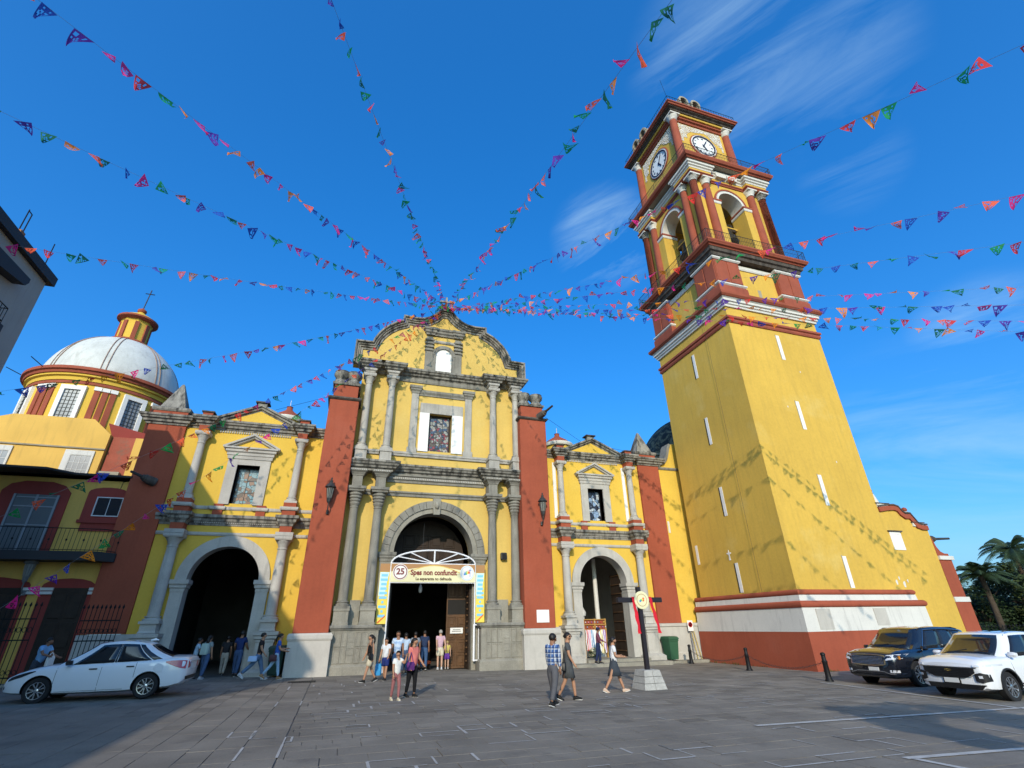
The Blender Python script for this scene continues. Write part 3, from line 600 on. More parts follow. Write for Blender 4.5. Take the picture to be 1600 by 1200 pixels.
    box_part('pediment_block', STN, w, xc-.22, xc+.22, Y0-.1, Y0+.3, 12.74, 12.98); box_part('pediment_block_cap', TBK, w, xc-.34, xc+.34, Y0-.2, Y0+.4, 12.98, 13.05)
    # window
    wy = Y0-.10
    MB().ribbon([(xc-.99, 7.5), (xc-.99, 9.82), (xc+.99, 9.82), (xc+.99, 7.5)], [(xc-.53, 7.5), (xc-.53, 9.5), (xc+.53, 9.5), (xc+.53, 7.5)], wy, Y0+.45).obj('window_surround', STL, w)
    cornice([(xc-1.02, Y0), (xc-1.02, Y0-.12), (xc+1.02, Y0-.12), (xc+1.02, Y0)], [(-.1, 9.80), (.02, 9.80), (.04, 9.95), (.08, 9.98), (.08, 10.1), (.16, 10.16), (.16, 10.26), (.24, 10.3), (.24, 10.38), (-.1, 10.4)]).obj('window_cornice', STL, w)
    MB().prism([(xc-.95, 10.39), (xc+.95, 10.39), (xc, 10.98)], Y0-.06, Y0+.02).obj('window_pediment', YEL, w)
    sweep([(xc-1.34, 10.38), (xc, 11.10), (xc+1.34, 10.38)], [(o, Y0+y) for o, y in ((-.03, .02), (-.03, -.32), (.06, -.32), (.09, -.22), (.15, -.20), (.18, -.08), (.2, .02))], lambda u, v, h: (u, h, v)).obj('window_pediment_moulding', STL, w)
    window(w, xc-.53, xc+.53, 7.52, 9.48, Y0+.40, gl, IRON, 2, 3, .06)
    box_part('window_back', DRK, w, xc-.56, xc+.56, Y0+.5, Y0+.56, 7.45, 9.55)
    # red pilaster, plinth, pyramid finial
    box_part('red_pilaster', RED, w, pil[0], pil[1], Y0-.14, Y0+.5, 1.88, 11.30)
    box_part('pyramid_block', RED, w, pil[0]+.0, pil[1]-.1, Y0-.1, Y0+1.3, 11.76, 12.06)
    pc = (pil[0]+pil[1])/2-.05
    cornice([(pil[0], Y0+1.2), (pil[0], Y0-.08), (pil[1]-.1, Y0-.08), (pil[1]-.1, Y0+1.2)], [(-.3, 12.04), (.05, 12.04), (.10, 12.12), (.10, 12.22), (.0, 12.28), (-.3, 12.3)]).obj('pyramid_slab', STD, w)
    s_ = .58; py = Y0+.5
    MB().rings([[(pc-s_*k, py-s_*k, z), (pc+s_*k, py-s_*k, z), (pc+s_*k, py+s_*k, z), (pc-s_*k, py+s_*k, z)] for k, z in ((1, 12.22), (.5, 13.1), (.10, 13.78), (.03, 13.83))]).obj('pyramid_finial', STD, w)
    return w
left_wing = wing(-5.19, 2.32, -1, 'yellow church wing half in shade, left of the portal, with a dark open arch', AG2)
right_wing = wing(14.46, 2.41, 1, 'sunlit yellow church wing between the portal and the bell tower', AG3)
# extras of the right wing: wall up to the tower, scroll, slit, plinth, doorstep
w = right_wing
MB().prism([(19.28, -.3), (22.0, -.3), (22.0, 13.2), (20.6, 13.0), (20.42, 12.75), (20.28, 12.35), (20.12, 11.95), (19.87, 11.62), (19.55, 11.44), (19.28, 11.40)], 27.28, 27.9).obj('link_wall', YEL, w)
cornice([(19.28, 27.28), (21.4, 27.28)], [(-.05, 11.12), (.05, 11.12), (.10, 11.2), (.10, 11.28), (-.05, 11.3)]).obj('string_course', STN, w)
sc = [(19.2, 11.42), (19.55, 11.46), (19.85, 11.62), (20.1, 11.95), (20.25, 12.35), (20.38, 12.75), (20.5, 12.95)]
sweep(sc, [(-.12, 27.16), (.06, 27.16), (.06, 27.95), (-.12, 27.95)], lambda u, v, h: (u, h, v)).obj('scroll_coping', STN, w, 'auto')
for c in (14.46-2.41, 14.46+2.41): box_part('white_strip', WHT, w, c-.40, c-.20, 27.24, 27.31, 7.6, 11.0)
box_part('wall_slit', WHD, w, 19.42, 19.55, 27.25, 27.29, 7.0, 7.72)
for a, b in ((17.25, 21.2),):
    cornice([(a, 27.5), (a, 27.10), (b, 27.10), (b, 27.5)], [(-.3, -.4), (.03, -.4), (.03, .35), (0, .4), (0, 1.68), (.06, 1.72), (.06, 1.86), (-.3, 1.9)]).obj('plinth', PLS, w)
box_part('plinth', PLS, w, 10.75, 11.72, 27.05, 27.4, -.3, 1.8)
box_part('door_step', STB, w, 11.4, 17.2, 25.55, 27.3, -.35, .10); box_part('door_step', STB, w, 12.6, 16.3, 26.15, 27.9, .0, .24)
box_part('door_step', STB, w, 17.2, 20.5, 26.4, 27.2, -.35, .02)
w = left_wing
box_part('plinth', PLS, w, -10.1, -8.05, 27.1, 27.45, -.2, 1.86)
# ------------------------------------------------------------------ bell tower
TX, TY = 24.0, 23.05
tower = site('bell_tower', 'tall yellow bell tower with red and white mouldings and two clock faces near its top', 'bell tower', (TX, TY, -0.15))
def sq(h, cx=TX, cy=TY): return [(cx-h, cy-h), (cx+h, cy-h), (cx+h, cy+h), (cx-h, cy+h)]
def ring(name, m, h, prof, parent=tower, cx=TX, cy=TY, smooth=False):
    return cornice(sq(h, cx, cy), prof, True).obj(name, m, parent, smooth)
shaft = MB().box(TX-3.55, TX+3.55, TY-3.55, TY+3.55, -.4, 20.0).obj('tower_shaft', YELT, tower)
ENDR = [(20.45, 27.0), (20.45, 19.5), (28.02, 19.5), (28.02, 19.98)]
base = cornice(ENDR, [(-.2, -.5), (.27, -.5), (.22, 1.42), (-.2, 1.44)]).obj('red_base', RED, tower)
cornice(ENDR, [(-.2, 1.42), (.225, 1.42), (.20, 2.42), (-.2, 2.44)]).obj('white_band', WHD, tower)
roll = lambda z0, z1, o: [(-.2, z0)]+[(o+.13*math.sin(PI*k/6), z0+(z1-z0)*(0.5-0.5*math.cos(PI*k/6))) for k in range(7)]+[(-.2, z1)]
cornice(ENDR, roll(2.41, 2.71, .17)).obj('red_roll', RED, tower, 'auto')
cornice([(20.45, 27.0), (20.45, 19.5), (27.78, 19.5), (27.78, 19.9)], [(-.2, 2.70), (.15, 2.70), (.13, 2.96), (-.2, 2.97)]).obj('white_band', WHD, tower)
cornice([(20.45, 27.0), (20.45, 19.5), (27.72, 19.5), (27.72, 19.9)], roll(2.95, 3.20, .06)).obj('red_roll', RED, tower, 'auto')
for x0, x1, z0, z1 in ((21.0, 21.85, 1.50, 2.36), (24.6, 25.4, 1.62, 2.36)):
    MB().box(x0, x1, 19.262, 19.32, z0, z1).obj('bare_stone_patch', PLS, base)
for z0, z1 in ((16.1, 17.82), (11.58, 13.32), (7.30, 8.95), (3.27, 4.76)):
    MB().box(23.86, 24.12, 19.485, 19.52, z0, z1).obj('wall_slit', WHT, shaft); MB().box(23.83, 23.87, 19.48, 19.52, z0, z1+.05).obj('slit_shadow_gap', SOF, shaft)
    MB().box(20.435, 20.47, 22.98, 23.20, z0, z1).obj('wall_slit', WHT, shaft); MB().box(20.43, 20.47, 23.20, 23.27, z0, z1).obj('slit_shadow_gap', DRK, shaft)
MB().box(20.435, 20.47, 26.10, 26.30, 5.0, 6.1).obj('wall_slit', WHT, shaft)
for x_, z_, s_ in ((27.1, 3.55, .10), (27.35, 3.75, .07), (27.6, 3.45, .12), (27.9, 3.62, .06), (23.2, 12.9, .05), (25.6, 9.8, .05), (25.0, 15.4, .05)):
    MB().prism([(x_+s_*(.6+.5*((k*7) % 4)/3)*math.cos(k), z_+s_*1.5*(.6+.4*((k*5) % 3)/2)*math.sin(k)) for k in range(6)], 19.492, 19.51).obj('bare_plaster_chip', WHD, shaft)
for z in (4.95,):                                        # small cross mark over the lowest slit
    MB().prism([(23.5-.07, z), (23.5+.07, z), (23.5+.05, z+.12), (23.5+.03, z+.3), (23.5+.16, z+.33), (23.5+.16, z+.40), (23.5+.04, z+.40), (23.5, z+.55), (23.5-.04, z+.40), (23.5-.16, z+.40), (23.5-.16, z+.33), (23.5-.03, z+.3), (23.5-.05, z+.12)], 20.43, 20.46, 'x').obj('wall_cross', WHT, shaft)
ring('red_string', TRED, 3.55, [(-.1, 18.16), (.06, 18.16), (.10, 18.26), (.10, 18.36), (.06, 18.40), (.15, 18.46), (.15, 18.60), (-.1, 18.64)])
ring('white_cornice', WHD, 3.55, [(-.1, 19.30), (.10, 19.30), (.12, 19.42), (.19, 19.46), (.19, 19.58), (.28, 19.62), (.28, 19.78), (.36, 19.84), (-.1, 19.86)])
ring('red_cornice', TRED, 3.55, [(-.3, 19.86), (.40, 19.86), (.50, 19.98), (.52, 20.14), (.12, 20.48), (-.3, 20.5)])
# pedestal stage
MB().box(TX-3.25, TX+3.25, TY-3.25, TY+3.25, 20.3, 24.2).obj('pedestal_stage_wall', YELT, tower)
ring('white_string', WHD, 3.25, [(-.1, 22.88), (.06, 22.88), (.10, 22.98), (.10, 23.2), (-.1, 23.22)])
for sx in (-1, 1):
    for sy in (-1, 1):
        a0, a1 = (TX-3.55, TX-1.55) if sx < 0 else (TX+1.55, TX+3.55); b0, b1 = (TY-3.55, TY-1.55) if sy < 0 else (TY+1.55, TY+3.55)
        loop = [(a0, b0), (a1, b0), (a1, b1), (a0, b1)]
        p = cornice(loop, [(-.5, 20.3), (.12, 20.3), (.12, 20.9), (.04, 21.06), (0, 21.06), (0, 21.30), (0, 23.1), (.05, 23.38), (.05, 23.68), (-.5, 23.7)], True).obj('corner_pedestal', TRED, tower)
        for zb, pr in ((21.05, [(-.1, 21.05), (.06, 21.05), (.14, 21.12), (.14, 21.20), (.06, 21.29), (-.1, 21.3)]), (23.08, [(-.1, 23.1), (.06, 23.1), (.13, 23.18), (.13, 23.27), (.05, 23.37), (-.1, 23.38)]), (23.5, [(-.1, 23.46), (.09, 23.46), (.13, 23.56), (.13, 23.64), (-.1, 23.66)])):
            cornice(loop, pr, True).obj('white_moulding', WHD, p)
        for (xa, xb) in ((a0+.06, (a0+a1)/2-.05), ((a0+a1)/2+.05, a1-.06)):
            MB().cbox(xa, xb, b0-.045 if sy < 0 else b1-.02, b0+.02 if sy < 0 else b1+.045, 21.36, 23.06, .015).obj('raised_panel', TRED, p)
        for (ya, yb) in ((b0+.06, (b0+b1)/2-.05), ((b0+b1)/2+.05, b1-.06)):
            MB().cbox(a0-.045 if sx < 0 else a1-.02, a0+.02 if sx < 0 else a1+.045, ya, yb, 21.36, 23.06, .015).obj('raised_panel', TRED, p)
MB().box(TX-.13, TX+.13, TY-3.262, TY-3.2, 20.9, 21.5).obj('small_opening', SOF, tower)
def gallery(h, z0, z1, hr, cx=TX, cy=TY, soffit=True):
    if soffit: ring('black_soffit', TBK, h-.55, [(-.5, z0-.5), (.05, z0-.5), (.1, z0-.3), (.22, z0-.24), (.25, z0+.02), (-.5, z0+.03)], tower, cx, cy)
    gl = ring('gallery_slab', TRED, h-.35, [(-1.2, z0), (.1, z0), (.15, z0+.08), (.26, z0+.12), (.30, z0+.2), (.35, z1-.1), (.35, z1), (-1.2, z1+.01)], tower, cx, cy)
    MB().box(cx-h+.3, cx+h-.3, cy-h+.3, cy+h-.3, z0-.02, z1-.05).obj('gallery_floor', SOF, gl)
    rl = MB(); hh = h-.1; n = int(2*hh/.14)
    cor = sq(hh, cx, cy)
    for i in range(4):
        a, b_ = Vector(cor[i]), Vector(cor[(i+1) % 4])
        for z, t in ((z1+.08, .015), (z1+hr, .022), (z1+hr*.55, .01)): rl.tube([(a.x, a.y, z), (b_.x, b_.y, z)], t, 4)
        for k in range(n):
            q = a+(b_-a)*k/n; rl.tube([(q.x, q.y, z1), (q.x, q.y, z1+hr)], .011 if k % 9 else .024, 4)
    stuff(rl.obj('gallery_railing', IRONG, tower))
gallery(4.2, 23.85, 24.22, .85)
# belfry
BH = 3.02
def belfry_face(parent):
    """front wall of the belfry with its arch; built once for the south side, then turned for the other three"""
    o = []
    for s in (-1, 1):
        pts = [(s*BH, 0), (s*1.08, 0)]+[(s*1.08*math.cos(PI/2*i/12), 5.25+1.08*math.sin(PI/2*i/12)) for i in range(13)]+[(0, 7.5), (s*BH, 7.5)]
        o.append(MB().prism(pts, -BH, -BH+1.15).obj('belfry_wall', YELT, parent))
        xa, xb = sorted((s*1.06, s*1.80))
        o.append(MB().box(xa, xb, -BH-.10, -BH+1.18, 0, 4.9).obj('arch_pier', YELT, parent))
        lp = [(xa, -BH+1.18), (xa, -BH-.10), (xb, -BH-.10), (xb, -BH+.2)] if s > 0 else [(xa, -BH+.2), (xa, -BH-.10), (xb, -BH-.10), (xb, -BH+1.18)]
        o.append(cornice(lp, [(-.05, 4.88), (.03, 4.88), (.06, 4.95), (.06, 5.12), (-.05, 5.13)]).obj('white_impost', WHD, parent))
        o.append(cornice(lp, [(-.05, 5.11), (.08, 5.11), (.10, 5.16), (.10, 5.26), (-.05, 5.27)]).obj('red_impost', TRED, parent))
        for x in (2.02, 3.12):
            c = MB().lathe([(.36, 0), (.36, .12), (.30, .16), (.30, .3), (.31, .35), (.30, 2.5), (.265, 6.45)], 16, (s*x, -BH-.1, 0)).obj('belfry_column', TRED, parent, 'auto'); o.append(c)
            k = MB().lathe([(.262, 6.44), (.32, 6.47), (.32, 6.53), (.28, 6.56), (.30, 6.66), (.40, 6.84), (.42, 6.9)], 16, (s*x, -BH-.1, 0)).obj('white_capital', WHD, c, 'auto')
            k2 = MB().box(s*x-.42, s*x+.42, -BH-.52, -BH+.1, 6.9, 7.03).obj('abacus', WHD, c)
    o.append(MB().ribbon(arc(0, 5.25, 1.30, 0, PI, 28), arc(0, 5.25, 1.07, 0, PI, 28), -BH-.06, -BH+1.1).obj('white_arch', WHD, parent, 'auto'))
    o.append(MB().ribbon(arc(0, 5.25, 1.42, 0, PI, 28), arc(0, 5.25, 1.29, 0, PI, 28), -BH-.10, -BH+.1).obj('red_archivolt', TRED, parent, 'auto'))
    return o
tmp = belfry_face(None)
Z24 = 24.22
for k in range(4):
    T = Matrix.Translation((TX, TY, Z24)) @ Matrix.Rotation(k*PI/2, 4, 'Z')
    for o in tmp:
        c = o if k == 0 else copy_tree(o)
        c.parent = tower; c.matrix_parent_inverse = Matrix.Translation(-tower.location); c.matrix_basis = T
MB().box(TX-1.9, TX+1.9, TY-1.9, TY+1.9, 30.9, 31.0).obj('belfry_ceiling', SOF, tower)
MB().box(TX-2.6, TX+2.6, TY-2.6, TY+2.6, 31.0, 33.0).obj('belfry_core', YELT, tower)
def ress_sq(hb, hf, a):          # square loop with breaks forward over the paired columns at each corner
    b = a; p = []
    def R4(k, x, y):
        c, s_ = [(1, 0), (0, 1), (-1, 0), (0, -1)][k]; return (TX+x*c-y*s_, TY+x*s_+y*c)
    for k in range(4): p += [R4(k, -hf, -hf), R4(k, -b, -hf), R4(k, -b, -hb), R4(k, b, -hb), R4(k, b, -hf)]
    return p
pr = ress_sq(3.06, 3.46, 1.62)
cornice(pr, [(-.6, 31.24), (.03, 31.24), (.06, 31.33), (.12, 31.37), (.12, 31.45), (-.6, 31.47)], True).obj('red_string', TRED, tower)
cornice(pr, [(-.6, 31.45), (.02, 31.45), (.02, 31.78), (-.6, 31.8)], True).obj('yellow_frieze', YELT, tower)
cornice(pr, [(-.7, 31.76), (.05, 31.76), (.08, 31.88), (.17, 31.94), (.17, 32.06), (.27, 32.12), (.27, 32.28), (-.7, 32.4)], True).obj('white_cornice', WHD, tower)
for x in (-.5, .5):
    MB().prism([(TX+x-.42, 31.80), (TX+x+.42, 31.80), (TX+x+.5, 32.28), (TX+x-.5, 32.28)], TY-3.36, TY-3.1).obj('white_bracket', WHD, tower)
gallery(4.02, 32.42, 32.82, .78, soffit=False)
# clock stage
QX, QY = TX-.22, TY+.22
MB().box(QX-2.5, QX+2.5, QY-2.5, QY+2.5, 32.7, 39.6).obj('clock_stage_wall', YELT, tower)
for sx in (-1, 1):
    for sy in (-1, 1):
        c = MB().lathe([(.42, 32.8), (.42, 33.0), (.34, 33.05), (.33, 36), (.29, 38.55)], 16, (QX+sx*2.58, QY+sy*2.58, 0)).obj('clock_column', TRED, tower, 'auto')
        MB().lathe([(.29, 38.54), (.34, 38.6), (.3, 38.68), (.36, 38.85), (.45, 39.0), (.45, 39.05)], 16, (QX+sx*2.58, QY+sy*2.58, 0)).obj('white_capital', WHD, c, 'auto')
        MB().box(QX+sx*2.58-.46, QX+sx*2.58+.46, QY+sy*2.58-.46, QY+sy*2.58+.46, 39.05, 39.18).obj('abacus', WHD, c)
ring('red_lintel', TRED, 2.5, [(-.2, 38.78), (.10, 38.78), (.14, 38.95), (.28, 39.0), (.28, 39.2), (-.2, 39.22)], tower, QX, QY)
ring('yellow_frieze', YELT, 2.6, [(-.2, 39.2), (.30, 39.2), (.34, 39.36), (-.2, 39.38)], tower, QX, QY)
ring('black_soffit', TBK, 2.6, [(-.2, 39.36), (.42, 39.36), (.46, 39.46), (.62, 39.52), (.64, 39.6), (-.2, 39.62)], tower, QX, QY)
ring('roof_cornice', TRED, 2.6, [(-.6, 39.6), (.74, 39.6), (.78, 39.7), (.86, 39.74), (.86, 39.86), (-2.5, 39.92)], tower, QX, QY)
rl = MB(); cor = sq(3.3, QX, QY)
for i in range(4):
    a, b_ = Vector(cor[i]), Vector(cor[(i+1) % 4])
    for z in (40.1, 40.5): rl.tube([(a.x, a.y, z), (b_.x, b_.y, z)], .02, 4)
    for k in range(26): q = a+(b_-a)*k/26; rl.tube([(q.x, q.y, 39.85), (q.x, q.y, 40.5)], .012, 4)
rl.tube([(cor[0][0]+.1, cor[0][1]+.1, 40.4), (cor[0][0]-.2, cor[0][1]+.1, 42.6)], .012, 4)
stuff(rl.obj('roof_railing', IRON, tower))
for k in range(4):
    T = Matrix.Translation((QX, QY, 0)) @ Matrix.Rotation(k*PI/2, 4, 'Z')
    for x in (-1.60, -.42):
        d = MB().ribbon([(x-.46, 39.86), (x-.46, 40.75)]+arc(x, 40.75, .46, PI, 0, 14)[1:]+[(x+.46, 39.86)], [(x-.30, 39.86), (x-.30, 40.75)]+arc(x, 40.75, .30, PI, 0, 14)[1:]+[(x+.30, 39.86)], -3.28, -2.3).obj('roof_arch', SOF, tower)
        d.matrix_basis = T
        e = MB().box(x-.44, x+.44, -2.4, -2.3, 39.86, 41.0).obj('roof_arch_back', TBK, d)
# clocks
CLK = plain('clock_face_white', (0.78, 0.80, 0.80), 0.4); NAVY = plain('clock_ring_navy', (0.015, 0.018, 0.05), 0.45)
def clock():
    c = MB().lathe([(1.28, 0), (1.30, .05), (1.20, .10), (1.20, 0)], 48).obj('clock', TRED, None, 'auto')
    MB().lathe([(1.205, .0), (1.205, .08), (1.10, .09), (1.10, .0)], 48).obj('white_rim', WHT, c, 'auto')
    MB().lathe([(1.105, .0), (1.105, .115), (1.0, .12), (1.0, 0)], 48).obj('navy_rim', NAVY, c, 'auto')
    MB().lathe([(1.01, .0), (1.01, .05), (.005, .052)], 48).obj('dial', CLK, c)
    for i, s_ in enumerate(('XII', 'I', 'II', 'III', 'IV', 'V', 'VI', 'VII', 'VIII', 'IX', 'X', 'XI')):
        a = -i*PI/6+PI/2
        t = text('numeral', s_, .22, NAVY, c, (.80*math.cos(a), .80*math.sin(a), .056), (0, 0, a-PI/2), .004, .012, sx=.8)
    for ang, L, wd in ((R(90-152), .62, .07), (R(90-30), .88, .05)):
        hnd = MB().add([(-.16, -wd*.7, .07), (-.16, wd*.7, .07), (L*.7, wd, .07), (L, 0, .07), (L*.7, -wd, .07), (-.16, -wd*.7, .09), (-.16, wd*.7, .09), (L*.7, wd, .09), (L, 0, .09), (L*.7, -wd, .09)], [(0, 1, 2, 3, 4), (9, 8, 7, 6, 5), (0, 5, 6, 1), (1, 6, 7, 2), (2, 7, 8, 3), (3, 8, 9, 4), (4, 9, 5, 0)]).obj('clock_hand', NAVY, c)
        hnd.matrix_basis = Matrix.Rotation(ang, 4, 'Z')
    MB().lathe([(.09, .06), (.09, .105), (.01, .11)], 12).obj('hub', NAVY, c)
    return c
ck = clock()
def spandrel():
    """white stucco lace round the clock: small raised florets between the arch line and the frame"""
    b = MB(); rr = random.Random(4)
    for i in range(-20, 21):
        for j in range(-4, 27):
            x, z = i*.105+rr.uniform(-.02, .02), j*.105+rr.uniform(-.02, .02)
            d = math.hypot(x, z-.0)
            if abs(x) > 2.05 or z > 2.08 or z < -.05: continue
            if d < 1.62+.10*math.sin(6*math.atan2(z, x)) or (z < .5 and abs(x) < 1.85): continue
            s_ = rr.uniform(.042, .062); a = rr.random()
            b.add([(x+s_*math.cos(a+k*PI/3), z+s_*math.sin(a+k*PI/3), .02) for k in range(6)]+[(x, z, .075)], [(k, (k+1) % 6, 6) for k in range(6)])
    return stuff(b.obj('stucco_lace', WHT, None))
sp = spandrel()
for k, (cxx, czz) in enumerate(((.0, 36.62), (0, 36.62), (0, 36.62), (0, 36.62))):
    T = Matrix.Translation((QX, QY, czz)) @ Matrix.Rotation(k*PI/2, 4, 'Z') @ Matrix.Translation((0, -2.5, 0)) @ Matrix.Rotation(PI/2, 4, 'X')
    for o in (ck, sp):
        c = o if k == 0 else copy_tree(o); setpar(c, tower); c.matrix_basis = T
# bells hang in the belfry
BRZ = plain('dark_bronze', (0.06, 0.048, 0.03), 0.5, 0.7)
def bell(x, y, z, s, label):
    t = thing('church_bell', label, 'bell', (x, y, z), 0, 'bells in the tower')
    MB().lathe([(.62*s, 0), (.60*s, .06*s), (.46*s, .3*s), (.38*s, .7*s), (.33*s, .95*s), (.2*s, 1.08*s), (.03*s, 1.12*s)], 20).obj('bell_body', BRZ, t, True)
    MB().box(-.75*s, .75*s, -.12*s, .12*s, 1.1*s, 1.35*s).obj('yoke', WOODD, t)
    MB().box(-2.0, 2.0, -.08, .08, 1.35*s, 1.35*s+.16).obj('beam', YELT, t)
    return t
bell(TX, TY-2.0, 26.6, 1.1, 'bronze bell in the tower arch of the right hand face')
b2 = bell(TX-2.0, TY, 26.6, 1.1, 'bronze bell in the tower arch of the left hand face'); b2.rotation_euler.z = PI/2
MB().tube([(TX-2.6, 19.2, 24), (20.33, 21.4, 24.0), (20.33, 21.6, .2)], .007, 4).obj('cable', IRONG, tower)

# ------------------------------------------------------------------ low wing to the right of the tower
annex = site('church_annex', 'low yellow church wall with wavy red coping right of the tower', 'church wall', (29.3, 19.5, -.2))
AT = [(27.56, 7.28), (28.2, 7.38), (28.72, 7.42), (28.98, 7.36), (29.16, 7.12), (29.4, 6.98), (29.74, 7.0), (29.9, 6.78), (30.1, 6.5), (30.4, 6.42), (30.86, 6.42)]
MB().prism([(27.56, -.5), (30.86, -.5)]+AT[::-1], 19.52, 20.1).obj('wall', YELT, annex)
sweep(AT, [(-.10, 19.42), (.14, 19.42), (.14, 20.2), (-.10, 20.2)], lambda u, v, h: (u, h, v)).obj('red_coping', RED, annex)
sweep([(x, z) for x, z in AT], [(-.20, 19.40), (-.13, 19.40), (-.13, 20.25), (-.20, 20.25)], lambda u, v, h: (u, h, v)).obj('coping_edge', TBK, annex)
MB().box(30.2, 30.86, 20.1, 27, -.5, 6.3).obj('side_wall', YELT, annex)
MB().box(30.86, 32.0, 19.5, 20.6, -.6, 2.62).obj('red_pilaster', RED, annex); MB().box(30.86, 32.03, 19.47, 20.6, 2.62, 2.86).obj('white_band', WHD, annex); MB().box(30.86, 31.82, 19.5, 20.6, 2.86, 4.72).obj('red_pilaster', RED, annex)
MB().box(30.86, 31.95, 19.42, 20.7, 4.72, 4.92).obj('white_cap', WHD, annex)
MB().prism([(30.86, 4.92), (31.75, 4.92), (31.72, 5.05), (31.45, 5.05), (31.2, 5.15), (31.02, 5.4), (30.9, 5.9), (30.86, 5.9)], 19.5, 20.3).obj('red_scroll', RED, annex)
for x, z in ((27.95, 7.40), (30.2, 6.45)):
    u = MB().box(x-.42, x+.42, 19.45, 20.25, z, z+.2).obj('urn_slab', WHD, annex)
    MB().box(x-.48, x+.48, 19.40, 20.3, z+.2, z+.235).obj('slab_edge', TBK, u)
    MB().lathe([(.28, z+.23), (.25, z+.4), (.16, z+.75), (.12, z+.82), (.17, z+.85), (.05, z+.9)], 14, (x-.1, 19.85, 0)).obj('urn', WHD, u, 'auto')
    MB().lathe([(.01, z+.86), (.12, z+.92), (.145, z+1.0), (.1, z+1.09), (.01, z+1.13)], 12, (x-.1, 19.85, 0)).obj('urn_ball', TRED, u, True)
MB().ribbon([(27.78, 5.16), (27.78, 6.1), (28.6, 6.1), (28.6, 5.16), (27.78, 5.16)], [(27.9, 5.28), (27.9, 5.98), (28.5, 5.98), (28.5, 5.28), (27.9, 5.28)], 19.49, 19.54).obj('window_surround', WHT, annex)
MB().box(27.88, 28.52, 19.508, 19.53, 5.26, 6.0).obj('window_blank', WHT, annex); MB().box(27.7, 28.7, 19.42, 19.54, 6.1, 6.16).obj('window_hood', TBK, annex)
spout(annex, (30.9, 19.9, 5.85), (1, -.25, .02), 1.5)
crb = MB().prism([(32.3, 3.6), (33.2, 3.6), (33.0, 4.1), (32.9, 4.3), (32.95, 4.6), (32.7, 4.75), (32.5, 5.2), (32.3, 5.3)], 24.0, 24.6).obj('scroll_gable', WHT, annex)

# ------------------------------------------------------------------ corner house on the left
house = site('corner_house', 'yellow and dark red two storey house in shade left of the church', 'house', (-14, 27.4, 0.2))
HY = 27.4
MB().prism([(-24, -.2), (-10.06, -.2), (-10.06, 8.55), (-24, 8.55)], HY, HY+.6).obj('wall', YELH, house)
HU, KU = 32.0, 32.0/27.4          # the upper storey stands well back behind a roof terrace
ux = lambda x: x*KU
uz = lambda z: 1.9+(z-1.9)*KU
UP = [(ux(-19.5), 8.6), (ux(-11.62), 8.6), (ux(-11.56), uz(10.62)), (ux(-12.42), uz(11.33)), (ux(-15.6), uz(11.28)), (ux(-16.4), uz(10.98)), (ux(-17.6), uz(10.3)), (ux(-19.5), uz(10.2))]
MB().prism(UP, HU, HU+.6).obj('parapet_wall', YELH, house)
cornice([(ux(-18), HU), (ux(-11.55), HU)], [(-.05, uz(9.80)), (.08, uz(9.80)), (.10, uz(9.86)), (-.05, uz(9.9))]).obj('string_course', SOF, house)
MB().prism([(ux(-11.55), 8.6), (ux(-10.5), 8.6), (ux(-10.42), uz(10.58)), (ux(-11.5), uz(10.58))], HU+.25, HU+.9).obj('worn_red_wall', REDW, house); MB().box(ux(-11.5), ux(-10.7), HU+.0, HU+.3, 9.2, uz(8.8)).obj('grey_ledge', SOF, house)
MB().box(ux(-10.5), ux(-9.6), HU+.08, HU+.7, 8.6, uz(10.55)).obj('yellow_strip', YELH, house)
MB().prism([(ux(-11.6), uz(10.58)), (ux(-9.9), uz(10.58)), (ux(-9.7), uz(10.78)), (ux(-11.95), uz(11.3))], HU+.4, HU+1.6).obj('red_roof_edge', REDH, house)
for x0, x1 in ((ux(-13.05), ux(-11.9)), (ux(-16.3), ux(-15.05))):
    zt_ = uz(9.72)
    MB().ribbon([(x0, 8.7), (x0, zt_), (x1, zt_), (x1, 8.7)], [(x0+.28, 8.7), (x0+.28, zt_-.26), (x1-.07, zt_-.26), (x1-.07, 8.7)], HU-.08, HU+.02).obj('window_surround', WHD, house)
    window(house, x0+.28, x1-.07, 8.75, zt_-.26, HU-.07, GLS2, WHD, 4, 5, .03, 'upper_window')
MB().box(-24, -10.06, HY, HU, 8.35, 8.5).obj('roof_terrace', SOF, house)
eave = MB().prism([(-24, HY), (-24, HY-1.05), (-13.0, HY-1.05), (-12.2, HY-.32), (-10.0, HY-.28), (-10.0, HY)], 8.49, 8.58, 'z').obj('eave_slab', CHAR, house)
# window with an arched red frame
MB().prism([(-11.55, 6.52), (-9.98, 6.52), (-9.98, 7.78)]+[(-10.77+.79*math.cos(t), 7.78+.25*math.sin(t)) for t in (.4, .8, 1.2, 1.57, 1.95, 2.35, 2.75)]+[(-11.55, 7.78)], HY-.07, HY+.02).obj('red_window_frame', REDH, house)
MB().box(-11.62, -9.98, HY-.11, HY+.02, 6.40, 6.53).obj('red_sill', REDH, house)
MB().box(-11.45, -10.06, HY-.05, HY+.02, 6.05, 6.40).obj('red_panel', REDH, house)
window(house, -11.15, -10.10, 6.70, 7.58, HY-.10, GLASS, plain('white_window_frame', (.6, .6, .6), .5), 2, 1, .045, 'sliding_window')
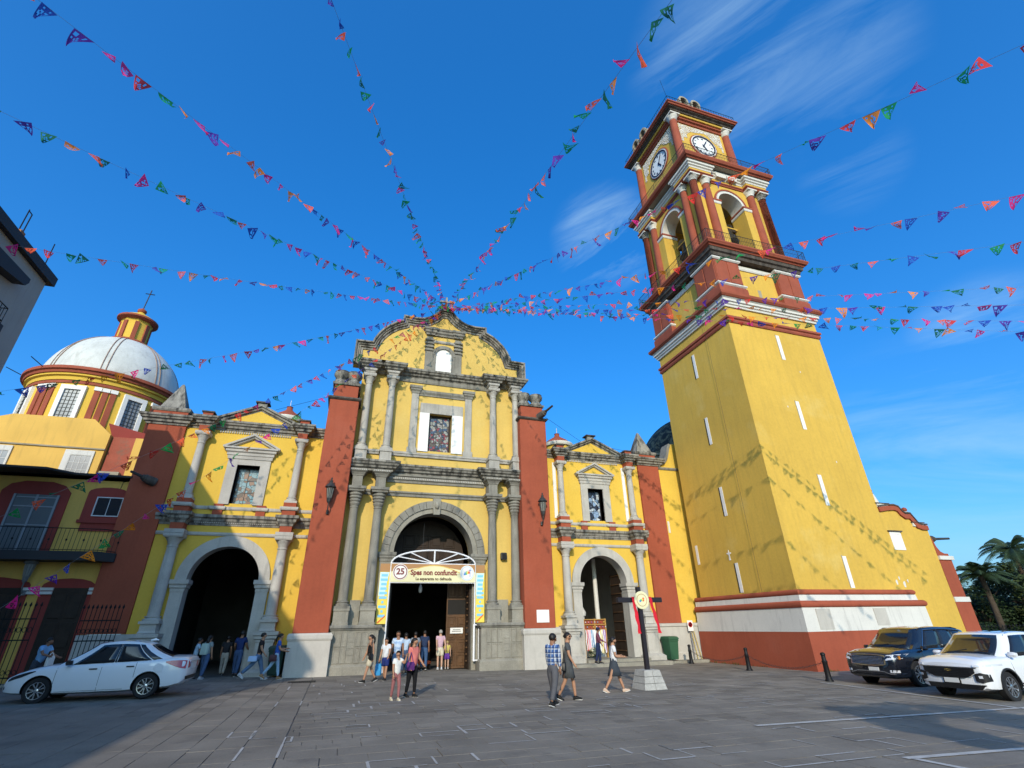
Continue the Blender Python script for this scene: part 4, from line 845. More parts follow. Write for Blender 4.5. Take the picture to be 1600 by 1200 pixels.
# balcony door in a red surround
MB().prism([(-14.75, 5.1), (-12.22, 5.1), (-12.22, 7.7), (-12.5, 8.0), (-13.0, 8.15), (-14.0, 8.15), (-14.5, 8.0), (-14.75, 7.7)], HY-.07, HY+.02).obj('red_door_surround', REDH, house)
DGM = plain('grey_metal_door', (0.13, 0.15, 0.16), 0.5, 0.2, var=.1)
bd = MB().box(-14.2, -12.56, HY-.10, HY-.02, 5.1, 7.55).obj('balcony_door', DGM, house)
for x in (-14.2, -13.38, -12.62): MB().box(x-.03, x+.05, HY-.125, HY-.09, 5.1, 7.55).obj('door_stile', plain('pale_grey_metal', (.26, .29, .31), .5), bd)
for z in (6.2, 7.0, 7.4): MB().box(-14.1, -12.64, HY-.12, HY-.09, z, z+.05).obj('door_rail', MATS['pale_grey_metal'], bd)
bal = MB().prism([(-22, HY), (-22, HY-.9), (-10.15, HY-.9), (-9.62, HY-.35), (-9.62, HY)], 4.72, 5.08, 'z').obj('balcony', CHAR, house)
rl = MB(); pts = [Vector((-22, HY-.85)), Vector((-10.15, HY-.85)), Vector((-9.68, HY-.33)), Vector((-9.68, HY-.02))]
for i in range(3):
    a, b_ = pts[i], pts[i+1]; n = max(2, int((b_-a).length/.155))
    for z, t in ((5.14, .014), (6.02, .02)): rl.tube([(a.x, a.y, z), (b_.x, b_.y, z)], t, 4)
    for k in range(n):
        q = a+(b_-a)*k/n; rl.tube([(q.x, q.y, 5.08), (q.x, q.y, 6.02)], .011, 4)
        if k % 4 == 0: rl.tube([(q.x, q.y-.01, 5.5), (q.x, q.y-.01, 5.58)], .035, 5)
stuff(rl.obj('balcony_railing', IRON, house))
# ground floor arches
for x0, x1, zt in ((-11.98, -10.1, 3.70), (-16.0, -12.4, 3.75)):
    xm = (x0+x1)/2; hw = (x1-x0)/2
    MB().prism([(x0, -.2), (x1, -.2), (x1, zt+.05)]+[(xm+hw*math.cos(t), zt+.05+.32*math.sin(t)) for t in (.3, .7, 1.1, 1.57, 2.05, 2.45, 2.85)]+[(x0, zt+.05)], HY-.06, HY+.02).obj('red_arch_frame', REDH, house)
    d = MB().box(x0+.45, x1-.18, HY-.075, HY+.01, 0, 3.68).obj('house_door', WOODD, house)
    for k in range(2):
        for j in range(3): MB().cbox(x0+.55+k*(x1-x0-.75)/2, x0+.5+(k+1)*(x1-x0-.75)/2-.05, HY-.10, HY-.06, .3+j*1.1, 1.25+j*1.1, .02).obj('door_panel', WOODD, d)
    for xa, xb in ((x0-.04, x0+.45), (x1-.16, x1+.26)):
        for z in (3.43, 3.58): MB().box(xa, xb, HY-.14, HY+.02, z, z+.11).obj('white_band', WHD, house)
MB().box(-10.1, -8.5, HY-.16, HY-.1, .1, .3).obj('kerb_skirting', CHAR, house)
spout(house, (-9.05, 27.2, 8.35), (-.72, -.62, .25), 1.15)
MB().tube([(-10.35, HY-.05, 8.4), (-10.45, HY-.06, 7.2)], .012, 4).obj('cable', IRON, house)

# ------------------------------------------------------------------ white dome behind the house, and the small lanterns
def rib_dome(): pass
DX, DY = -16.0, 36.0
dome = site('white_dome', 'large white church dome with a red and yellow drum behind the corner house', 'dome', (DX, DY, 9))
RD = 3.83
drum = MB().lathe([(RD, 9), (RD, 15.5)], 56, (DX, DY, 0), True).obj('drum', YEL, dome, 'auto')
MB().lathe([(RD-.1, 15.25), (RD+.10, 15.25), (RD+.14, 15.45), (RD+.28, 15.5), (RD+.28, 15.62), (RD-.2, 15.64)], 56, (DX, DY, 0), False).obj('yellow_cornice', YEL, dome, 'auto')
MB().lathe([(RD-.1, 15.62), (RD+.36, 15.62), (RD+.40, 15.75), (RD+.52, 15.8), (RD+.52, 15.98), (RD-.5, 16.1)], 56, (DX, DY, 0), False).obj('red_cornice', TRED, dome, 'auto')
MB().lathe([(RD-.1, 15.06), (RD+.07, 15.06), (RD+.07, 15.22), (RD-.1, 15.25)], 56, (DX, DY, 0), False).obj('red_string', TRED, dome, 'auto')
cap = MB().lathe([(3.72*math.cos(t)+.0, 16.0+3.95*math.sin(t)) for t in [PI/2*k/18 for k in range(17)]]+[(.7, 19.93)], 64, (DX, DY, 0)).obj('dome_shell', DOM, dome, True)
for k in range(8):
    a = k*PI/4+R(12); b = MB()
    for e in (-.035, .035):
        b.tube([(DX+3.74*math.cos(t)*math.cos(a+e/max(.2, math.cos(t))), DY+3.74*math.cos(t)*math.sin(a+e/max(.2, math.cos(t))), 16.0+3.97*math.sin(t)) for t in [PI/2*q/16 for q in range(15)]], .028, 4)
    stuff(b.obj('dome_rib', mat('rib_brown%d' % 0, (.3, .2, .15)) if 'rib_brown0' not in MATS else MATS['rib_brown0'], dome))
for k in range(8):                                       # drum bays: window with white splay, then three red pilasters
    a = -PI/2+R(-2)+k*PI/4
    T = Matrix.Translation((DX, DY, 0)) @ Matrix.Rotation(a+PI/2, 4, 'Z')
    w = MB().ribbon([(-.62, 12.6), (-.62, 14.92), (.62, 14.92), (.62, 12.6)], [(-.40, 12.6), (-.40, 14.66), (.40, 14.66), (.40, 12.6)], -RD-.10, -RD+.25).obj('window_surround', WHT, dome); w.matrix_basis = T
    MB().box(-.42, .42, -RD-.0, -RD+.1, 12.6, 14.7).obj('drum_window', GLS2, w)
    gb = MB()
    for i in range(1, 4): gb.box(-.40+.2*i-.012, -.40+.2*i+.012, -RD-.03, -RD+.01, 12.6, 14.66)
    for j in range(1, 9): gb.box(-.40, .40, -RD-.025, -RD+.01, 12.6+.23*j-.01, 12.6+.23*j+.01)
    stuff(gb.obj('window_grille', IRONG, w))
    for d in (-.38, 0, .38):
        q = MB().box(-.14, .14, -RD-.07, -RD+.1, 9.5, 14.75).obj('red_pilaster', TRED, dome); q.matrix_basis = Matrix.Translation((DX, DY, 0)) @ Matrix.Rotation(a+PI/2+PI/8+d/RD, 4, 'Z')
        MB().box(-.18, .18, -RD-.11, -RD+.1, 14.75, 14.98).obj('white_capital', WHT, q)
MB().lathe([(1.22, 19.5), (1.28, 19.65), (1.25, 19.85), (1.0, 20.0)], 24, (DX, DY, 0)).obj('lantern_foot', TRED, dome, 'auto')
lan = MB().lathe([(.90, 19.95), (.90, 21.45), (.94, 21.6), (1.08, 21.68)], 8, (DX, DY, 0), True, PI/8).obj('lantern', YEL, dome)
for k in range(8):
    q = MB().box(-.13, .13, -.94, -.8, 20.0, 21.4).obj('lantern_pilaster', TRED, lan); q.matrix_basis = Matrix.Translation((DX, DY, 0)) @ Matrix.Rotation(k*PI/4+PI/8, 4, 'Z')
MB().lathe([(1.06, 21.6), (1.22, 21.7), (1.22, 21.82), (1.04, 21.86)], 24, (DX, DY, 0)).obj('lantern_cornice', TRED, dome, 'auto')
MB().lathe([(1.04, 21.84), (.88, 22.05), (.5, 22.28), (.26, 22.45), (.18, 22.55)], 24, (DX, DY, 0)).obj('lantern_cap', YEL, dome, 'auto')
MB().lathe([(.15, 22.5), (.28, 22.62), (.28, 22.76), (.05, 22.95)], 12, (DX, DY, 0)).obj('finial', TRED, dome, True)
fc = MB().tube([(DX, DY, 22.8), (DX+.1, DY, 24.6)], .035, 5).obj('iron_cross', IRON, dome); MB().tube([(DX-.2, DY, 24.25), (DX+.38, DY, 24.25)], .035, 5).obj('cross_arm', IRON, fc)
for a in (-2.6, -2.05, -1.0):
    MB().tube([(DX+4.35*math.cos(a), DY+4.35*math.sin(a), 15.9), (DX+5.1*math.cos(a), DY+5.1*math.sin(a), 16.15)], .025, 5).obj('spotlight_arm', IRON, dome)
MB().lathe([(4.2, 6), (4.2, 12.3)], 8, (DX, DY+.2, 0), True, PI/8).obj('octagon_base', YELH, dome)
def lantern_dome(x, y, z, r, label):
    t = site('small_dome', label, 'small dome', (x, y, 8), 'little red lantern domes behind the wings')
    MB().lathe([(r*.92, 8), (r*.92, z)], 24, (x, y, 0)).obj('drum', YEL, t, 'auto')
    MB().lathe([(r*.9, z-.02), (r*1.05, z), (r*1.12, z+.12), (r*1.12, z+.22), (r*.9, z+.25)], 24, (x, y, 0), False).obj('white_cornice', WHD, t, 'auto')
    MB().lathe([(r*1.02, z+.22), (r*.75, z+.5), (r*.4, z+.72), (.2, z+.86), (.16, z+1.05), (.2, z+1.08), (.04, z+1.14)], 24, (x, y, 0)).obj('red_cap', TRED, t, 'auto')
    MB().tube([(x, y, z+1.1), (x, y, z+1.55)], .02, 4).obj('rod', WHD, t)
lantern_dome(-4.35, 31, 13.35, .90, 'small red capped lantern dome behind the left pediment')
lantern_dome(13.75, 31, 13.35, 1.0, 'small red capped lantern dome behind the right pediment')
bd_ = site('black_tiled_dome', 'dark dome of glazed tiles behind the right wing beside the tower', 'dome', (29.4, 36, 8))
MB().lathe([(4.75*math.cos(t), 14.2+5.0*math.sin(t)) for t in [PI/2*k/16 for k in range(15)]]+[(.5, 19.18)], 48, (29.4, 36, 0)).obj('dome_shell', BLKT, bd_, True)
MB().lathe([(4.7, 8), (4.7, 14.1), (5.0, 14.15), (5.0, 14.4), (4.6, 14.45)], 48, (29.4, 36, 0)).obj('drum', STD, bd_, 'auto')
bl = MB().lathe([(.7, 19.0), (.65, 20.6), (.9, 20.7), (.9, 20.9), (.4, 21.3), (.15, 21.6), (.22, 21.8), (.05, 22.0)], 12, (29.2, 36, 0)).obj('lantern', STD, bd_, 'auto')
sd_ = site('small_tiled_lantern', 'little dark tiled lantern in front of the black dome', 'lantern', (24.0, 33.5, 9))
MB().lathe([(.75, 9), (.75, 14.2), (.95, 14.25), (.95, 14.4), (.7, 14.45)], 8, (24.0, 33.5, 0)).obj('drum', STD, sd_)
MB().lathe([(.8, 14.4), (.6, 14.8), (.3, 15.1), (.1, 15.4), (.02, 15.6)], 12, (24.0, 33.5, 0)).obj('cap', BLKT, sd_, 'auto')

# ------------------------------------------------------------------ grey building at the left edge, whose shade falls on the square
gb_ = site('grey_building', 'tall grey rendered building with dark eaves at the left edge', 'building', (-16, 8, 0.2))
MB().box(-24, -12.12, -3.8, 19.75, -.2, 13.95).obj('wall', GREYW, gb_)
MB().box(-24.3, -11.92, -4.0, 19.93, 13.95, 14.33).obj('roof_slab', CHAR, gb_)
MB().box(-24, -12.12, -19, -3.8, -.2, 10.6).obj('lower_wall', GREYW, gb_)
MB().box(-24, -12.12, -34, -19, -.2, 9.4).obj('lower_wall', GREYW, gb_)
MB().prism([(10.0, 11.6), (18.3, 12.86), (18.42, 13.05), (18.4, 13.2), (10.0, 12.9)], -12.14, -11.75, 'x').obj('dark_canopy', CHAR, gb_)
MB().box(-12.14, -11.5, 10.0, 17.9, 10.62, 10.98).obj('balcony_slab', CHAR, gb_)
rl = MB()
for z in (11.1, 11.58): rl.tube([(-11.55, 10, z), (-11.55, 17.8, z)], .02, 4); rl.tube([(-11.55, 17.8, z), (-12.12, 17.8, z)], .02, 4)
for k in range(46): rl.tube([(-11.55, 10+k*.17, 10.98), (-11.55, 10+k*.17, 11.58)], .012, 4)
for k in range(4): rl.tube([(-11.55-k*.17, 17.8, 10.98), (-11.55-k*.17, 17.8, 11.58)], .012, 4)
stuff(rl.obj('balcony_railing', IRON, gb_))
for y in (4.0, 8.0): 
    wv = MB().box(-12.16, -12.10, y, y+1.6, 5, 7).obj('window', GLASS, gb_)
for y, dz in ((17.55, 1.3), (17.75, 1.25), (19.4, 1.3)): MB().tube([(-12.2, y, 14.3), (-12.25, y+.05, 14.3+dz)], .02, 5).obj('roof_rod', IRON, gb_)
MB().tube([(-12.25, 17.6, 15.55), (-12.25, 17.8, 15.55)], .02, 5).obj('roof_rod', IRON, gb_)
MB().box(-12.4, -12.1, 17.5, 17.75, 14.3, 14.62).obj('brick_stub', mat('rust_brick', (.3, .13, .06)), gb_)

# ------------------------------------------------------------------ iron fence by the house
def fence(name, label, pts, z0, h, step, parent=None, scroll=True):
    t = site(name, label, 'fence', ((pts[0][0]+pts[-1][0])/2, (pts[0][1]+pts[-1][1])/2, z0))
    for i in range(len(pts)-1):
        a, b_ = Vector(pts[i]), Vector(pts[i+1]); n = int((b_-a).length/step); L = (b_-a).length
        for z in (z0+.25, z0+h*.55, z0+h*.82): MB().tube([(a.x, a.y, z), (b_.x, b_.y, z)], .022, 4).obj('rail', IRON, t)
        bars = MB()
        for k in range(n+1):
            q = a+(b_-a)*k/n
            MB().tube([(q.x, q.y, z0), (q.x, q.y, z0+h-.06), (q.x, q.y, z0+h), (q.x, q.y, z0+h+.12)], [.014, .014, .045, .003], 5).obj('bar', IRON, t)
        if scroll:
            sc_ = MB()
            for k in range(n):
                q = a+(b_-a)*(k+.5)/n; d = (b_-a).normalized()
                for zc, rr in ((z0+h*.68, step*.40), (z0+.42, step*.36)):
                    sc_.tube([(q.x+d.x*rr*math.cos(u), q.y+d.y*rr*math.cos(u), zc+rr*1.2*math.sin(u)) for u in [k2*.7 for k2 in range(10)]], .012, 4)
            stuff(sc_.obj('scrollwork', IRON, t))
    return t
fence('iron_fence', 'black wrought iron fence with scrollwork in front of the corner house', [(-17, 25.6), (-11.0, 25.6)], .25, 2.7, .17)
fence('iron_gate', 'black wrought iron gate leaf standing beside the red pilaster of the church', [(-9.62, 25.7), (-8.25, 25.6)], .2, 2.65, .15)
MB().box(-17, -8.2, 25.5, 25.7, -.1, .28).obj('kerb', SOF, house)
# ------------------------------------------------------------------ door leaf, banner frame and other things at the portal
def door_leaf(x, y0, y1, z0, z1):
    d = MB().box(x-.05, x+.05, y0, y1, z0, z1).obj('door_leaf', WOOD, portal)
    n = int((z1-z0)/.58)
    for j in range(n):
        for k in range(2):
            ya, yb = y0+(y1-y0)*k/2+.05, y0+(y1-y0)*(k+1)/2-.05; za, zb = z0+.06+(z1-z0-.06)*j/n, z0+(z1-z0-.06)*(j+1)/n
            MB().rings([[(x-.05-h, ya+c, za+c), (x-.05-h, yb-c, za+c), (x-.05-h, yb-c, zb-c), (x-.05-h, ya+c, zb-c)] for h, c in ((0, 0), (.035, .02), (.035, .05), (.012, .07), (.012, .12), (.04, .16))]).obj('door_panel', WOOD, d)
    return d
d = MB().box(5.42, 6.50, 27.60, 27.70, .05, 4.15).obj('door_leaf', WOOD, portal)
def panels(parent, x0, x1, z0, z1, y, nx, nz, m):
    for i in range(nx):
        for j in range(nz):
            xa, xb = x0+(x1-x0)*i/nx+.03, x0+(x1-x0)*(i+1)/nx-.03; za, zb = z0+(z1-z0)*j/nz+.03, z0+(z1-z0)*(j+1)/nz-.03
            MB().rings([[(xa+c, y-h, za+c), (xb-c, y-h, za+c), (xb-c, y-h, zb-c), (xa+c, y-h, zb-c)] for h, c in ((0, 0), (.035, .015), (.035, .05), (.008, .065), (.008, .11), (.03, .14))]).obj('door_panel', m, parent)
panels(d, 5.46, 6.46, .12, 2.42, 27.60, 2, 4, WOOD); panels(d, 5.46, 6.46, 3.25, 4.1, 27.60, 2, 1, WOOD)
MB().box(5.47, 6.40, 27.585, 27.60, 2.48, 3.18).obj('dark_wicket', DRK, d)
d2 = MB().box(6.40, 6.48, 26.75, 27.6, .05, 4.9).obj('door_leaf', WOODD, portal)
for k in range(16): MB().cbox(6.32, 6.41, 26.95, 27.10, .35+k*.29, .43+k*.29, .02).obj('carved_knob', WOOD, d2)
MB().box(2.36, 2.46, 26.75, 27.6, .05, 4.9).obj('door_leaf', WOODD, portal)
d3 = MB().prism([(2.4, 5.0), (6.46, 5.0), (6.46, 5.4)]+arc(XC, 5.33, 2.03, .0, PI, 20)+[(2.4, 5.4)], 28.6, 28.7).obj('carved_tympanum', WOODD, portal)
panels(d3, 3.0, 6.0, 5.1, 6.6, 28.6, 4, 2, WOODD)
MB().tube([(3.95, 27.3, 7.0), (3.95, 27.3, 3.9)], .012, 4).obj('lamp_cable', IRONG, portal); MB().lathe([(.02, 3.92), (.09, 3.75), (.10, 3.6), (.05, 3.5)], 10, (3.95, 27.3, 0)).obj('hanging_lamp', WHD, portal, 'auto')
tag(MB().box(5.62, 6.28, 27.50, 27.53, 1.60, 1.86).obj('paper_sign', WHT), 'white paper notice pinned to the carved wooden door', 'notice')
nz = bpy.data.objects['paper_sign']
for z_, w_ in ((1.77, .20), (1.70, .24)): MB().box(5.95-w_, 5.95+w_, 27.494, 27.502, z_-.012, z_+.012).obj('notice_line', CHAR, nz)
# banner arch
BY = 26.22
CRM = plain('banner_cream', (0.74, 0.69, 0.42), .7); OCH = plain('banner_brown', (0.42, 0.22, 0.09), .7); MAR = plain('banner_maroon', (0.20, 0.03, 0.03), .7); GLD = plain('banner_gold', (0.72, 0.48, 0.12), .7)
LBL = plain('banner_light_blue', (0.22, 0.55, 0.78), .7); YLW = plain('banner_yellow', (0.80, 0.62, 0.10), .7); ORG = plain('banner_red_orange', (0.75, 0.12, 0.04), .7); BLU = plain('banner_blue', (0.05, 0.22, 0.6), .7); GRN = plain('banner_green', (0.10, 0.45, 0.2), .7)
PWH = plain('frame_white', (0.8, 0.8, 0.82), .4)
ban = site('jubilee_banner', 'cream and brown lettered banner on a white arched frame across the main doorway', 'banner', (4.4, BY, 0.1))
fr = MB().tube([(2.28, BY, .08), (2.28, BY, 4.78)], .035, 6).obj('frame_post', PWH, ban); MB().tube([(6.56, BY, .4), (6.56, BY, 4.76)], .035, 6).obj('frame_post', PWH, ban)
for z in (3.90, 4.78): MB().tube([(2.28, BY, z), (6.56, BY, z)], .03, 6).obj('frame_rail', PWH, ban)
MB().tube([(x, BY, z) for x, z in [(4.42+2.14*math.cos(PI*k/20), 4.78+.66*math.sin(PI*k/20)) for k in range(21)]], .04, 6).obj('frame_arch', PWH, ban)
for a in (.52, .95, 1.57, 2.19, 2.62): MB().tube([(4.42, BY, 4.80), (4.42+2.12*math.cos(a), BY, 4.79+.64*math.sin(a))], .028 if a != 1.57 else .04, 6).obj('frame_spoke', PWH, ban)
MB().box(2.30, 6.54, BY-.05, BY-.035, 3.92, 4.76).obj('banner_cloth', CRM, ban)
MB().ribbon([(2.30, 4.765), (4.42, 4.765), (6.54, 4.765)], [(2.30, 4.40), (4.42, 4.70), (6.54, 4.40)], BY-.056, BY-.046).obj('brown_corner', OCH, ban)
MB().prism([(3.0, 4.3)]+[(3.0+2.84*k/12, 4.3+.38*math.sin(PI*k/12)) for k in range(13)], BY-.062, BY-.05).obj('cream_arc', CRM, ban)
MB().ribbon([(3.0+2.84*k/12, 4.34+.38*math.sin(PI*k/12)) for k in range(13)], [(3.0+2.84*k/12, 4.30+.38*math.sin(PI*k/12)) for k in range(13)], BY-.066, BY-.055).obj('gold_line', GLD, ban)
text('motto', 'Spes non confundit', .335, MAR, ban, (4.42, BY-.068, 4.36), (PI/2, 0, 0), .003, .012, sx=.90)
text('motto_line_two', 'La esperanza no defrauda', .185, plain('banner_dark_brown', (.09, .04, .02), .7), ban, (4.42, BY-.068, 4.07), (PI/2, 0, 0), .003, .004, sx=.95)
for x, z in ((2.75, 4.38), (6.12, 4.36)):
    l = MB().lathe([(.37, 0), (.37, .012), (.01, .013)], 32).obj('round_logo', WHT, ban); l.matrix_basis = Matrix.Translation((x, BY-.056, z)) @ Matrix.Rotation(PI/2, 4, 'X')
    r_ = MB().lathe([(.335, .012), (.335, .018), (.295, .018), (.295, .012)], 32).obj('logo_ring', MAR if x < 4 else plain('logo_ring_pale', (.55, .66, .72), .7), l)
    if x < 4: text('logo_number', '25', .40, MAR, l, (0, .01, .018), (0, 0, 0), .003, .012)
    else:
        for cx_, cy_, m_ in ((-.12, -.05, BLU), (-.05, -.03, GRN), (.02, .0, YLW), (.09, .02, ORG)): MB().lathe([(.055, .012), (.055, .02), (.01, .021)], 10, (cx_, cy_, 0)).obj('logo_figure', m_, l); MB().lathe([(.03, .012), (.03, .022), (.005, .023)], 8, (cx_+.01, cy_+.09, 0)).obj('logo_head', m_, l)
        MB().box(.14, .165, -.18, .22, .012, .02).obj('logo_cross', BLU, l); MB().box(.08, .22, .12, .145, .013, .021).obj('logo_cross', BLU, l)
for x0, x1, nm in ((1.78, 2.25, 'left'), (6.60, 7.06, 'right')):
    s_ = MB().box(x0, x1, BY-.03, BY-.015, 2.08, 4.76).obj('side_banner', YLW, ban)
    MB().box(x0, x1, BY-.036, BY-.028, 4.38, 4.76).obj('brown_top', OCH, s_)
    xm = (x0+x1)/2
    MB().prism([(x0+.02, 3.3), (x0+.3, 3.3), (x0+.36, 3.9), (x1-.02, 4.36), (x0+.02, 4.36)], BY-.036, BY-.028).obj('pale_blue_field', plain('banner_sky', (.55, .75, .85), .7), s_)
    for j, w_ in enumerate((.30, .34, .26, .30, .36, .36, .10, .36, .10, .32)):
        z_ = 4.22-j*.20
        MB().box(xm-w_/2, xm+w_/2, BY-.04, BY-.03, z_-.055, z_+.055).obj('lettering_block', LBL, s_)
    MB().prism([(x0+.03, 2.12), (x0+.12, 2.12), (x1-.05, 2.4), (x1-.05, 2.46)], BY-.042, BY-.03).obj('red_swoosh', ORG, s_)
MB().ribbon([(6.50, .42), (6.50, 2.0), (7.04, 2.0), (7.04, .42), (6.50, .42)], [(6.55, .47), (6.55, 1.95), (6.99, 1.95), (6.99, .47), (6.55, .47)], BY-.03, BY+.02).obj('frame_foot', PWH, ban); MB().box(6.755, 6.785, BY-.02, BY+.01, .47, 1.95).obj('frame_bar', PWH, ban)
spk = tag(MB().cbox(8.02, 8.34, 26.32, 26.56, 5.08, 5.44, .03).obj('loudspeaker', plain('speaker_grey', (.07, .07, .07), .7)), 'small dark loudspeaker box fixed between two portal columns', 'loudspeaker'); 
MB().box(8.06, 8.30, 26.30, 26.33, 5.12, 5.40).obj('speaker_grille', IRON, spk)
# lanterns on the buttresses and the house
def lantern(x, y, z, s, label, col=IRONG, rz=0):
    t = thing('wall_lantern', label, 'lantern', (x, y, z), rz, 'wall lanterns')
    MB().tube([(0, .32, -.55), (0, .15, -.62), (0, .02, -.4), (0, 0, -.18)], .03, 6).obj('bracket', col, t, 'auto'); MB().lathe([(.07, -.7), (.06, -.5)], 8, (0, .30, 0)).obj('bracket_foot', col, t)
    MB().lathe([(.06, -.2), (.10, -.12), (.12, 0), (.20, .55), (.27, .58), (.27, .62)], 6, (0, 0, 0)).obj('lamp_frame', col, t)
    for k in range(6):
        a = k*PI/3+PI/6; p = MB().add([(-.055, -.118, .04), (.055, -.118, .04), (.085, -.178, .52), (-.085, -.178, .52)], [(0, 1, 2, 3)]).obj('glass_pane', plain('lamp_glass', (.22, .22, .19), .2) if 'lamp_glass' not in MATS else MATS['lamp_glass'], t); p.matrix_basis = Matrix.Rotation(a, 4, 'Z')
    MB().lathe([(.29, .60), (.12, .82), (.07, .86), (.09, .94), (.03, .98), (.05, 1.06), (.01, 1.12)], 8, (0, 0, 0)).obj('lamp_roof', col, t, 'auto')
    t.scale = (s, s, s); return t
lantern(-1.02, 25.16, 7.55, .95, 'iron lantern on a bracket on the left red buttress')
lantern(10.06, 25.16, 7.45, .95, 'iron lantern on a bracket on the right red buttress')
lantern(-12.45, 26.9, 4.05, .95, 'grey lantern on the shaded house wall under the balcony', plain('grey_lamp_metal', (.14, .14, .13), .6))

# ------------------------------------------------------------------ dressed cross on a pyramid base
BLACK = plain('black_lacquer_wood', (.02, .016, .02), .35)
cr_ = site('memorial_cross', 'black wooden cross with red cloth and a round emblem on a grey stone block base', 'cross', (9.98, 16.35, -.02))
zb = gz(9.98)
RG = mat('dark_red_cloth', (.62, .012, .03), .8, var=.15, vscale=6)
BAS = mat('cross_base_stone', (.42, .41, .38), .9, var=.15, vscale=4, grain=.2)
for k in range(3):
    f = lambda z: .41-.125*z/.55
    za, zb_ = zb+k*.185, zb+(k+1)*.185-.012
    for sx in (-1, 1):
        a0, a1 = sorted((0.006*sx, sx*f(k*.185))); c0, c1 = sorted((0.006*sx, sx*f((k+1)*.185)))
        MB().rings([[(9.98+a0, 16.35-f(k*.185), za), (9.98+a1, 16.35-f(k*.185), za), (9.98+a1, 16.35+f(k*.185), za), (9.98+a0, 16.35+f(k*.185), za)], [(9.98+c0, 16.35-f((k+1)*.185), zb_), (9.98+c1, 16.35-f((k+1)*.185), zb_), (9.98+c1, 16.35+f((k+1)*.185), zb_), (9.98+c0, 16.35+f((k+1)*.185), zb_)]]).obj('stone_block', BAS, cr_)
MB().box(9.98-.27, 9.98+.27, 16.35-.27, 16.35+.27, zb, zb+.54).obj('mortar_core', MORT, cr_)
MB().cbox(9.92, 10.06, 16.28, 16.42, zb+.5, 3.05, .012).obj('cross_post', BLACK, cr_)
MB().cbox(9.12, 10.87, 16.27, 16.43, 2.55, 2.71, .012).obj('cross_beam', BLACK, cr_)
ds = MB().lathe([(.285, 0), (.285, .04), (.25, .045), (.01, .046)], 32).obj('round_emblem', CRM, cr_); ds.matrix_basis = Matrix.Translation((10.02, 16.26, 2.62)) @ Matrix.Rotation(PI/2, 4, 'X')
MB().lathe([(.20, .04), (.20, .05), (.185, .05), (.185, .04)], 24).obj('emblem_ring', OCH, ds)
for cx_, cy_, m_ in ((-.07, -.03, BLU), (-.03, -.0, GRN), (.02, .01, YLW), (.055, -.01, ORG), (.06, .05, ORG)): MB().lathe([(.035, .04), (.035, .052), (.005, .053)], 10, (cx_, cy_, 0)).obj('emblem_figure', m_, ds)
for x0, x1, sgn in ((9.63, 9.86, -1), (10.30, 10.56, 1)):       # red cloth: over the beam and down on either side
    b = MB(); N_ = 14; pts = []
    for k in range(N_+1):
        z = 2.73-1.14*k/N_; xx = (9.70 if sgn < 0 else 10.36)+(.12 if sgn < 0 else .25)*k/N_+.012*math.sin(k*1.3); hw = .06+.01*math.sin(k*.9)
        pts += [(xx-hw, 16.245-.02*math.sin(k*.8), z), (xx, 16.225+.015*math.sin(k*1.1), z-.006), (xx+hw, 16.245+.015*math.sin(k*.7), z)]
    b.add(pts, [(3*k+j, 3*k+j+1, 3*k+j+4, 3*k+j+3) for k in range(N_) for j in range(2)])
    b.obj('red_cloth', RG, cr_, True)
# ------------------------------------------------------------------ bins, sign, bollards, grate
def bin_(x, y, z, rz, col, label):
    t = thing('wheelie_bin', label, 'bin', (x, y, z), rz, 'green wheelie bins')
    def rr(hw, hd, yo, z): return [(-hw, -hd+yo, z), (hw, -hd+yo, z), (hw, hd+yo, z), (-hw, hd+yo, z)]
    MB().rings([rr(.34, .32, 0, .06), rr(.36, .34, 0, .12), rr(.44, .42, -.02, .86), rr(.47, .45, -.02, .88), rr(.47, .45, -.02, .95)]).obj('bin_body', col, t)
    MB().rings([rr(.49, .48, -.03, .95), rr(.49, .48, -.03, 1.0), rr(.44, .42, .02, 1.07), rr(.3, .3, .04, 1.09)]).obj('lid', col, t)
    MB().tube([(-.4, .45, 1.0), (.4, .45, 1.0)], .025, 6).obj('handle', col, t)
    for s_ in (-1, 1):
        w_ = MB().lathe([(.02, -.03), (.11, -.03), (.11, .03), (.02, .03)], 14).obj('wheel', IRON, t); w_.location = (s_*.36, .34, .11); w_.rotation_euler = (0, PI/2, 0)
    t.scale = (.68, .8, 1.1)
BGR = plain('bin_green', (.035, .105, .055), .5); BGD = plain('bin_dark_green', (.02, .055, .04), .5)
bin_(17.85, 26.55, .03, R(4), BGR, 'green wheelie bin standing in the sun beside the right wing')
bin_(-2.2, 26.2, .12, R(-8), BGD, 'dark green wheelie bin in the shade by the left arch pier')
def bollard(x, y, label):
    t = thing('bollard', label, 'bollard', (x, y, gz(x)), 0, 'black bollards beside the tower')
    MB().lathe([(.14, 0), (.14, .04), (.11, .08), (.095, .16), (.085, .58), (.095, .60), (.095, .64), (.078, .66), (.07, .82), (.088, .84), (.08, .89), (.04, .92)], 14).obj('post', IRON, t, 'auto')
    MB().lathe([(.03, -.02), (.045, 0), (.03, .02)], 8, (0, 0, .60)).obj('chain_eye', IRON, t)
bps = [(17.15, 15.95, 'black bollard nearest the parked dark car'), (18.05, 20.95, 'black bollard halfway along the tower base'), (18.6, 25.9, 'black bollard by the church wall near the green bin')]
for p in bps: bollard(*p)
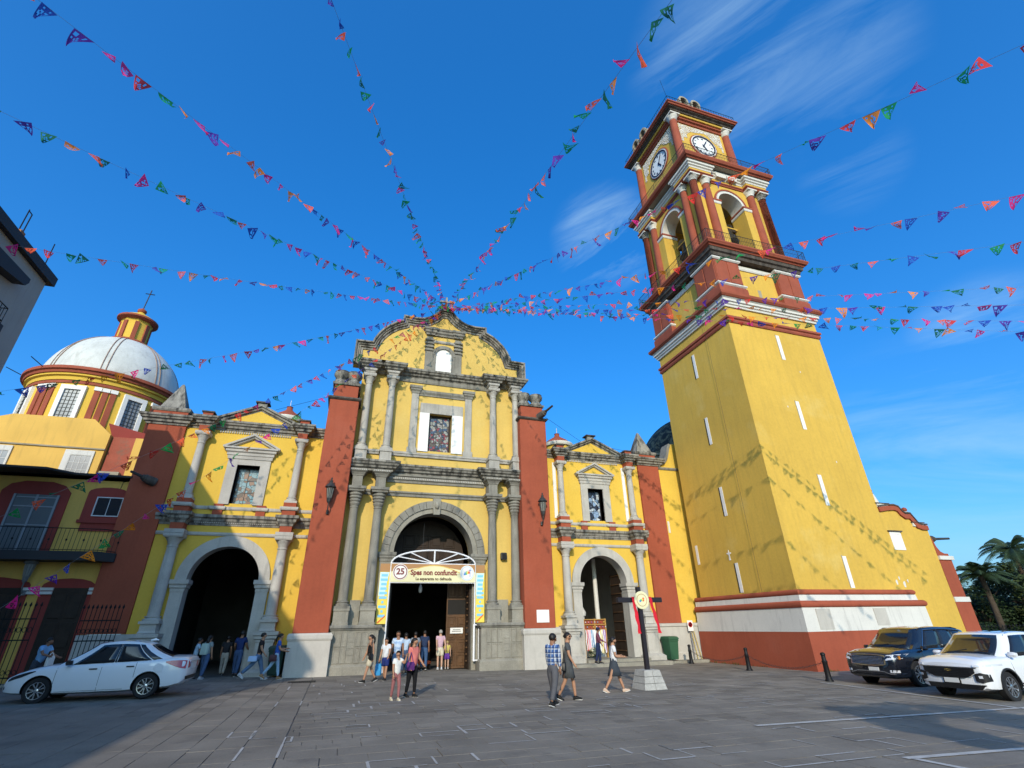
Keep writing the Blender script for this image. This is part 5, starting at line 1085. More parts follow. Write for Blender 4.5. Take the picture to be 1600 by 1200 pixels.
for i in range(2):
    a, b_ = Vector((bps[i][0], bps[i][1], gz(17.5)+.62)), Vector((bps[i+1][0], bps[i+1][1], gz(18.5)+.62)); ch = MB(); n = 46
    for k in range(n):
        t0 = (k+.5)/n; p = a.lerp(b_, t0); p.z -= .34*4*t0*(1-t0); d_ = (b_-a).normalized(); up = Vector((0, 0, 1)) if k % 2 else Vector((.95, -.3, 0))
        ch.tube([p+d_*.07*math.cos(u)+up*.035*math.sin(u) for u in [q*PI/3 for q in range(7)]], .007, 4)
    tag(stuff(ch.obj('chain', IRONG)), ['sagging chain from the nearest bollard to the middle bollard', 'sagging chain from the middle bollard to the one by the wall'][i], 'chain')
sg_ = site('no_parking_sign', 'small no parking sign on a thin post against the pale church plinth', 'sign', (19.6, 26.9, 0))
MB().tube([(19.6, 26.9, -.1), (19.6, 26.9, 1.95)], .03, 8).obj('post', plain('galvanised', (.4, .4, .4), .4, .6), sg_); pl = MB().cbox(19.42, 19.78, 26.85, 26.87, 1.45, 2.0, .006).obj('plate', WHT, sg_)
l = MB().lathe([(.14, 0), (.14, .01), (.105, .01), (.105, 0)], 24).obj('red_ring', plain('sign_red', (.5, .02, .02), .5), pl); l.matrix_basis = Matrix.Translation((19.6, 26.85, 1.78)) @ Matrix.Rotation(PI/2, 4, 'X')
sl_ = MB().box(-.12, .12, -.012, .012, .008, .014).obj('red_bar', MATS['sign_red'], l); sl_.rotation_euler.z = R(-45)
for dx_ in (.25, .5): MB().tube([(19.6+dx_, 26.95, 0), (19.55+dx_*.6, 26.98, 1.5)], .02, 6).obj('stay_pipe', plain('yellow_pipe', (.5, .38, .08), .5) if 'yellow_pipe' not in MATS else MATS['yellow_pipe'], sg_)
gr = MB(); gx, gy = -.95, 23.3
for k in range(12): gr.box(gx-.45, gx+.45, gy-.28+k*.048, gy-.255+k*.048, gz(gx)+.004, gz(gx)+.018)
MB().box(gx-.5, gx+.5, gy-.33, gy+.33, gz(gx)-.01, gz(gx)+.008).obj('drain_pit', DRK, plaza); tag(stuff(gr.obj('drain_grate', IRON)), 'black iron drain grate in the paving left of the portal', 'drain grate')

# ------------------------------------------------------------------ stand of ribbons in the right arch, flowers, statue, kneeler
st = site('ribbon_stand', 'wooden souvenir stand hung with coloured ribbons inside the right arch', 'stand', (13.9, 27.6, .24))
MB().box(13.22, 14.58, 27.75, 27.85, 1.55, 2.16).obj('back_board', plain('stand_red_brown', (.28, .07, .03), .6), st)
for x in (13.22, 13.9, 14.56): MB().box(x-.03, x+.03, 27.68, 27.76, .24, 2.18).obj('post', plain('stand_gold', (.45, .25, .06), .5) if 'stand_gold' not in MATS else MATS['stand_gold'], st)
for z in (1.62, 1.88, 2.14): MB().box(13.2, 14.6, 27.66, 27.77, z-.02, z+.02).obj('rail', MATS['stand_gold'], st)
rcs = [plain('ribbon_%s' % n, c, .6) for n, c in (('white', (.75, .75, .75)), ('blue', (.15, .35, .6)), ('pink', (.7, .25, .4)), ('red', (.6, .06, .05)), ('purple', (.3, .12, .4)), ('yellow', (.7, .55, .1)), ('pale', (.6, .68, .75)))]
for i in range(26):
    x = 13.28+i*.047; L = rnd.uniform(.9, 1.25); rb_ = MB(); n = 6; pt = []
    for k in range(n+1):
        z = 1.62-L*k/n; dxx = .015*math.sin(k*1.4+i); pt += [(x+dxx-.022, 27.62+.02*math.sin(i+k), z), (x+dxx+.022, 27.60+.02*math.cos(i*2+k), z)]
    rb_.add(pt, [(2*k, 2*k+1, 2*k+3, 2*k+2) for k in range(n)]); rb_.obj('ribbon', rcs[(i*3+i//4) % 7] if i % 2 else rcs[0], st)
for i in range(14): MB().lathe([(.01, -.035), (.04, 0), (.01, .035)], 6, (13.3+i*.095, 27.63, 2.0-.24*(i % 2))).obj('trinket', rcs[i % 7], st)
fl = thing('flower_bouquet', 'white and yellow flower bouquet on the floor under the ribbon stand', 'bouquet', (13.55, 27.35, .24))
lf = MB(); pe = MB(); r9 = random.Random(9)
for i in range(90):
    a, r_, z = r9.uniform(0, 2*PI), r9.uniform(0, .26), r9.uniform(.05, .5); p = (r_*math.cos(a), r_*math.sin(a), z); s_ = .07
    lf.add([p, (p[0]+s_*math.cos(a+.5), p[1]+s_*math.sin(a+.5), z+.04), (p[0]+1.6*s_*math.cos(a), p[1]+1.6*s_*math.sin(a), z+.02)], [(0, 1, 2)])
for i in range(34):
    a, r_ = r9.uniform(0, 2*PI), r9.uniform(.05, .28); pe.lathe([(.005, -.03), (.045, 0), (.03, .025), (.005, .03)], 6, (r_*math.cos(a), r_*math.sin(a)-.02, r9.uniform(.15, .55)))
stuff(lf.obj('leaves', plain('bouquet_green', (.05, .12, .03), .8), fl)); stuff(pe.obj('blossoms', plain('bouquet_cream', (.72, .68, .45), .8), fl))
sta = site('altar_pillar', 'pale pillar with a bulging base inside the right arch', 'pillar', (13.65, 29.0, .24))
MB().lathe([(.42, .24), (.42, 1.0), (.34, 1.1), (.34, 2.3), (.42, 2.35), (.44, 2.55), (.30, 2.8), (.22, 2.95), (.18, 3.1), (.16, 5.5)], 20, (13.65, 29.2, 0)).obj('pillar', WHD, sta, 'auto')
MB().lathe([(.3, .2), (.22, .5), (.14, 2.4), (.13, 5.6)], 14, (15.1, 29.6, 0)).obj('thin_column', WHD, sta, 'auto')
dl = MB().box(15.93, 16.03, 27.9, 29.2, .24, 4.6).obj('open_door', WOODD, right_wing)
for j in range(9): MB().box(15.87, 15.94, 28.0, 29.1, .5+j*.5, .54+j*.5).obj('door_batten', WOOD, dl)
kn = site('kneeler', 'orange red upholstered kneeler just inside the main doorway', 'kneeler', (4.4, 28.6, .05))
KR = plain('kneeler_red', (.55, .08, .02), .6)
MB().cbox(4.0, 4.8, 28.4, 28.8, .78, .95, .03).obj('arm_pad', KR, kn); MB().cbox(4.0, 4.8, 28.0, 28.4, .25, .4, .03).obj('knee_pad', KR, kn)
for x in (4.05, 4.75): MB().box(x-.04, x+.04, 28.45, 28.55, .05, .8).obj('leg', WOODD, kn); MB().box(x-.04, x+.04, 28.05, 28.45, .05, .26).obj('foot', WOODD, kn)
# ------------------------------------------------------------------ people
def skin_mesh(nodes, edges, sub=1):
    me = bpy.data.meshes.new('t'); me.from_pydata([n[0] for n in nodes], edges, [])
    o = bpy.data.objects.new('t', me); COL.objects.link(o); m = o.modifiers.new('s', 'SKIN'); m.use_smooth_shade = True
    sv = me.skin_vertices[0].data
    for i, n in enumerate(nodes): sv[i].radius = (n[1]*1.13, n[1]*1.13); sv[i].use_root = (i == 0)
    s2 = o.modifiers.new('u', 'SUBSURF'); s2.levels = sub; s2.render_levels = sub
    return o
def bake(objs):
    bpy.context.view_layer.update(); dg = bpy.context.evaluated_depsgraph_get(); r = []
    for o in objs: r.append(bpy.data.meshes.new_from_object(o.evaluated_get(dg)))
    for o in objs:
        me = o.data; bpy.data.objects.remove(o); bpy.data.meshes.remove(me)
    return r
CLOTH = {}
def cloth(col, rough=.85):
    k = tuple(col)
    if k not in CLOTH: CLOTH[k] = mat('cloth_%d' % len(CLOTH), col, rough, var=.12, vscale=9, grain=.08, gscale=60, spec=.15)
    return CLOTH[k]
SKIN = [mat('skin_tan', (.40, .21, .125), .6, var=.05, grain=0), mat('skin_brown', (.27, .135, .08), .6, var=.05, grain=0), mat('skin_light', (.52, .31, .21), .6, var=.05, grain=0)]
HAIRB = plain('hair_black', (.012, .010, .009), .5); HAIRG = plain('hair_grey', (.35, .33, .30), .6); HAIRD = plain('hair_blond', (.38, .27, .12), .6)
EYE = plain('eye_dark', (.02, .015, .012), .3); LIP = plain('lip', (.30, .10, .08), .6); SOLE = plain('shoe_sole', (.6, .58, .54), .7)
def plaid():
    m = bpy.data.materials.new('blue_plaid_shirt'); m.use_nodes = True; t = m.node_tree; P = t.nodes['Principled BSDF']; P.inputs['Roughness'].default_value = .9
    tcn = t.nodes.new('ShaderNodeTexCoord'); prev = None
    col = t.nodes.new('ShaderNodeRGB'); col.outputs[0].default_value = (.045, .12, .33, 1); prev = col.outputs[0]
    for axis, sc, lo, c in ((0, 9, .80, (.62, .66, .68, 1)), (2, 9, .80, (.62, .66, .68, 1)), (0, 9, .5, None), (2, 9, .5, None)):
        sep = t.nodes.new('ShaderNodeSeparateXYZ'); t.links.new(tcn.outputs['Object'], sep.inputs[0])
        f = t.nodes.new('ShaderNodeMath'); f.operation = 'MULTIPLY'; f.inputs[1].default_value = sc; t.links.new(sep.outputs[axis], f.inputs[0])
        fr_ = t.nodes.new('ShaderNodeMath'); fr_.operation = 'FRACT'; t.links.new(f.outputs[0], fr_.inputs[0])
        g_ = t.nodes.new('ShaderNodeMath'); g_.operation = 'GREATER_THAN' if c else 'LESS_THAN'; g_.inputs[1].default_value = lo if c else .28; t.links.new(fr_.outputs[0], g_.inputs[0])
        h = t.nodes.new('ShaderNodeMath'); h.operation = 'MULTIPLY'; h.inputs[1].default_value = .7 if c else .55; t.links.new(g_.outputs[0], h.inputs[0])
        mx = t.nodes.new('ShaderNodeMix'); mx.data_type = 'RGBA'; t.links.new(h.outputs[0], mx.inputs[0]); t.links.new(prev, mx.inputs[6]); mx.inputs[7].default_value = c or (.012, .02, .07, 1); prev = mx.outputs[2]
    t.links.new(prev, P.inputs['Base Color']); return m
PLAID = plaid()
def rotx(v, a): return Vector((v[0], v[1]*math.cos(a)-v[2]*math.sin(a), v[1]*math.sin(a)+v[2]*math.cos(a)))
def person(x, y, h, rz, label, skin=0, top=('tee', (.5, .5, .5)), bottom=('trousers', (.1, .1, .12)), shoes=(.03, .03, .03), hair=('short', 0), legs=((8, 5), (-8, 8)), arms=((5, 8, 10), (-5, 8, 10)), lean=3, head=(0, 0), fem=False, glasses=False, cap=None, z=None, wide=1.0, group='people on the square'):
    """local frame: faces -Y, feet at z = 0; angles in degrees, forward positive. legs = (hip, knee), arms = (shoulder forward, outward, elbow)"""
    k = h/1.70
    t = thing('person', label, 'person', (x, y, gz(x) if z is None else z), rz, group)
    V = Vector; sk = SKIN[skin]
    sw, hw = (.155, .092) if fem else (.178, .085)
    def L(p): return V(p)
    hipz = .90
    lean_ = R(lean)
    def up(p): p = V(p)-V((0, 0, hipz)); return rotx(p, lean_)+V((0, 0, hipz))     # leaning forwards is towards -Y
    pel, wai, che, nec = V((0, 0, .93)), up((0, -.005, 1.10)), up((0, -.01, 1.27)), up((0, .01, 1.43))
    hd0 = up((0, .0, 1.50))
    ht, hn = R(head[0]), R(head[1])
    Hm = Matrix.Rotation(ht, 3, 'Z') @ Matrix.Rotation(hn, 3, 'X')
    hc = hd0+Hm @ V((0, -.02, .10)); htop = hd0+Hm @ V((0, -.005, .165)); chin = hd0+Hm @ V((0, -.065, .045)); nose = hd0+Hm @ V((0, -.128, .085))
    N = [(pel, .092*wide), (wai, .090*wide), (che, .102*wide), (nec, .062), (hd0, .050), (hc, .086), (htop, .070), (chin, .040), (nose, .014), (hd0+Hm @ V((.088, 0, .09)), .018), (hd0+Hm @ V((-.088, 0, .09)), .018)]
    E = [(0, 1), (1, 2), (2, 3), (3, 4), (4, 5), (5, 6), (4, 7), (5, 8), (5, 9), (5, 10)]
    J = {}
    feet = []
    for i, s in enumerate((1, -1)):                     # left (+X when facing -Y seen from behind), right
        a, kn = R(legs[i][0]), R(legs[i][1])
        hip = V((s*hw, 0, .88)); knee = hip+rotx((0, 0, -.42), -a); ank = knee+rotx((0, 0, -.40), -(a-kn))
        knee.x += s*.01
        J['leg', i] = (hip, knee, ank)
        b = len(N); N += [(hip, .060*wide), ((hip+knee)/2, .064*wide), (knee, .050), (knee.lerp(ank, .35), .050), (ank, .034)]
        E += [(0, b), (b, b+1), (b+1, b+2), (b+2, b+3), (b+3, b+4)]; feet.append((ank, a-kn))
    drop = min(f[0].z for f in feet)-.075
    hands = []
    for i, s in enumerate((1, -1)):
        f, o_, e = (R(v) for v in arms[i])
        sh = up((s*sw, .01, 1.385)); d1 = rotx((s*math.sin(o_), 0, -math.cos(o_)), -f-lean_*.5); el = sh+d1*.28
        d2 = rotx((s*math.sin(o_)*.4, 0, -math.cos(o_)), -f-e-lean_*.5).normalized(); wr = el+d2*.245
        J['arm', i] = (sh, el, wr, d2)
        b = len(N); N += [(sh, .058), (el, .040), (el.lerp(wr, .35), .038), (wr, .026), (wr+d2*.05, .030)]
        E += [(2, b), (b, b+1), (b+1, b+2), (b+2, b+3), (b+3, b+4)]; hands.append((wr, d2, s))
    jobs = [skin_mesh(N, E)]; names = [('body', sk)]
    tk, tcol = top; tm = tcol if not isinstance(tcol, tuple) else cloth(tcol)
    g_ = .018
    if tk == 'dress': hem = V((0, 0, .86))
    hemz = .80 if tk in ('tee', 'long') else .86
    TN = [(V((0, 0, hemz)), (.135 if fem else .128)*wide+g_), (wai, .112*wide+g_), (che, .125*wide+g_), (nec+V((0, 0, -.03)), .075)]
    TE = [(0, 1), (1, 2), (2, 3)]
    for i in range(2):
        sh, el, wr, d2 = J['arm', i]; b = len(TN)
        if tk == 'tank': TN += [(sh.lerp(nec, .35), .050)]; TE += [(2, b)]
        elif tk == 'long': TN += [(sh, .066), (el, .052), (wr.lerp(el, .1), .042)]; TE += [(2, b), (b, b+1), (b+1, b+2)]
        else: TN += [(sh, .068), (sh.lerp(el, .62), .060)]; TE += [(2, b), (b, b+1)]
    jobs.append(skin_mesh(TN, TE)); names.append(('shirt' if tk != 'dress' else 'dress_top', tm))
    bk, bcol = bottom; bm_ = cloth(bcol)
    if bk in ('trousers', 'shorts', 'leggings'):
        ex = {'trousers': .020, 'shorts': .030, 'leggings': .007}[bk]
        BN = [(V((0, 0, 1.04)), .112*wide+ex*.5)]; BE = []
        BN.append((V((0, 0, .90)), .125*wide+ex)); BE.append((0, 1))
        for i in range(2):
            hip, knee, ank = J['leg', i]; b = len(BN)
            BN += [(hip+V((0, 0, -.03)), .088*wide+ex), ((hip+knee)/2, .073*wide+ex)]; BE += [(1, b), (b, b+1)]
            if bk == 'shorts': BN += [(hip.lerp(knee, .86), .070*wide+ex)]; BE += [(b+1, b+2)]
            else:
                BN += [(knee, .054+ex), (knee.lerp(ank, .5), .048+ex), (ank.lerp(knee, .06), (.040 if bk == 'leggings' else .048)+ex*.6)]; BE += [(b+1, b+2), (b+2, b+3), (b+3, b+4)]
        jobs.append(skin_mesh(BN, BE)); names.append((bk, bm_))
    meshes = bake(jobs)
    for me, (nm, m) in zip(meshes, names):
        for v in me.vertices:                            # trunk is wider than deep
            c = v.co
            if c.z > .80 and c.z < 1.46:
                f = 1-(.26 if nm != 'trousers' else .2)*min(1, max(0, 1-abs(c.x)/.24))*min(1, (c.z-.80)/.08)*min(1, (1.46-c.z)/.06)
                c.y *= f
        if nm == 'body':
            b = MB()
            for wr, d2, s in hands:                      # palm, four fingers and thumb, slightly curled
                side = d2.cross(V((0, 1, .2))).normalized(); nrm = side.cross(d2).normalized(); b.tube([wr+d2*.01, wr+d2*.05, wr+d2*.09], [.026, .036, .030], 6)
                for q in range(4):
                    r0 = wr+d2*.085+side*(.024-.016*q); ln = (.065, .074, .070, .055)[q]; b.tube([r0, r0+d2*ln*.55-nrm*.004, r0+d2*ln*.95-nrm*.022], [.009, .008, .006], 5)
                t0 = wr+d2*.035+side*.03; b.tube([t0, t0+side*.025+d2*.03, t0+side*.026+d2*.06], [.011, .009, .007], 5)
            bm2 = bmesh.new(); bm2.from_mesh(me); hm = bpy.data.meshes.new('h'); hm.from_pydata(b.v, [], b.f); bm2.from_mesh(hm); bm2.to_mesh(me); bm2.free(); bpy.data.meshes.remove(hm)
        me.name = nm; me.materials.clear(); me.materials.append(m); me.polygons.foreach_set('use_smooth', [True]*len(me.polygons))
        o = bpy.data.objects.new(nm, me); COL.objects.link(o); o.parent = t
    if bk == 'skirt' or tk == 'dress':
        zl = .52 if tk != 'dress' else .55; m_ = bm_ if tk != 'dress' else tm
        rs = []; spread = abs(J['leg', 0][1].y-J['leg', 1][1].y)/2
        hipf = (J['leg', 0][1]+J['leg', 1][1])/2
        for z_, rx, ry in ((1.06, .128*wide, .105), (.98, .142*wide, .112), (.90, .168*wide, .13), (.75, .18*wide, max(.15, spread*.55+.085)), (zl, .185*wide, max(.165, spread*.95+.085))):
            off = hipf.y*(.9-z_)/.45 if z_ < .9 else 0
            rs.append([(rx*math.cos(u), ry*math.sin(u)*(1+.04*math.sin(5*u)*(z_ < .8))+off, z_) for u in [2*PI*q/20 for q in range(20)]])
        MB().rings(rs, True, True).obj('skirt', m_, t, True)
    for (ank, ang) in feet:                              # shoes
        b = MB(); d = rotx((0, -1, 0), -max(-.9, min(.6, ang))*.7); u = V((0, 0, 1)); u = (u-d*u.dot(d)).normalized(); sd = d.cross(u); b0 = ank-u*.075
        def ringp(f, w, h_): return [b0+d*f+sd*w*c+u*(h_*s_ if s_ > 0 else 0) for c, s_ in ((-1, 0), (1, 0), (.95, .5), (.55, 1), (-.55, 1), (-.95, .5))]
        b.rings([ringp(-.075, .028, .06), ringp(-.055, .036, .10), ringp(.03, .038, .095), ringp(.10, .046, .06), ringp(.155, .042, .045), ringp(.18, .024, .03)])
        so_ = b.obj('shoe', cloth(shoes, .6), t, True)
        b = MB(); b.rings([[b0+d*f+sd*w*c-u*zz for f, w, c in ((-.075, .033, -1), (-.075, .033, 1), (.06, .044, 1), (.13, .047, 1), (.185, .026, 1), (.185, .026, -1), (.13, .047, -1), (.06, .044, -1))] for zz in (-.004, .016)]); b.obj('sole', SOLE, so_)
    # hair, eyes, mouth
    hk, hcol = hair; hm_ = [HAIRB, HAIRG, HAIRD][hcol]
    if hk != 'bald':
        b = MB(); rs = []
        C_ = Hm @ V((0, -.008, .112))+hd0
        for i in range(8):
            th = PI/2-(PI/2+ (.55 if hk == 'short' else .75))*i/7; ring_ = []
            for q in range(16):
                u = 2*PI*q/16; front = max(0, -math.sin(u)); zz = .106*math.sin(th)
                low = -.055+.105*front if hk != 'cap' else .02
                if zz < low: zz = low
                rr = math.cos(max(th, -.3)); ring_.append(Hm @ V((.097*rr*math.cos(u), .112*rr*math.sin(u)+.010, zz))+C_)
            rs.append(ring_)
        b.rings(rs, True, True); ho = b.obj('hair', hm_, t, True)
        if hk == 'long': MB().tube([hd0+Hm @ V((0, .06, .12)), hd0+Hm @ V((0, .085, .02)), hd0+Hm @ V((0, .10, -.12)), hd0+Hm @ V((0, .10, -.22))], [.07, .075, .065, .02], 8).obj('hair_tail', hm_, ho, True)
        if hk == 'bun': MB().lathe([(.005, -.045), (.04, -.02), (.045, .01), (.005, .045)], 8, tuple(hd0+Hm @ V((0, .105, .11)))).obj('bun', hm_, ho, True)
        if hk == 'pony': MB().tube([hd0+Hm @ V((0, .09, .13)), hd0+Hm @ V((0, .14, .09)), hd0+Hm @ V((0, .15, -.05)), hd0+Hm @ V((0, .14, -.14))], [.03, .04, .035, .01], 8).obj('pony_tail', hm_, ho, True)
    for s in (-1, 1):
        e = MB().lathe([(.002, -.008), (.011, 0), (.002, .008)], 6, tuple(hd0+Hm @ V((s*.033, -.094, .105)))).obj('eye', EYE, t, True)
        MB().box(-.016, .016, -.006, .004, -.003, .003).obj('eyebrow', hm_, e).location = hd0+Hm @ V((s*.034, -.095, .125))
    mo_ = MB().box(-.022, .022, -.004, .004, -.005, .005).obj('mouth', LIP, t); mo_.location = hd0+Hm @ V((0, -.097, .047)); mo_.rotation_euler.z = ht
    if glasses:
        gl = MB().cbox(-.075, .075, -.012, .01, -.018, .018, .004).obj('sunglasses', IRON, t); gl.matrix_basis = Matrix.Translation(hd0+Hm @ V((0, -.104, .105))) @ Hm.to_4x4()
    if cap:
        cp = MB().lathe([(.108, -.01), (.108, .04), (.085, .085), (.04, .105), (.003, .108)], 14).obj('cap', cloth(cap), t, True); cp.matrix_basis = Matrix.Translation(hd0+Hm @ V((0, -.005, .125))) @ Hm.to_4x4()
        MB().prism([(-.08, -.08), (.08, -.08), (.075, -.16), (0, -.19), (-.075, -.16)], -.012, .003, 'z').obj('peak', cloth(cap), cp)
    for ch in t.children: ch.location.z -= 0
    t.scale = (k, k, k); t.location.z -= drop*k
    return t
def held(name, label, cat, t, off, builder):
    o = thing(name, label, cat, t.location+Matrix.Rotation(t.rotation_euler.z, 3, "Z") @ (Vector(off)*t.scale.x), t.rotation_euler.z); builder(o); return o
P = person
Dg = lambda a: R(a)
p_plaid = P(5.63, 13.9, 1.66, Dg(125), 'man in a blue plaid shirt and grey trousers walking on the square', 1, ('long', PLAID), ('trousers', (.10, .10, .11)), (.02, .02, .02), ('short', 0), ((14, 6), (-12, 12)), ((6, 6, 8), (-8, 6, 8)), 6, (-18, 4))
p_grey = P(6.45, 14.75, 1.67, Dg(62), 'woman in sunglasses and a short dark grey dress walking beside the man in plaid', 0, ('dress', (.075, .08, .085)), ('skirt', (.075, .08, .085)), (.015, .015, .015), ('bun', 0), ((16, 10), (-14, 16)), ((-4, 8, 12), (10, 8, 20)), 3, (-25, 0), True, True, wide=1.12)
p_girl3 = P(8.52, 15.9, 1.56, Dg(75), 'girl in a white top and dark denim skirt striding to the right near the cross', 0, ('tee', (.68, .68, .70)), ('skirt', (.05, .06, .075)), (.55, .40, .30), ('pony', 0), ((24, 4), (-22, 10)), ((2, 6, 88), (6, 6, 80)), 3, (-12, 6), True)
p_cap = P(13.0, 25.75, 1.62, Dg(60), 'man in a cap and a maroon jacket at the steps of the right arch', 1, ('long', (.16, .05, .08)), ('trousers', (.02, .03, .08)), (.02, .02, .02), ('short', 0), ((8, 8), (-8, 6)), ((20, 8, 40), (10, 8, 20)), 4, (0, 8), cap=(.02, .025, .07), z=.10)
p_pink = P(2.38, 17.1, 1.53, Dg(35), 'woman in a coral pink top and black leggings beside a girl in white', 0, ('tee', (.66, .19, .16)), ('leggings', (.012, .012, .014)), (.02, .02, .02), ('long', 0), ((6, 5), (-7, 7)), ((12, 10, 30), (6, 12, 14)), 3, (15, 0), True, wide=1.22)
p_girlw = P(1.86, 16.5, 1.22, Dg(20), 'small girl in a white tee with one hand raised to her face', 0, ('tee', (.70, .70, .66)), ('leggings', (.30, .12, .12)), (.55, .48, .35), ('long', 0), ((10, 8), (-9, 8)), ((60, 8, 100), (8, 8, 12)), 2, (-35, 5), True)
p_tank = P(1.46, 22.3, 1.62, Dg(-70), 'woman in a black tank top and beige shorts walking left with a shoulder bag', 0, ('tank', (.012, .012, .013)), ('shorts', (.52, .46, .34)), (.02, .02, .02), ('pony', 0), ((20, 6), (-17, 12)), ((-10, 8, 12), (10, 8, 12)), 3, (-5, 0), True, wide=1.1)
p_boy = P(2.08, 22.7, 1.47, Dg(-30), 'boy in white tee and navy shorts beside the woman in black', 0, ('tee', (.66, .67, .70)), ('shorts', (.02, .035, .16)), (.03, .03, .03), ('short', 0), ((9, 5), (-9, 9)), ((16, 10, 25), (4, 8, 12)), 4, (15, 10))
p_dad = P(2.6, 23.5, 1.70, Dg(-5), 'man in pale blue patterned shirt and blue shorts facing the square', 1, ('tee', mat('pale_blue_print_shirt', (.55, .64, .74), .85, var=.1, vscale=5, mix2=((.25, .38, .6), 5.0))), ('shorts', (.16, .25, .40)), (.05, .05, .06), ('short', 0), ((5, 4), (-7, 6)), ((3, 9, 10), (-4, 9, 10)), 1, (-8, 0), wide=1.1)
p_10 = P(3.2, 25.7, 1.62, Dg(172), 'person in a white and blue shirt seen from behind at the door', 1, ('tee', (.42, .52, .64)), ('trousers', (.06, .09, .16)), (.03, .03, .03), ('short', 0), z=.06)
p_gray = P(3.72, 26.3, 1.63, Dg(186), 'man in a grey tee and pale jeans seen from behind at the main door', 1, ('tee', (.24, .26, .29)), ('trousers', (.20, .28, .38)), (.04, .04, .04), ('short', 0), z=.08, arms=((3, 10, 8), (0, 14, 14)))
p_navy = P(4.30, 27.2, 1.68, Dg(178), 'man in a navy polo and blue jeans seen from behind in the main doorway', 1, ('tee', (.025, .04, .09)), ('trousers', (.05, .10, .20)), (.03, .03, .03), ('short', 0), z=.08, wide=1.08)
p_pinkm = P(5.05, 27.0, 1.68, Dg(182), 'older man in pale pink shirt and cream shorts, hands behind him', 2, ('tee', (.58, .38, .44)), ('shorts', (.62, .56, .42)), (.6, .6, .62), ('short', 1), ((2, 2), (-3, 3)), ((-28, 6, -4), (-28, 6, -4)), 1, z=.08)
p_child = P(5.42, 27.1, 1.2, Dg(170), 'child with a yellow top and purple shorts beside the man in pink', 2, ('tee', (.55, .45, .12)), ('shorts', (.12, .04, .28)), (.5, .5, .5), ('short', 2), z=.08)
p_bl = P(-9.56, 23.4, 1.62, Dg(68), 'person in a light blue shirt behind the bonnet of the white car', 1, ('tee', (.22, .42, .66)), ('trousers', (.05, .06, .08)), (.03, .03, .03), ('short', 0), arms=((22, 8, 40), (30, 8, 40)), lean=16, head=(0, 12))
p_a1 = P(-5.42, 26.3, 1.52, Dg(110), 'person in a pale blue shirt behind the boot of the white car', 1, ('tee', (.36, .50, .62)), ('trousers', (.05, .08, .13)), (.03, .03, .03), ('short', 0), arms=((30, 8, 60), (20, 8, 50)), lean=8, z=.15)
p_a2 = P(-4.98, 26.2, 1.60, Dg(150), 'woman in jeans with a pale green backpack at the left arch', 0, ('tee', (.25, .30, .30)), ('trousers', (.07, .12, .22)), (.5, .5, .5), ('long', 0), arms=((40, 8, 70), (4, 8, 10)), fem=True, z=.15)
p_wp = P(-4.6, 28.3, 1.60, Dg(175), 'person in white trousers standing inside the dark left arch', 1, ('tee', (.03, .03, .035)), ('trousers', (.42, .38, .32)), (.1, .1, .1), ('short', 0), z=.10)
p_db = P(-3.87, 27.0, 1.76, Dg(168), 'man in a dark blue shirt and jeans standing in the left arch', 1, ('tee', (.02, .04, .13)), ('trousers', (.05, .09, .18)), (.03, .03, .03), ('short', 0), ((8, 4), (-10, 4)), z=.14, arms=((5, 12, 50), (5, 14, 50)))
p_c1 = P(-2.8, 24.9, 1.72, Dg(88), 'young man in a dark tee and jeans striding past the left arch', 0, ('tee', (.03, .025, .025)), ('trousers', (.10, .17, .28)), (.45, .47, .5), ('short', 0), ((20, 4), (-34, 14)), ((-12, 6, 14), (12, 6, 25)), 4, (0, 0))
p_c2 = P(-2.12, 24.8, 1.66, Dg(92), 'woman in a blue top and light blue jeans walking beside the man in dark', 0, ('tee', (.03, .10, .42)), ('leggings', (.30, .46, .62)), (.30, .18, .09), ('pony', 0), ((14, 4), (-26, 14)), ((10, 6, 80), (12, 6, 60)), 4, (0, 0), True)
BLK = plain('black_leather', (.012, .012, .013), .4)
def bag(m, w, d, h, strap):
    def f(o):
        MB().rings([[(x*w*s_, y*d*s_, z) for x, y in ((-1, -.6), (-.8, -1), (.8, -1), (1, -.6), (1, .6), (.8, 1), (-.8, 1), (-1, .6))] for z, s_ in ((-h, .85), (-h*.8, 1), (h*.6, .97), (h, .8))]).obj('bag_body', m, o, 'auto')
        if strap: MB().tube([(-w*.8, 0, h*.8), (-w*.4, .0, h+strap*.6), (0, 0, h+strap), (w*.4, 0, h+strap*.6), (w*.8, 0, h*.8)], .012, 5).obj('strap', m, o)
    return f
held('handbag', 'black handbag on the arm of the woman in grey', 'bag', p_grey, (-.20, .10, .84), bag(BLK, .15, .06, .11, .42))
held('shoulder_bag', 'black shoulder bag worn by the woman in the tank top', 'bag', p_tank, (.19, -.08, .92), bag(BLK, .14, .05, .11, .45))
held('plastic_bag', 'blue plastic shopping bag hanging beside the boy in white', 'bag', p_boy, (-.33, .02, .42), bag(plain('blue_plastic', (.05, .30, .62), .4), .13, .07, .20, .14))
held('backpack', 'pale green backpack on the woman at the left arch', 'backpack', p_a2, (0, .17, 1.16), bag(plain('pale_green_nylon', (.40, .52, .46), .7), .15, .09, .21, 0))
held('waist_bag', 'purple bag at the side of the woman in coral pink', 'bag', p_pink, (-.20, -.12, .88), bag(plain('purple_cloth', (.13, .03, .17), .7), .12, .07, .11, .25))
held('paper_bag', 'white carrier bag held by the person behind the white car', 'bag', p_bl, (.02, -.42, .92), bag(WHT, .13, .06, .16, .1))
held('folded_jacket', 'striped blue jacket carried by the young man in dark', 'jacket', p_c1, (-.22, .18, .78), bag(plain('striped_cloth', (.35, .48, .68), .8), .10, .16, .10, 0))
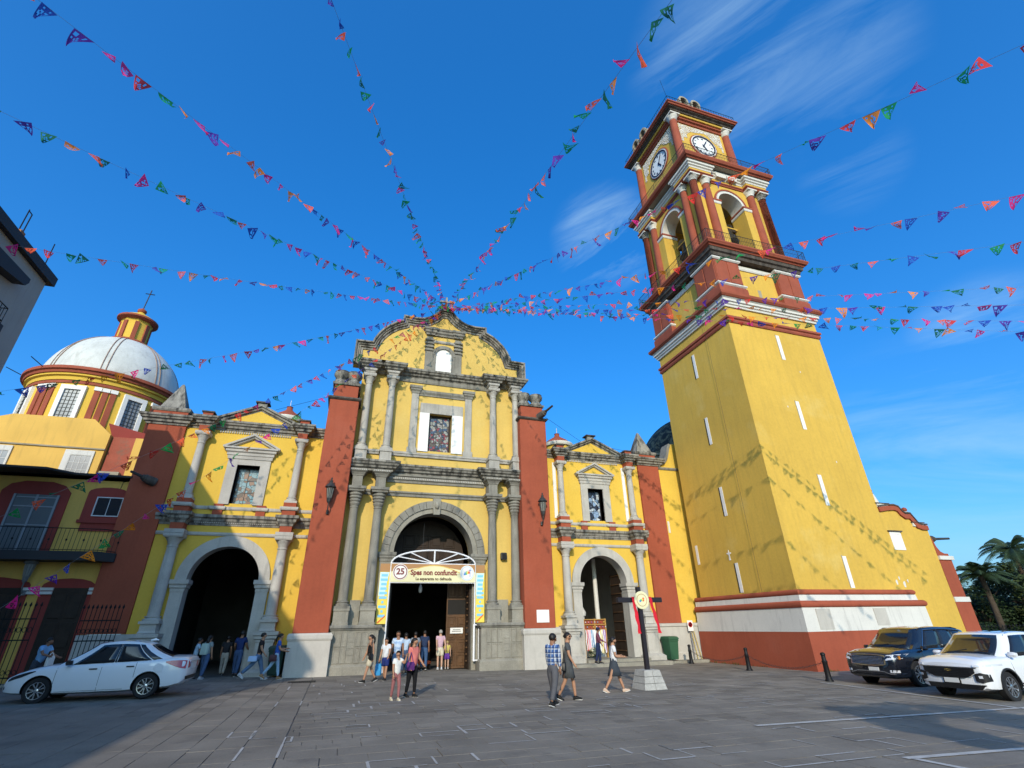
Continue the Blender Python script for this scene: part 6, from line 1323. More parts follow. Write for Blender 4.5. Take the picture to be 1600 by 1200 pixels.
held('red_bag', 'dark red bag held by the woman in light jeans', 'bag', p_c2, (-.2, .12, .80), bag(plain('dark_maroon', (.06, .02, .025), .6), .10, .14, .12, .2))
# ------------------------------------------------------------------ cars (local frame: front towards +X, left side +Y)
CW = mat('white_car_paint', (.74, .75, .77), .28, var=0, grain=0, spec=.5, coat=1.0); CB = mat('dark_navy_car_paint', (.006, .008, .014), .22, var=0, grain=0, spec=.5, coat=1.0)
CG = plain('car_glass', (.012, .014, .017), .06, var=0, spec=.7); CP = plain('black_car_plastic', (.014, .014, .015), .5, var=0); CH = plain('car_chrome', (.62, .63, .65), .15, 1.0, var=0); AL = plain('wheel_alloy', (.55, .56, .58), .25, .9, var=0)
TY_ = plain('tyre_rubber', (.016, .016, .017), .8, var=0); RL = plain('red_lamp', (.42, .010, .012), .15, var=0, spec=.6, coat=1); LL = plain('clear_lamp', (.62, .64, .68), .1, var=0, spec=.7, coat=1); PLT = plain('number_plate', (.62, .62, .60), .5, var=0)
AMB = plain('amber_lamp', (.6, .22, .03), .2, var=0)
def lerp_tab(tab, x):
    if x <= tab[0][0]: return tab[0][1:]
    for a, b in zip(tab, tab[1:]):
        if x <= b[0]:
            t = (x-a[0])/(b[0]-a[0]); t = t*t*(3-2*t)*.5+t*.5
            return tuple(p+(q-p)*t for p, q in zip(a[1:], b[1:]))
    return tab[-1][1:]
def car(name, label, loc, rz, paint, st, gh, wheels, rw, details, well=.055, tw=.21, spokes=5, sill=None):
    """st: stations (x, bottom, shoulder height, centre height, half width); gh: greenhouse dict"""
    t = thing(name, label, 'car', loc, rz, 'cars parked on the square')
    x0, x1 = st[0][0], st[-1][0]
    def sec(x):
        zb, zs, zt, w = lerp_tab(st, x); zm = zb+(zs-zb)*.55
        return [(0, zb), (w*.80, zb), (w*.955, zb+.05), (w*.99, zb+.16), (w, zm), (w*.995, zm+(zs-zm)*.45), (w*.975, zs-.06), (w*.945, zs-.015), (w*.89, zs+.28*(zt-zs)), (w*.70, zs+.62*(zt-zs)), (w*.38, zs+.9*(zt-zs)), (0, zt)]
    def side(x, z):
        p = sec(x)[1:9]
        for a, b in zip(p, p[1:]):
            if a[1] <= z <= b[1] and b[1] > a[1]: return a[0]+(b[0]-a[0])*(z-a[1])/(b[1]-a[1])
        return p[3][0]
    xs = sorted(set([x0+(x1-x0)*i/44 for i in range(45)]+[s[0] for s in st]))
    rs = []
    for x in xs:
        p = sec(x); rs.append([(x, y, z) for y, z in p]+[(x, -y, z) for y, z in p[-2:0:-1]])
    body = MB().rings(rs).obj('body', paint, t, 'auto'); body.data.materials.append(CP)
    cut = MB()
    for wx in wheels:
        for s in (-1, 1):
            ya, yb = sorted((s*.50, s*1.2)); cut = MB(); n = 30
            cut.rings([[(wx+(rw+well)*math.cos(2*PI*k/n), y, rw+.005+(rw+well)*math.sin(2*PI*k/n)) for k in range(n)] for y in (ya, yb)])
            c = cut.obj('cutter', CP, t)
            md = body.modifiers.new('b', 'BOOLEAN'); md.operation = 'DIFFERENCE'; md.object = c; md.solver = 'EXACT'; md.material_mode = 'TRANSFER'
    me = bake_keep(body); old = body.data; cs = [m.object for m in body.modifiers]; body.modifiers.clear(); body.data = me; bpy.data.meshes.remove(old)
    for c in cs: bpy.data.objects.remove(c)
    me.set_sharp_from_angle(angle=R(34))
    # greenhouse
    xf0, xf1, xr0, xr1, H, w0, w1 = (gh[k] for k in ('xf0', 'xf1', 'xr0', 'xr1', 'H', 'w0', 'w1'))
    belt = lambda x: lerp_tab([(s[0], s[2]+.55*(s[3]-s[2])) for s in st], x)[0]-.03
    bl = lambda x: lerp_tab(st, x)[1]-.01
    roofz = lambda x: H-gh.get('crown', .06)*((x-gh.get('xc', (xf1+xr1)/2))/((xf1-xr1)/2))**2
    def gp(u, q, v):               # u = 0 front .. 1 rear along the left side; q lateral -1..1; v = 0 belt .. 1 roof edge
        vv = v
        xf = xf0+(xf1-xf0)*(v+.10*math.sin(PI*v)); xr = xr0+(xr1-xr0)*(v+.12*math.sin(PI*v))
        x = xf+(xr-xf)*u; w = w0+(w1-w0)*(max(v, 0)**1.15)
        nar = 1-.13*max(0, (u-.72)/.28)**2-.10*max(0, (.22-u)/.22)**2
        zb_ = bl(x) if 0 < u < 1 else bl(x); z = zb_+(roofz(xf1+(xr1-xf1)*u)-.035-zb_)*v
        bow_f = gh.get('bow', .10)*(1-q*q)*(1 if u == 0 else 0); bow_r = -.07*(1-q*q)*(1 if u == 1 else 0)
        return Vector((x+bow_f+bow_r, w*nar*q, z+(.02*(1-q*q) if u in (0, 1) else 0)))
    nu, nq = 14, 8
    def gring(v, sc=1.0, dz=0.0):
        r = [gp(i/nu, 1, v) for i in range(nu+1)]+[gp(1, 1-2*j/nq, v) for j in range(1, nq)]+[gp(1-i/nu, -1, v) for i in range(nu+1)]+[gp(0, -1+2*j/nq, v) for j in range(1, nq)]
        if sc != 1.0:
            c = sum(r, Vector())/len(r); r = [Vector((c.x+(p.x-c.x)*sc, p.y*sc, p.z+dz)) for p in r]
        return r
    rings_ = [gring(v) for v in (-.06, .0, .2, .4, .6, .8, .93, 1.0)]+[gring(1.0, .93, .022), gring(1, .75, .036), gring(1, .4, .046)]
    cab = MB().rings(rings_).obj('cabin', paint, t, 'auto'); cab.data.set_sharp_from_angle(angle=R(50))
    def pane(nm, us, qs, vs, off=.007, m=CG, par=cab):
        A = [[gp(u, q, v) for u, q in zip(us, qs)] for v in vs]
        b = MB(); n = len(us)
        def nrm(i, j):
            du = A[i][min(j+1, n-1)]-A[i][max(j-1, 0)]; dv = A[min(i+1, len(vs)-1)][j]-A[max(i-1, 0)][j]; k = du.cross(dv).normalized()
            c = Vector(((xf1+xr1)/2, 0, .9)); return k if k.dot(A[i][j]-c) > 0 else -k
        fr = [[A[i][j]+nrm(i, j)*off for j in range(n)] for i in range(len(vs))]; bk = [[A[i][j]-nrm(i, j)*.01 for j in range(n)] for i in range(len(vs))]
        vs_ = [p for r in fr for p in r]+[p for r in bk for p in r]; K = n*len(vs); fs = []
        for i in range(len(vs)-1):
            for j in range(n-1): a = i*n+j; fs += [(a, a+1, a+n+1, a+n), (K+a+n, K+a+n+1, K+a+1, K+a)]
        edge = [j for j in range(n)]+[i*n+n-1 for i in range(1, len(vs))]+[(len(vs)-1)*n+j for j in range(n-2, -1, -1)]+[i*n for i in range(len(vs)-2, 0, -1)]
        fs += [(edge[k], edge[(k+1) % len(edge)], K+edge[(k+1) % len(edge)], K+edge[k]) for k in range(len(edge))]
        b.add(vs_, fs); return b.obj(nm, m, par, True)
    V_ = [.05, .25, .5, .75, .91]
    pane('windscreen', [0]*9, [-.90+1.8*j/8 for j in range(9)], [.04, .25, .5, .75, .95]); pane('rear_window', [1]*9, [-.86+1.72*j/8 for j in range(9)], [.10, .3, .5, .7, .92])
    for q in (-1, 1):
        for (a, b) in gh['side']:
            pane('side_window', [a+(b-a)*j/5 for j in range(6)], [q]*6, V_)
        for u in gh.get('bpillar', []): pane('door_pillar', [u-.008, u, u+.008], [q]*3, V_, .0072, CP)
        if gh.get('trim'):
            a, b = gh['side'][0][0], gh['side'][-1][1]
            pts = [gp(a+(b-a)*k/14, q, .03)+Vector((0, q*.01, 0)) for k in range(15)]+[gp(b-(b-a)*k/14, q, .93)+Vector((0, q*.01, 0)) for k in range(15)]
            MB().tube(pts+[pts[0]], .011, 5).obj('window_trim', CH, cab)
    # wheels
    for wx in wheels:
        for s in (-1, 1):
            yo = s*(lerp_tab(st, wx)[3]-.02-tw/2)
            prof = [(rw*.62, -tw*.46), (rw*.70, -tw*.5), (rw*.93, -tw*.48), (rw, -tw*.36), (rw, tw*.36), (rw*.93, tw*.48), (rw*.70, tw*.5), (rw*.66, tw*.46), (rw*.66, -tw*.40)]
            w = MB().lathe(prof[:-1], 32, cap=False).obj('wheel', TY_, t, 'auto')
            w.location = (wx, yo, rw); w.rotation_euler = (-s*PI/2, 0, 0)
            MB().lathe([(rw*.67, tw*.2), (rw*.68, tw*.47), (rw*.62, tw*.46), (rw*.60, tw*.15)], 32, cap=False).obj('rim', AL, w, 'auto')
            MB().lathe([(rw*.62, -.02), (rw*.62, .0), (.01, .001)], 24).obj('brake_disc', CP, w)
            for k in range(spokes):
                for e in (-.13, .13):
                    a = 2*PI*k/spokes+e*1.2; b = MB(); ca, sa = math.cos(a), math.sin(a); a2 = 2*PI*k/spokes+e*2.1; c2, s2 = math.cos(a2), math.sin(a2)
                    p0, p1 = Vector((rw*.10*math.cos(2*PI*k/spokes), rw*.10*math.sin(2*PI*k/spokes), tw*.40)), Vector((rw*.63*c2, rw*.63*s2, tw*.43)); n_ = Vector((-(p1-p0).y, (p1-p0).x, 0)).normalized()*rw*.045
                    b.rings([[p0-n_, p0+n_, p0+n_-Vector((0, 0, .03)), p0-n_-Vector((0, 0, .03))], [p1-n_*1.2, p1+n_*1.2, p1+n_*1.2-Vector((0, 0, .03)), p1-n_*1.2-Vector((0, 0, .03))]]); b.obj('spoke', AL, w)
            MB().lathe([(rw*.17, tw*.30), (rw*.17, tw*.42), (rw*.1, tw*.45), (.004, tw*.455)], 16).obj('hub_cap', AL, w, 'auto')
    # door gaps, handles, mirrors
    for s in (-1, 1):
        for x, za, zb_ in gh['gaps']:
            n = 8; MB().tube([(x+gh.get('rake', 0)*(k/n-.5), s*(side(x, za+(zb_-za)*k/n)-.001), za+(zb_-za)*k/n) for k in range(n+1)], .006, 4).obj('door_gap', CP, body)
        xa, xb, zl = gh['sillgap']; n = 12
        MB().tube([(xa+(xb-xa)*k/n, s*(side(xa+(xb-xa)*k/n, zl)-.001), zl) for k in range(n+1)], .006, 4).obj('door_gap', CP, body)
        for x, z in gh['handles']: 
            y = side(x, z); MB().cbox(x-.10, x+.10, min(s*(y-.01), s*(y+.03)), max(s*(y-.01), s*(y+.03)), z-.016, z+.016, .008).obj('door_handle', gh.get('hmat', paint), body)
        mx, mz = gh['mirror']; y = w0*.97
        mi = MB().rings([[(mx+dx*sc, s*(y+dy), mz+.02+dz*sc) for dx, dz in ((-.06, -.05), (.05, -.06), (.08, 0), (.05, .07), (-.06, .06))] for dy, sc in ((.02, .6), (.06, 1), (.18, 1), (.22, .7))]).obj('mirror', gh.get('mmat', paint), t, 'auto')
        if sill:
            n = 10; MB().rings([[(x, s*(side(x, zb_)+o), zb_) for zb_, o in ((sill[2], -.02), (sill[2]+.02, .015), (sill[2]+.16, .012), (sill[2]+.18, -.02))] for x in [sill[0]+(sill[1]-sill[0])*k/n for k in range(n+1)]]).obj('sill_cladding', CP, t)
    details(t, body, side, sec, st)
    return t
def bake_keep(o):
    bpy.context.view_layer.update(); return bpy.data.meshes.new_from_object(o.evaluated_get(bpy.context.evaluated_depsgraph_get()))
def sheet(parent, name, m, xf, ya, yb, zlo, zhi, th=.02, n=10, back=.05, rear=False):
    """curved plate over the nose: between heights zlo(y)..zhi(y), front surface at xf(y, z)"""
    b = MB(); vs = []; sg = -1 if rear else 1
    for i in range(n+1):
        y = ya+(yb-ya)*i/n; l, h = zlo(y), zhi(y)
        vs += [(xf(y, l), y, l), (xf(y, h), y, h), (xf(y, l)-sg*back, y, l), (xf(y, h)-sg*back, y, h)]
    fs = []
    for i in range(n):
        a, c = 4*i, 4*i+4; fs += [(a, c, c+1, a+1), (a+2, a+3, c+3, c+2), (a, a+2, c+2, c), (a+1, c+1, c+3, a+3)]
    fs += [(0, 1, 3, 2), (4*n, 4*n+2, 4*n+3, 4*n+1)]
    return b.add(vs, fs).obj(name, m, parent, 'auto')
cst = lambda z: (lambda y: z)
def nosef_old(st, rear=False):
    """x of the nose surface as a function of y, from the station widths"""
    ss = st if rear else st[::-1]
    tab = [(s[4]*.93, s[0]) for s in ss]
    def f(y):
        y = abs(y)
        if y <= tab[0][0]: return tab[0][1]
        for a, b in zip(tab, tab[1:]):
            if y <= b[0] and b[0] > a[0]: return a[1]+(b[1]-a[1])*(y-a[0])/(b[0]-a[0])
        return tab[-1][1]
    return f
def nosef(st, rear=False):
    """x of the nose (or tail) surface at lateral y and height z, found on the body's own sections"""
    def wid(x, z):
        zb, zs, zt, w = lerp_tab(st, x); zm = zb+(zs-zb)*.55
        p = [(w*.80, zb), (w*.955, zb+.05), (w*.99, zb+.16), (w, zm), (w*.995, zm+(zs-zm)*.45), (w*.975, zs-.06), (w*.945, zs-.015), (w*.89, zs+.28*(zt-zs)), (w*.70, zs+.62*(zt-zs)), (w*.38, zs+.9*(zt-zs)), (0, zt)]
        if z < zb or z > zt: return -1
        for a, b in zip(p, p[1:]):
            if a[1] <= z <= b[1] and b[1] > a[1]: return a[0]+(b[0]-a[0])*(z-a[1])/(b[1]-a[1])
        return -1
    def f(y, z=None):
        z = .6 if z is None else z; y = abs(y); x0, x1 = st[0][0], st[-1][0]; n = 90; L = .75
        for k in range(n+1):
            x = x1-L*k/n if not rear else x0+L*k/n
            if wid(x, z) >= y: return x
        return x1-L if not rear else x0+L
    return f
# ---- white sedan at the left
SED = [(-2.24, .50, .92, .98, .60), (-2.21, .40, .95, 1.03, .70), (-2.10, .30, .965, 1.07, .79), (-1.8, .24, .97, 1.08, .83), (-1.3, .21, .955, 1.05, .845), (-.6, .19, .93, 1.0, .845), (.2, .19, .91, .97, .845), (.9, .20, .885, .965, .84), (1.25, .21, .86, .95, .835), (1.6, .22, .80, .88, .82), (1.9, .24, .71, .79, .785), (2.08, .26, .63, .70, .72), (2.17, .29, .55, .61, .62), (2.21, .34, .48, .52, .48)]
def sed_details(t, body, side, sec, st):
    MB().tube([(-2.255, -.62, .905), (-2.262, 0, .915), (-2.255, .62, .905)], .018, 6).obj('boot_trim', CW, t, 'auto')
    MB().tube([(-.9, 0, 1.49), (-1.02, 0, 1.52), (-1.12, 0, 1.49)], [.03, .035, .01], 6).obj('aerial_fin', CW, t, 'auto')
    for s in (-1, 1):
        # head lamp swept back along the wing, tail lamp wrapped round the corner
        xs_ = [1.48, 1.62, 1.76, 1.9, 2.0, 2.06]
        top = [.80, .78, .745, .70, .655, .61]; low = [.775, .715, .655, .61, .575, .555]
        b = MB(); n = len(xs_); vs = []
        for x, a, c in zip(xs_, top, low): vs += [(x, s*(side(x, c)+.014), c), (x, s*(side(x, a)+.014), a), (x-.02, s*(side(x, c)-.06), c), (x-.02, s*(side(x, a)-.06), a)]
        fs = []
        for i in range(n-1): a, c = 4*i, 4*i+4; fs += [(a, c, c+1, a+1), (a+2, a+3, c+3, c+2), (a, a+2, c+2, c), (a+1, c+1, c+3, a+3)]
        fs += [(0, 1, 3, 2), (4*n-4, 4*n-2, 4*n-1, 4*n-3)]
        b.add(vs, fs).obj('headlight', CP, t, 'auto')
        vs = []; xs_ = [-1.66, -1.8, -1.95, -2.08, -2.17, -2.2]; top = [.93, .945, .95, .945, .94, .93]; low = [.90, .84, .78, .74, .72, .72]; b = MB()
        for x, a, c in zip(xs_, top, low): vs += [(x, s*(side(x, c)+.018), c), (x, s*(side(x, a)+.020), a), (x+.02, s*(side(x, c)-.06), c), (x+.02, s*(side(x, a)-.06), a)]
        fs = []
        for i in range(n-1): a, c = 4*i, 4*i+4; fs += [(a, c, c+1, a+1), (a+2, a+3, c+3, c+2), (a, a+2, c+2, c), (a+1, c+1, c+3, a+3)]
        fs += [(0, 1, 3, 2), (4*n-4, 4*n-2, 4*n-1, 4*n-3)]
        tl = b.add(vs, fs).obj('tail_light', RL, t, 'auto')
        MB().cbox(-2.255, -2.2, min(s*.42, s*.62), max(s*.42, s*.62), .73, .92, .01).obj('tail_light_inner', RL, tl)
    f = nosef(st, True)
    sheet(t, 'number_plate', PLT, lambda y, z: -2.262, -.22, .22, cst(.70), cst(.84), back=.02, n=2, rear=True)
    sheet(t, 'rear_valance', CP, lambda y, z: f(y, z)-.014, -.66, .66, cst(.42), cst(.52), back=.06, rear=True)
    MB().cbox(-1.62, -1.42, .835, .852, .66, .84, .012).obj('fuel_flap', CW, body)
    MB().lathe([(.105, 0), (.11, .006), (.10, .008), (.01, .008)], 20).obj('fuel_flap_ring', CW, body).matrix_basis = Matrix.Translation((-1.5, .838, .78)) @ Matrix.Rotation(-PI/2, 4, 'X')
    fn = nosef(st)
    sheet(t, 'grille', CP, lambda y, z: fn(y, z)+.012, -.45, .45, cst(.36), cst(.56), back=.05)
    for s in (-1, 1): MB().cbox(1.98, 2.12, min(s*.58, s*.70), max(s*.58, s*.70), .36, .46, .02).obj('fog_lamp', CP, t)
sedan = car('parked_sedan', 'white saloon car parked in the shade on the left', (-6.45, 20.35, gz(-6.45)), Dg(180), CW, SED,
    dict(xf0=1.12, xf1=.22, xr0=-1.92, xr1=-1.02, H=1.50, w0=.775, w1=.575, crown=.055, xc=-.35, side=[(.13, .475), (.50, .80), (.815, .90)], bpillar=[.4875], gaps=[(.98, .30, .86), (-.08, .24, .92), (-.92, .55, .93)], sillgap=(-.72, .9, .27), handles=[(.12, .80), (-.78, .83)], hmat=CP, mirror=(.72, .95), mmat=CP, bow=.14),
    (1.32, -1.28), .315, sed_details)
sedan.scale = (1.02, 1.02, 1.02)
# ---- dark SUV
SUV1 = [(-2.45, .55, 1.05, 1.12, .70), (-2.40, .42, 1.08, 1.15, .84), (-2.2, .33, 1.10, 1.17, .92), (-1.4, .28, 1.10, 1.17, .95), (0, .27, 1.08, 1.15, .955), (1.0, .27, 1.07, 1.16, .95), (1.5, .28, 1.05, 1.16, .945), (2.0, .28, 1.02, 1.13, .93), (2.28, .28, .97, 1.06, .89), (2.40, .30, .90, .98, .82), (2.46, .34, .84, .90, .70)]
def suv1_details(t, body, side, sec, st):
    for y in (-.45, .12): MB().tube([(1.36, y, 1.165), (1.28, y+.25, 1.21), (1.22, y+.48, 1.25)], .012, 5).obj('wiper', CP, t)
    f = nosef(st); xf = lambda y, z: f(y, z)+.024
    gz0 = lambda y: .66+.05*abs(y/.56)**3; gz1 = lambda y: .955-.03*abs(y/.56)**3
    gr_ = sheet(t, 'grille_surround', CH, lambda y, z: xf(y, z)+.012, -.60, .60, lambda y: .635+.05*abs(y/.6)**3, lambda y: .985-.04*abs(y/.6)**3, back=.07)
    sheet(gr_, 'grille_panel', CP, lambda y, z: xf(y, z)+.020, -.545, .545, lambda y: .675+.05*abs(y/.6)**3, lambda y: .95-.04*abs(y/.6)**3, back=.03)
    gm = MB()
    for j in range(6):
        for i in range(24):
            y = -.52+1.04*i/23; z = .70+.04*j+.0*abs(y)
            if z > .93-.03*abs(y/.6)**3: continue
            x = xf(y, z)+.024; gm.add([(x, y-.018, z), (x, y, z-.014), (x, y+.018, z), (x, y, z+.014), (x+.006, y, z)], [(0, 1, 4), (1, 2, 4), (2, 3, 4), (3, 0, 4)])
    stuff(gm.obj('grille_mesh', CH, gr_))
    for s in (-1, 1):
        a, b = sorted((s*.62, s*.915))
        sheet(t, 'headlight', LL, lambda y, z: f(y, z)+.026, a, b, lambda y: .80+.06*(abs(y)-.62)/.3, lambda y: .955+.03*(abs(y)-.62)/.3, back=.09)
        MB().box(2.18, 2.24, min(s*.90, s*.93), max(s*.90, s*.93), .84, .94).obj('side_marker', AMB, t)
        sheet(t, 'fog_lamp_trim', CH, lambda y, z: f(y, z)+.022, a, b, lambda y: .415, lambda y: .445, back=.05)
        sheet(t, 'fog_lamp', LL, lambda y, z: f(y, z)+.008, a+.04, b-.04, cst(.46), cst(.53), back=.05)
    sheet(t, 'bumper_trim', CH, lambda y, z: f(y, z)+.016, -.80, .80, lambda y: .47 - .06*max(0, min(1, (abs(y)-.45)/.2)), lambda y: .495-.06*max(0, min(1, (abs(y)-.45)/.2)), back=.05, n=24)
    sheet(t, 'lower_bumper', CP, lambda y, z: f(y, z)+.03, -.82, .82, cst(.28), cst(.40), back=.06)
    sheet(t, 'number_plate', PLT, lambda y, z: 2.50, -.02, .32, cst(.50), cst(.60), back=.02, n=2)
    for s in (-1, 1): MB().tube([(.5, s*.64, 1.66), (.3, s*.64, 1.715), (-1.4, s*.64, 1.715), (-1.7, s*.63, 1.66)], .022, 6).obj('roof_rail', CP, t, 'auto')
suv1 = car('parked_suv', 'black sport utility car with a chrome mesh grille parked by the tower base', (19.75, 14.45, gz(19.7)-.02), Dg(183), CB, SUV1,
    dict(xf0=1.35, xf1=.55, xr0=-2.36, xr1=-2.0, H=1.76, w0=.89, w1=.69, crown=.07, xc=-.4, side=[(.12, .375), (.40, .63), (.66, .90)], bpillar=[.3875, .645], gaps=[(1.05, .42, 1.02), (.0, .36, 1.04), (-1.0, .55, 1.05)], sillgap=(-.85, .95, .36), handles=[(.2, .95), (-.85, .96)], mirror=(.95, 1.10), trim=True),
    (1.43, -1.43), .385, suv1_details, sill=(-.95, .95, .27))
# ---- white SUV
SUV2 = [(-2.22, .55, 1.0, 1.07, .68), (-2.17, .42, 1.03, 1.10, .80), (-2.0, .33, 1.05, 1.12, .87), (-1.3, .27, 1.05, 1.12, .90), (0, .26, 1.02, 1.10, .905), (.9, .26, 1.01, 1.11, .90), (1.4, .27, 1.00, 1.11, .895), (1.85, .27, .98, 1.08, .88), (2.08, .28, .95, 1.03, .84), (2.18, .30, .90, .97, .78), (2.23, .36, .86, .91, .68)]
def suv2_details(t, body, side, sec, st):
    for y in (-.42, .12): MB().tube([(1.31, y, 1.115), (1.23, y+.25, 1.16), (1.17, y+.46, 1.20)], .012, 5).obj('wiper', CP, t)
    f = nosef(st); xf = lambda y, z: f(y, z)+.022
    g_ = sheet(t, 'grille', CP, lambda y, z: xf(y, z)+.012, -.62, .62, lambda y: .56+.13*max(0, (abs(y)-.36)/.26)**1.2, lambda y: .80, back=.06, n=16)
    for j in range(5): sheet(g_, 'grille_slat', CP, lambda y, z: xf(y, z)+.024, -.56+.02*j, .56-.02*j, cst(.61+.04*j), cst(.625+.04*j), back=.02, n=8)
    sheet(t, 'grille_bar', CH, lambda y, z: xf(y, z)+.022, -.70, .70, cst(.805), cst(.822), back=.03, n=12)
    em = MB().prism([(-.085, -.018), (-.03, -.018), (-.022, -.032), (.034, -.032), (.03, -.018), (.085, -.018), (.075, .018), (.022, .018), (.015, .032), (-.034, .032), (-.03, .018), (-.075, .018)], 0, .012, 'x').obj('grille_emblem', plain('emblem_gold', (.55, .40, .12), .25, .8), g_); em.location = (2.262, 0, .74)
    for s in (-1, 1):
        a, b = sorted((s*.62, s*.89))
        sheet(t, 'daytime_light', LL, lambda y, z: f(y, z)+.024, a, b, lambda y: .835+.02*(abs(y)-.62), lambda y: .875+.06*(abs(y)-.62), back=.08)
        a, b = sorted((s*.60, s*.85))
        fg = sheet(t, 'fog_lamp_pod', CP, lambda y, z: f(y, z)+.028, a, b, lambda y: .46+.35*abs(abs(y)-.72), lambda y: .70-.30*abs(abs(y)-.72), back=.07)
        sheet(fg, 'fog_lamp', LL, lambda y, z: f(y, z)+.036, a+.09, b-.09, cst(.57), cst(.63), back=.04, n=4)
    sheet(t, 'lower_bumper', CP, lambda y, z: f(y, z)+.035, -.76, .76, cst(.30), cst(.42), back=.06)
    sheet(t, 'skid_plate', CH, lambda y, z: f(y, z)+.045, -.62, .62, cst(.275), cst(.315), back=.06)
    sheet(t, 'number_plate', PLT, lambda y, z: 2.262, -.17, .19, cst(.44), cst(.55), back=.02, n=2); sheet(t, 'plate_frame', CP, lambda y, z: 2.256, -.20, .22, cst(.42), cst(.57), back=.02, n=2)
    for s in (-1, 1):
        MB().tube([(.4, s*.61, 1.53), (.2, s*.61, 1.585), (-1.2, s*.61, 1.585), (-1.45, s*.60, 1.53)], .02, 6).obj('roof_rail', CH, t, 'auto')
        for wx in (1.33, -1.33):
            MB().ribbon([(wx+.44*math.cos(u), .35+.44*math.sin(u)) for u in [PI*k/16 for k in range(17)]], [(wx+.395*math.cos(u), .35+.395*math.sin(u)) for u in [PI*k/16 for k in range(17)]], min(s*.885, s*.915), max(s*.885, s*.915)).obj('arch_trim', CP, t)
suv2 = car('parked_suv', 'white sport utility car with a black grille parked nearest on the right', (18.45, 11.2, gz(18.4)-.02), Dg(183), CW, SUV2,
    dict(xf0=1.30, xf1=.45, xr0=-2.12, xr1=-1.72, H=1.63, w0=.84, w1=.655, crown=.06, xc=-.3, side=[(.12, .395), (.42, .67), (.69, .90)], bpillar=[.4075, .68], gaps=[(1.0, .40, .98), (.0, .34, 1.0), (-.95, .55, 1.0)], sillgap=(-.8, .9, .34), handles=[(.2, .90), (-.8, .92)], mirror=(.90, 1.06)),
    (1.33, -1.33), .35, suv2_details, sill=(-.95, .95, .26))
# ------------------------------------------------------------------ strings of paper flags from the portal cross
FC = [plain('flag_'+n, c, .75, var=.05) for n, c in (('pink', (.72, .015, .22)), ('green', (.005, .28, .06)), ('orange', (.88, .27, .005)), ('blue', (.015, .06, .42)), ('purple', (.10, .02, .34)), ('red', (.66, .03, .02)), ('coral', (.85, .12, .04)), ('dark_green', (.005, .15, .06)))]
for m_ in FC:                                            # thin plastic: some light comes through
    nt_ = m_.node_tree; P_ = nt_.nodes['Principled BSDF']; o_ = nt_.nodes['Material Output']; tr = nt_.nodes.new('ShaderNodeBsdfTranslucent'); mx = nt_.nodes.new('ShaderNodeMixShader'); mx.inputs[0].default_value = .30
    nt_.links.new(P_.inputs['Base Color'].links[0].from_socket, tr.inputs[0]); nt_.links.new(P_.outputs[0], mx.inputs[1]); nt_.links.new(tr.outputs[0], mx.inputs[2]); tp = nt_.nodes.new('ShaderNodeBsdfTransparent'); m2 = nt_.nodes.new('ShaderNodeMixShader'); m2.inputs[0].default_value = .05; nt_.links.new(mx.outputs[0], m2.inputs[1]); nt_.links.new(tp.outputs[0], m2.inputs[2]); nt_.links.new(m2.outputs[0], o_.inputs[0])   # finely perforated
FM = []
rf = random.Random(5)
for v in range(12):
    b = MB(); n = 9; hgt = rf.uniform(.32, .42); fold = rf.uniform(-.5, .5); curl = rf.uniform(-.9, .9); sk_ = rf.uniform(-.10, .10); lift = rf.choice((0, .25, .55, .85)); cut = rf.uniform(.0, .22)
    holes = {(rf.randrange(1, n-1), rf.randrange(1, n-1)) for _ in range(17)}
    idx = {}
    for j in range(n+1):
        f = j/n; w = .175*(1-f)**.85+.012
        for i in range(n+1):
            u = i/n*2-1; x = u*w+sk_*f; z = -hgt*f*(1-.35*cut*abs(u)); y = .05*math.sin(u*2.4+fold*3)*f+curl*.16*f*f+.10*lift*f; z = z*(1-.75*lift*f); y += .30*lift*f*f+.05*fold*u
            idx[i, j] = len(b.v); b.v.append((x, y, z))
    for j in range(n):
        for i in range(n):
            if (i, j) in holes: continue
            b.f.append((idx[i, j], idx[i+1, j], idx[i+1, j+1], idx[i, j+1]))
    ms = []
    for c in FC:
        me = bpy.data.meshes.new('flag'); me.from_pydata(b.v, [], b.f); me.materials.append(c); me.polygons.foreach_set('use_smooth', [True]*len(me.polygons)); ms.append(me)
    FM.append(ms)
APEX = Vector((4.43, YW+.0, 20.75))
